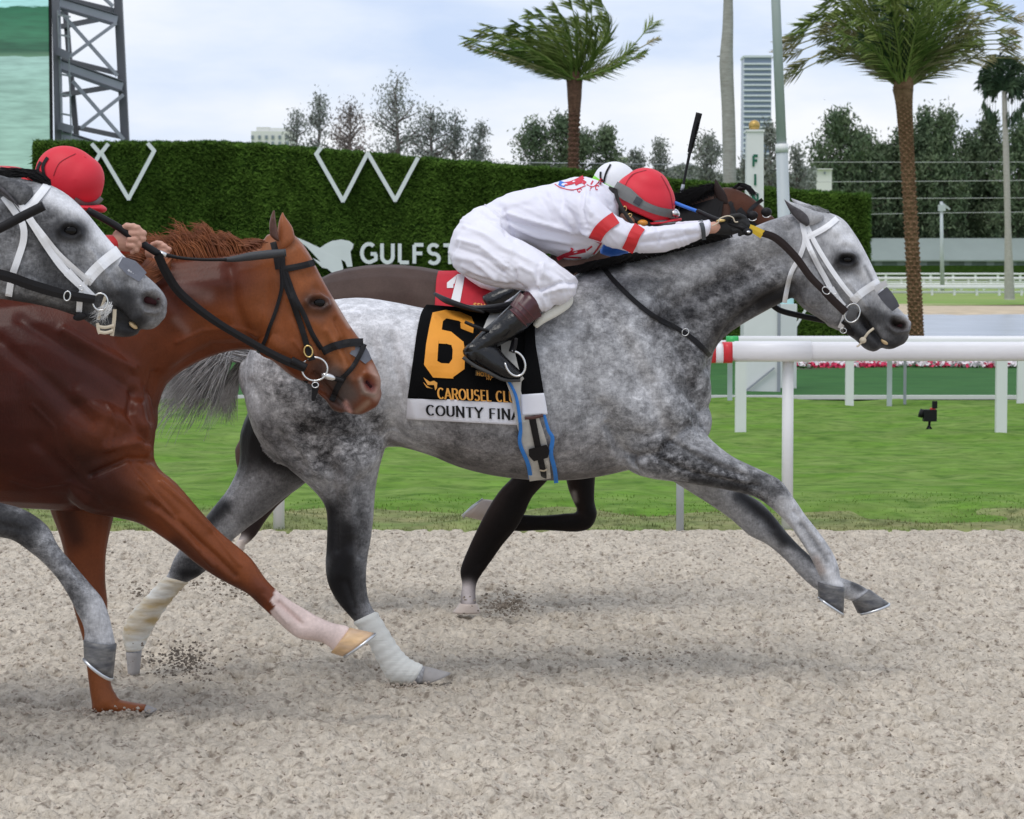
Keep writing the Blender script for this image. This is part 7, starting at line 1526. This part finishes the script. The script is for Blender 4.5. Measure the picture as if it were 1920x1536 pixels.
jk_o = garment('silk_jacket', [loft(torso, DJ, 26, 3), loft(arm_n, DJ, 18, 4), loft(arm_f, DJ, 16, 3), ellipsoid(1098, 398, DJ - .15, .085, .085, .085)], .0062, folds_j, M['silk_white'], jk, DJ, 4, 2.3, [([(890, 320), (1100, 320), (1110, 420), (940, 420)], 28, 60, 11, 4.5), ([(930, 410), (1110, 430), (1130, 500), (940, 470)], 14, 60, 8, 5.5), ([(1090, 340), (1160, 350), (1210, 480), (1100, 460)], 50, 34, 9, 5), ([(1190, 400), (1330, 400), (1330, 480), (1190, 480)], 65, 26, 10, 4)])
bvj = bvh_of([jk_o])
def SJ(name, pts, w, m, parent=jk_o, off=.003, th=.002, **k): return strap(name, pts, w, bvj, m, parent, off=off, th=th, default=DJ - .2, **k)
SJ('sleeve_band', [(1155, 408), (1138, 420), (1124, 434), (1114, 452)], 24, M['silk_red'], off=.0085)
SJ('sleeve_band', [(1200, 424), (1190, 440), (1184, 455), (1176, 471)], 22, M['silk_red'], off=.0085)
SJ('wrist_band', [(1313, 413), (1318, 428), (1320, 450)], 8, M['rubber_band'], off=.006)
SJ('waist_elastic', [(908, 384), (930, 396), (944, 408)], 4, M['breech_white'], parent=br_o, off=.0)
# printed emblem across the shoulders
for pts, w, c in ([[(1040, 345), (1052, 352), (1075, 356), (1098, 348)], 1.6, 'print_red'], [[(1048, 343), (1060, 347)], 9, 'print_blue'], [[(1058, 345), (1070, 343), (1082, 338), (1094, 332)], 7, 'print_red'], [[(1078, 345), (1090, 340), (1098, 344)], 7, 'print_red'], [[(1100, 346), (1112, 350), (1122, 342)], 1.6, 'print_red'],
                  [[(1112, 339), (1108, 346)], 3, 'print_red']): SJ('print', pts, w, M[c], off=.003, th=.001)
pj = lambda x, y, l: P(x, y, (cast(bvj, x, y) or (DJ - .1)) - .0035)
def glyph(ch, o, ux, uy, m, parent, thick=.22):
    quads = letters(ch, thick)[0][0][1]; mb = MB()
    for q in quads:
        V = [pj(o[0] + p[0] * ux[0] + p[1] * uy[0], o[1] + p[0] * ux[1] + p[1] * uy[1], 0) for p in q]; mb.add(V, [(0, 1, 2, 3)])
    mb.build('print', m, parent, smooth=False)
glyph('G', (1088, 352), (5, 7), (-7, 4), M['print_red'], jk_o); glyph('C', (1118, 346), (8, 4), (-3, 8), M['print_red'], jk_o); glyph('I', (1108, 350), (6, 6), (-3, 6), M['print_red'], jk_o); glyph('R', (1126, 334), (8, 6), (-5, 8), M['print_red'], jk_o)
for pts, w in ([[(1045, 486), (1062, 478), (1080, 474), (1098, 470)], 7], [[(1068, 474), (1074, 468), (1070, 466)], 3], [[(1058, 482), (1090, 484)], 3], [[(1100, 470), (1110, 462)], 3], [[(1112, 478), (1122, 465), (1128, 455)], 3]): SJ('print', pts, w, M['print_red'], off=.003, th=.001)
# boots
bt = solid_px('boot', [(1018, 582, 986, 548, .052, -.275), (990, 614, 955, 574, .056, -.285), (964, 634, 925, 602, .052, -.295), (930, 652, 902, 622, .046, -.305), (908, 668, 882, 642, .043, -.31), (895, 682, 868, 658, .042, -.31)], DJ, M['boot'], jk, n=18, per=4)
solid_px('boot_foot', [(890, 640, 868, 662, .040, -.31), (925, 645, 890, 684, .042, -.315), (948, 668, 925, 702, .045, -.32), (968, 688, 950, 712, .044, -.32), (980, 700, 972, 711, .034, -.32)], DJ, M['boot'], bt, n=16, per=4)
tube_px('boot_sole', [(868, 670, DJ - .345), (890, 686), (915, 698), (945, 712), (976, 713)], DJ - .345, .0065, mat('sole', (.05, .05, .05), .7), bt)
bvbt = bvh_of([bt]); strap('boot_cuff', [(966, 560), (992, 582), (1003, 600)], 30, bvbt, M['boot_cuff'], bt, off=.004, th=.002)
solid_px('boot_cuff', [(1019, 580, 985, 546, .0545, -.276), (1006, 597, 970, 561, .058, -.281), (988, 614, 953, 577, .0585, -.286)], DJ, M['boot_cuff'], bt, n=18, per=3)
for k in (0, 1, 2): ring = strap('cuff_stitch', [(956 + k * 7, 580 - k * 7), (974 + k * 7, 596 - k * 7), (988 + k * 7, 612 - k * 7)], 1.6, bvh_of([bpy.data.objects['boot_cuff.001'] if 'boot_cuff.001' in bpy.data.objects else bt]), mat('stitch', (.12, .03, .035), .5), bt, off=.004, th=.001)
tube_px('spur', [(872, 596 + 8, DJ - .33), (890, 612), (905, 618), (915, 620)], DJ - .34, [.006, .007, .005], M['leather'], jk)
solid_px('far_boot', [(1005, 560, 975, 545, .045, .28), (960, 600, 935, 580, .045, .30), (930, 620, 905, 600, .04, .30), (960, 650, 935, 640, .04, .30)], DJ, M['boot'], jk)
# cap, goggles, face
hm = empty('tmp', P(0, 0, 1)); bpy.data.objects.remove(hm)
V_, F_ = ellipsoid(1207, 378, DJ - .01, .118, .112, .098, -26, 40, 24)
V2 = []
for v in V_:     # the shell ends at the rim
    V2.append(v)
me, V, NN = fuse('cap', [(V2, F_), ellipsoid(1214, 352, DJ - .01, .088, .072, .088, -20, 24, 14)], .006, 14)
c0 = P(1207, 378, DJ); ux = np.array((math.cos(math.radians(-24)), 0, math.sin(math.radians(-24)))); uz = np.array((-ux[2], 0, ux[0])); h = (V - c0) @ uz
V = V - np.outer(np.minimum(h + .052, 0), uz) * .96; me.vertices.foreach_set("co", V.astype(np.float32).ravel()); me.update()
cap = finish_body('riding_cap', me, M['helmet_red'], jk); bvcap = bvh_of([cap])
solid_px('peak', [(1215, 416, 1222, 424, .085), (1240, 414, 1245, 422, .075), (1262, 410, 1264, 418, .055), (1277, 409, 1277, 414, .022)], DJ - .01, M['helmet_red'], cap, n=18, per=4)
strap('cap_seam', [(1170, 352), (1185, 328), (1212, 319)], 1.5, bvcap, mat('seam_dark', (.30, .01, .02), .7), cap, off=.002, th=.001, default=DJ - .1)
strap('cap_seam', [(1240, 330), (1256, 360), (1262, 392)], 1.5, bvcap, bpy.data.materials['seam_dark'], cap, off=.002, th=.001, default=DJ - .08)
strap('goggle_band', [(1152, 350), (1175, 364), (1205, 384), (1235, 396), (1266, 402)], [22, 26, 16, 15, 17], bvcap, M['strap_grey'], cap, off=.007, th=.003, default=DJ - .1)
strap('band_clip', [(1190, 374), (1202, 381)], 14, bvcap, M['rubber_band'], cap, off=.012, th=.002, default=DJ - .1)
solid_px('goggle_cup', [(1258, 392, 1262, 408, .05), (1268, 392, 1270, 408, .045), (1273, 397, 1273, 406, .03)], DJ - .02, M['silver'], cap)
solid_px('face_mask', [(1160, 372, 1150, 398, .060), (1180, 388, 1170, 418, .07), (1205, 402, 1195, 430, .075), (1230, 414, 1222, 434, .07), (1258, 418, 1252, 430, .05)], DJ - .01, M['hair_dark'], jk, n=18)
solid_px('cheek', [(1166, 398, 1162, 412, .05), (1180, 400, 1174, 420, .06), (1190, 408, 1186, 424, .055)], DJ - .035, M['skin_dark'], jk)
MB().add(*ellipsoid(1205, 418, DJ - .095, .019, .012, .017)).build('amber_plug', M['ear_plug'], jk)
solid_px('goggle_lens', [(1228, 408, 1224, 424, .05), (1250, 412, 1246, 426, .05), (1266, 415, 1264, 422, .04)], DJ - .03, M['strap_grey'], jk)
ring_px('strap_buckle', 1171, 392, 3.5, 5.5, DJ - .10, M['brass'], jk, .0018, 15, n=10); ring_px('strap_buckle', 1180, 404, 5, 3, DJ - .105, M['brass'], jk, .0016, -25, n=10)
strap('chin_strap', [(1153, 356), (1160, 378), (1172, 400), (1186, 420)], 7, None, M['hair_dark'], jk, depth=[DJ - .10, DJ - .11])
tube_px('hair', [(1150, 352), (1147, 362), (1149, 374)], DJ - .06, .016, M['hair_dark'], jk)
# gloved hand closed round reins and stick: palm and five bent fingers on one skin
def hand(name, D, palm, fingers, thumb, m, parent, vox=.0032, r=.0095):
    parts = [loft(palm, D, 16, 3)]
    for f in fingers + [thumb]:
        C = [P(p[0], p[1], p[2]) for p in f]; mb = MB(); k = len(C); mb.tube([tuple(c) for c in C], [r, r * 1.02, r * .95, r * .8][:k], 10)
        mb.ball(tuple(C[-1]), r * .82, 10, 7)
        for c in C[1:-1]: mb.ball(tuple(c), r * 1.06, 10, 7)
        parts.append((mb.V, mb.F))
    me, V, NN = fuse(name, parts, vox, 2); return finish_body(name, me, m, parent)
Dh = DJ - .18
hand('glove', Dh, [(1340, 414, 1338, 438, .020), (1352, 411, 1350, 440, .024), (1370, 408, 1372, 440, .028), (1384, 408, 1388, 436, .024)],
     [[(1376, 411, Dh - .02), (1392, 407, Dh - .032), (1400, 415, Dh - .035), (1394, 421, Dh - .03)], [(1376, 418, Dh - .024), (1393, 415, Dh - .036), (1402, 422, Dh - .038), (1395, 428, Dh - .032)], [(1375, 425, Dh - .024), (1391, 423, Dh - .036), (1400, 429, Dh - .038), (1393, 434, Dh - .032)],
      [(1373, 432, Dh - .022), (1387, 431, Dh - .033), (1395, 436, Dh - .034), (1387, 440, Dh - .028)]], [(1356, 413, Dh - .02), (1372, 406, Dh - .034), (1386, 404, Dh - .038), (1396, 408, Dh - .036)], M['glove'], jk)
MB().add(*ellipsoid(1352, 414, Dh - .03, .018, .006, .010, 5)).build('glove_badge', M['brass'], jk)
tube_px('finger_tip', [(1398, 428, Dh - .03), (1404, 434, Dh - .034)], Dh, .008, M['skin'], jk)
wh = empty('whip', P(1300, 395, Dh), 'blue shafted whip with black knob held in the black glove', 'whip')
tube_px('shaft', [(1262, 379, DJ - .02), (1290, 390, DJ - .06), (1310, 397, DJ - .10)], DJ, .0065, M['print_blue'], wh); tube_px('grip', [(1308, 396, DJ - .10), (1340, 410, DJ - .17), (1400, 430, Dh - .05)], DJ, .0085, M['leather'], wh)
MB().add(*ellipsoid(1402, 435, Dh - .055, .018, .014, .018)).build('knob', M['black'], wh); MB().add(*ellipsoid(1403, 435, Dh - .066, .009, .006, .009)).build('knob_cap', M['silver'], wh)
tube_px('wrist_loop', [(1335, 424, Dh - .04), (1346, 418), (1350, 410), (1364, 405), (1374, 408), (1378, 416), (1384, 416)], Dh - .045, .0022, M['tan_strap'], wh)

# ---------------- rider of the far bay (white cap)
DK = DB - .02
j2 = empty('person', P(1000, 500, DK), 'jockey with white cap crossed by black straps mostly hidden beyond the leading rider', 'person')
torso2 = [(880, 420, 930, 490, .13), (960, 385, 1000, 480, .15), (1040, 365, 1060, 470, .165), (1095, 350, 1110, 455, .16), (1120, 350, 1125, 430, .1)]
arm2 = [(1090, 370, 1080, 430, .06, -.17), (1120, 420, 1100, 460, .05, -.2), (1180, 440, 1165, 475, .045, -.2), (1240, 440, 1235, 468, .035, -.14), (1290, 430, 1290, 450, .03, -.1)]
leg2 = [(900, 430, 850, 500, .12, -.1), (960, 460, 900, 540, .09, -.2), (1000, 500, 960, 550, .07, -.26), (1010, 540, 960, 550, .05, -.27), (960, 580, 930, 555, .045, -.28)]
me, V, NN = fuse('person_body', [loft(torso2, DK, 16, 2, 1, .85), loft(arm2, DK, 12, 2, 1, .8), loft(leg2, DK, 12, 2, 1, .85), loft([(1110, 350, 1115, 400, .06), (1150, 335, 1150, 400, .075), (1185, 350, 1180, 400, .06)], DK, 14, 2)], .01, 3); finish_body('body', me, M['skin'], j2)
garment('silk_jacket', [loft(torso2, DK, 18, 3), loft(arm2, DK, 14, 3)], .009, [], M['silk_white'], j2, DK)
garment('breeches', [loft(leg2, DK, 14, 3), loft([(890, 420, 940, 500, .15), (860, 440, 890, 505, .13)], DK, 14, 2)], .009, [], M['breech_white'], j2, DK)
tb = tube_px('blue_sleeve', [(1128, 466, DG - .02 + .25), (1150, 468), (1176, 464)], DG + .24, [.02, .03, .02], M['print_blue'], j2, n=10)
strap('blue_band', [(1140, 458), (1155, 468), (1178, 470)], 14, None, M['print_blue'], j2, depth=[DK - .27, DK - .27], th=.02)
solid_px('boot', [(985, 545, 960, 530, .045, -.28), (950, 570, 925, 545, .045, -.29), (925, 580, 905, 555, .04, -.29)], DK, M['boot'], j2)
V_, F_ = ellipsoid(1153, 344, DK, .098, .095, .085, -24, 30, 18); c2 = mesh_obj('riding_cap', V_, F_, M['helmet_white'], j2); bvc2 = bvh_of([c2])
strap('green_band', [(1112, 332), (1126, 342), (1142, 352), (1165, 362)], 7, bvc2, M['green_band'], c2, off=.004, th=.003, default=DK - .08)
strap('cap_strap', [(1126, 322), (1126, 334), (1132, 346)], 3.5, bvc2, M['black'], c2, off=.006, th=.002, default=DK - .08); strap('cap_strap', [(1145, 308), (1136, 325), (1131, 346)], 3.5, bvc2, M['black'], c2, off=.006, th=.002, default=DK - .08)
w2 = empty('whip', P(1290, 330, DK), 'black whip raised upright beyond the red cap', 'whip')
tube_px('flap', [(1311, 212), (1302, 248), (1293, 286)], DK - .05, [.014, .0135, .010], M['black'], w2, flat=.45); tube_px('shaft', [(1294, 284), (1286, 322), (1276, 376), (1268, 410)], DK - .05, [.007, .0055, .006], M['black'], w2); tube_px('joint', [(1281, 346), (1277, 366)], DK - .05, .0075, M['steel'], w2)
wl = lambda x, y, l: P(x, y, DK - .0625)
write('JOHN HENRY', (1297, 278), (1.05 * 1.35, -4.6 * 1.35), (5.0, 1.2), 5, wl, gold_t, w2, thick=.2, name='lettering', th=.0, joined='lettering')

# ---------------- rider of the chestnut (red cap, bare hands)
DR = DC + .02
j3 = empty('person', P(60, 420, DR), 'jockey in red silks and plain red cap with bare hands on the chestnut reins', 'person')
torso3 = [(-260, 400, -200, 520, .14), (-180, 350, -120, 520, .16), (-100, 325, -50, 500, .17), (-30, 312, 0, 470, .175), (30, 312, 50, 440, .16), (70, 325, 80, 400, .10)]
arm3 = [(10, 330, -10, 400, .075, -.17), (60, 390, 30, 440, .06, -.2), (120, 430, 100, 480, .05, -.2), (190, 440, 185, 482, .042, -.18), (228, 438, 226, 470, .034, -.16)]
arm3f = [(40, 340, 20, 400, .07, .16), (120, 420, 100, 470, .05, .18), (220, 445, 210, 485, .04, .1), (285, 455, 280, 482, .03, .0)]
leg3 = [(-240, 420, -300, 520, .12, -.12), (-140, 470, -200, 560, .1, -.22), (-60, 530, -110, 600, .075, -.28), (-70, 590, -120, 570, .06, -.3), (-160, 680, -190, 650, .05, -.32)]
head3 = [(70, 330, 80, 395, .06), (110, 320, 110, 396, .07), (150, 335, 150, 392, .07), (175, 360, 170, 388, .04)]
me, V, NN = fuse('person_body', [loft(torso3, DR, 16, 2, 1, .86), loft(arm3, DR, 12, 2, 1, .84), loft(arm3f, DR, 12, 2, 1, .84), loft(leg3, DR, 12, 2, 1, .86), loft(head3, DR, 16, 2)], .009, 3); finish_body('body', me, M['skin'], j3)
garment('silk_jacket', [loft(torso3, DR, 20, 3), loft(arm3, DR, 16, 3), loft(arm3f, DR, 14, 3)], .008, [], M['silk_red'], j3, DR)
garment('breeches', [loft(leg3, DR, 16, 3), loft([(-220, 400, -180, 520, .15), (-280, 420, -260, 530, .14)], DR, 14, 2)], .009, [], M['breech_white'], j3, DR)
V_, F_ = ellipsoid(130, 335, DR, .122, .105, .095, -38, 40, 24)
me, V, NN = fuse('cap', [(V_, F_), ellipsoid(148, 338, DR, .085, .09, .095, -40, 24, 14)], .006, 14)
c0 = P(130, 340, DR); ux = np.array((math.cos(math.radians(-24)), 0, math.sin(math.radians(-24)))); uz = np.array((-ux[2], 0, ux[0])); h = (V - c0) @ uz
V = V - np.outer(np.minimum(h + .094, 0), uz) * .96; me.vertices.foreach_set("co", V.astype(np.float32).ravel()); me.update()
c3 = finish_body('riding_cap', me, M['helmet_red'], j3); bvc3 = bvh_of([c3])
solid_px('peak', [(148, 384, 152, 394, .08), (172, 385, 176, 397, .07), (190, 384, 193, 399, .05), (198, 389, 198, 396, .025)], DR - .01, M['helmet_red'], c3, n=18, per=4)
strap('lower_band', [(140, 374), (160, 384), (180, 381), (191, 371)], 9, bvc3, M['strap_grey'], c3, off=.005, th=.002, default=DR - .08)
strap('cap_strap', [(89, 295), (80, 312), (84, 334)], 6, bvc3, M['black'], c3, off=.005, th=.002, default=DR - .08); strap('cap_strap', [(76, 303), (70, 318), (76, 338)], 5, bvc3, M['black'], c3, off=.005, th=.002, default=DR - .08)
strap('cap_seam', [(100, 330), (112, 305), (142, 288)], 1.4, bvc3, bpy.data.materials['seam_dark'], c3, off=.002, th=.001, default=DR - .1)
MB().add(*ellipsoid(157, 297, DR - .04, .010, .010, .007, -40)).build('cap_button', M['helmet_red'], c3)
for pts, w, c in ([[(-20, 322), (10, 330), (40, 336)], 9, 'strap_grey'], [[(0, 318), (14, 322), (34, 318)], 4, 'silk_white'], [[(30, 320), (60, 330), (84, 338)], 3, 'black']): strap('shoulder_print', pts, w, None, M[c], j3, depth=[DR - .19, DR - .17])
Dh3 = DR - .17
hand('hand', Dh3, [(216, 432, 218, 468, .024), (228, 426, 230, 472, .028), (242, 424, 246, 472, .030), (254, 428, 258, 462, .026)],
     [[(240, 428, Dh3 - .026), (258, 428, Dh3 - .038), (269, 438, Dh3 - .036), (262, 446, Dh3 - .026)], [(242, 438, Dh3 - .03), (259, 438, Dh3 - .040), (268, 448, Dh3 - .036), (260, 454, Dh3 - .026)], [(240, 449, Dh3 - .03), (255, 449, Dh3 - .038), (262, 458, Dh3 - .034), (254, 464, Dh3 - .026)],
      [(238, 459, Dh3 - .026), (250, 461, Dh3 - .034), (256, 468, Dh3 - .03), (248, 473, Dh3 - .022)]], [(226, 432, Dh3 - .02), (238, 424, Dh3 - .032), (250, 425, Dh3 - .034), (258, 430, Dh3 - .03)], M['skin'], j3, .0034, .0115)
Dh4 = DR - .08
hand('hand', Dh4, [(278, 458, 276, 486, .02), (292, 458, 290, 490, .024), (304, 460, 302, 488, .022)],
     [[(296, 462, Dh4 - .02), (309, 462, Dh4 - .03), (317, 468, Dh4 - .028), (311, 474, Dh4 - .02)], [(296, 470, Dh4 - .02), (308, 471, Dh4 - .03), (313, 478, Dh4 - .028), (306, 483, Dh4 - .02)], [(292, 478, Dh4 - .02), (303, 480, Dh4 - .028), (308, 487, Dh4 - .026), (300, 491, Dh4 - .02)], [(288, 484, Dh4 - .018), (297, 488, Dh4 - .026), (300, 494, Dh4 - .024), (293, 497, Dh4 - .018)]],
     [(284, 460, Dh4 - .016), (294, 456, Dh4 - .026), (304, 457, Dh4 - .026)], M['skin'], j3, .0034, .0095)
w3 = empty('whip', P(300, 465, Dh3), 'black whip with long padded flap lying across the chestnut neck', 'whip')
Dw = DR - .20
tube_px('handle', [(164, 394), (215, 422), (250, 446), (300, 478)], Dw, [.0115, .012, .012, .0125], M['leather'], w3, n=12); tube_px('collar', [(299, 474), (312, 479)], Dw, .0085, M['silver'], w3); tube_px('shaft', [(311, 478), (340, 484), (380, 487), (425, 487)], Dw, [.0065, .005, .0055], M['leather'], w3)
tube_px('flap', [(420, 487), (438, 486), (470, 481), (505, 477), (536, 474)], DC - .14, [.006, .010, .0145, .0145, .013], mat('flap_dark', (.035, .037, .042), .6), w3, n=12)
w4 = empty('whip', P(40, 410, DL), 'thick black whip handle crossing the nearer grey cheek', 'whip')
tube_px('handle', [(82, 386), (40, 407), (0, 428), (-80, 465)], DL - .20, [.0145, .0145, .0145], M['leather'], w4, n=14); tube_px('shaft', [(-78, 464), (-160, 500), (-300, 560)], DL - .2, [.009, .006], M['leather'], w4)

# ---------------- sand thrown up by hooves
def spray(cx, cy, D, sx, sy, n, seed, label, m='clod'):
    def f(r_, n):
        x = cx + r_.normal(0, sx, n) * (1 + .8 * (r_.random(n) < .3)); y = cy + r_.normal(0, sy, n) - np.abs(r_.normal(0, sy * .3, n)); d = D + r_.normal(0, .06, n); u = (x - 960) / F_PX; v = (768 - y) / F_PX; t = d / (CT + v * ST); z = H_CAM + (-ST + v * CT) * t
        return np.stack([u * t, d, np.maximum(z, .004)], 1)
    clods('thrown_sand', n, f, (.0015, .0085), M[m], label, seed)
spray(345, 1240, 9.6, 30, 17, 480, 11, 'dark sand clods kicked up behind the bandaged hind leg'); spray(950, 1136, 11.5, 20, 10, 480, 12, 'dark sand clods kicked up behind the far white hoof'); spray(430, 1100, 10.6, 50, 14, 200, 13, 'faint dark sand kicked up under the chestnut foreleg'); spray(255, 1110, 10.6, 10, 8, 60, 14, 'few sand crumbs flying behind the chestnut legs')
spray(770, 1288, 9.7, 34, 4, 300, 15, 'pale sand pushed up round the landing hind hoof', 'clod_dry'); spray(230, 1338, 9.15, 50, 4, 380, 16, 'pale sand pushed up round the chestnut hoof', 'clod_dry'); spray(1240, 1230, 9.9, 26, 8, 60, 17, 'few dark crumbs flying below the grey belly')
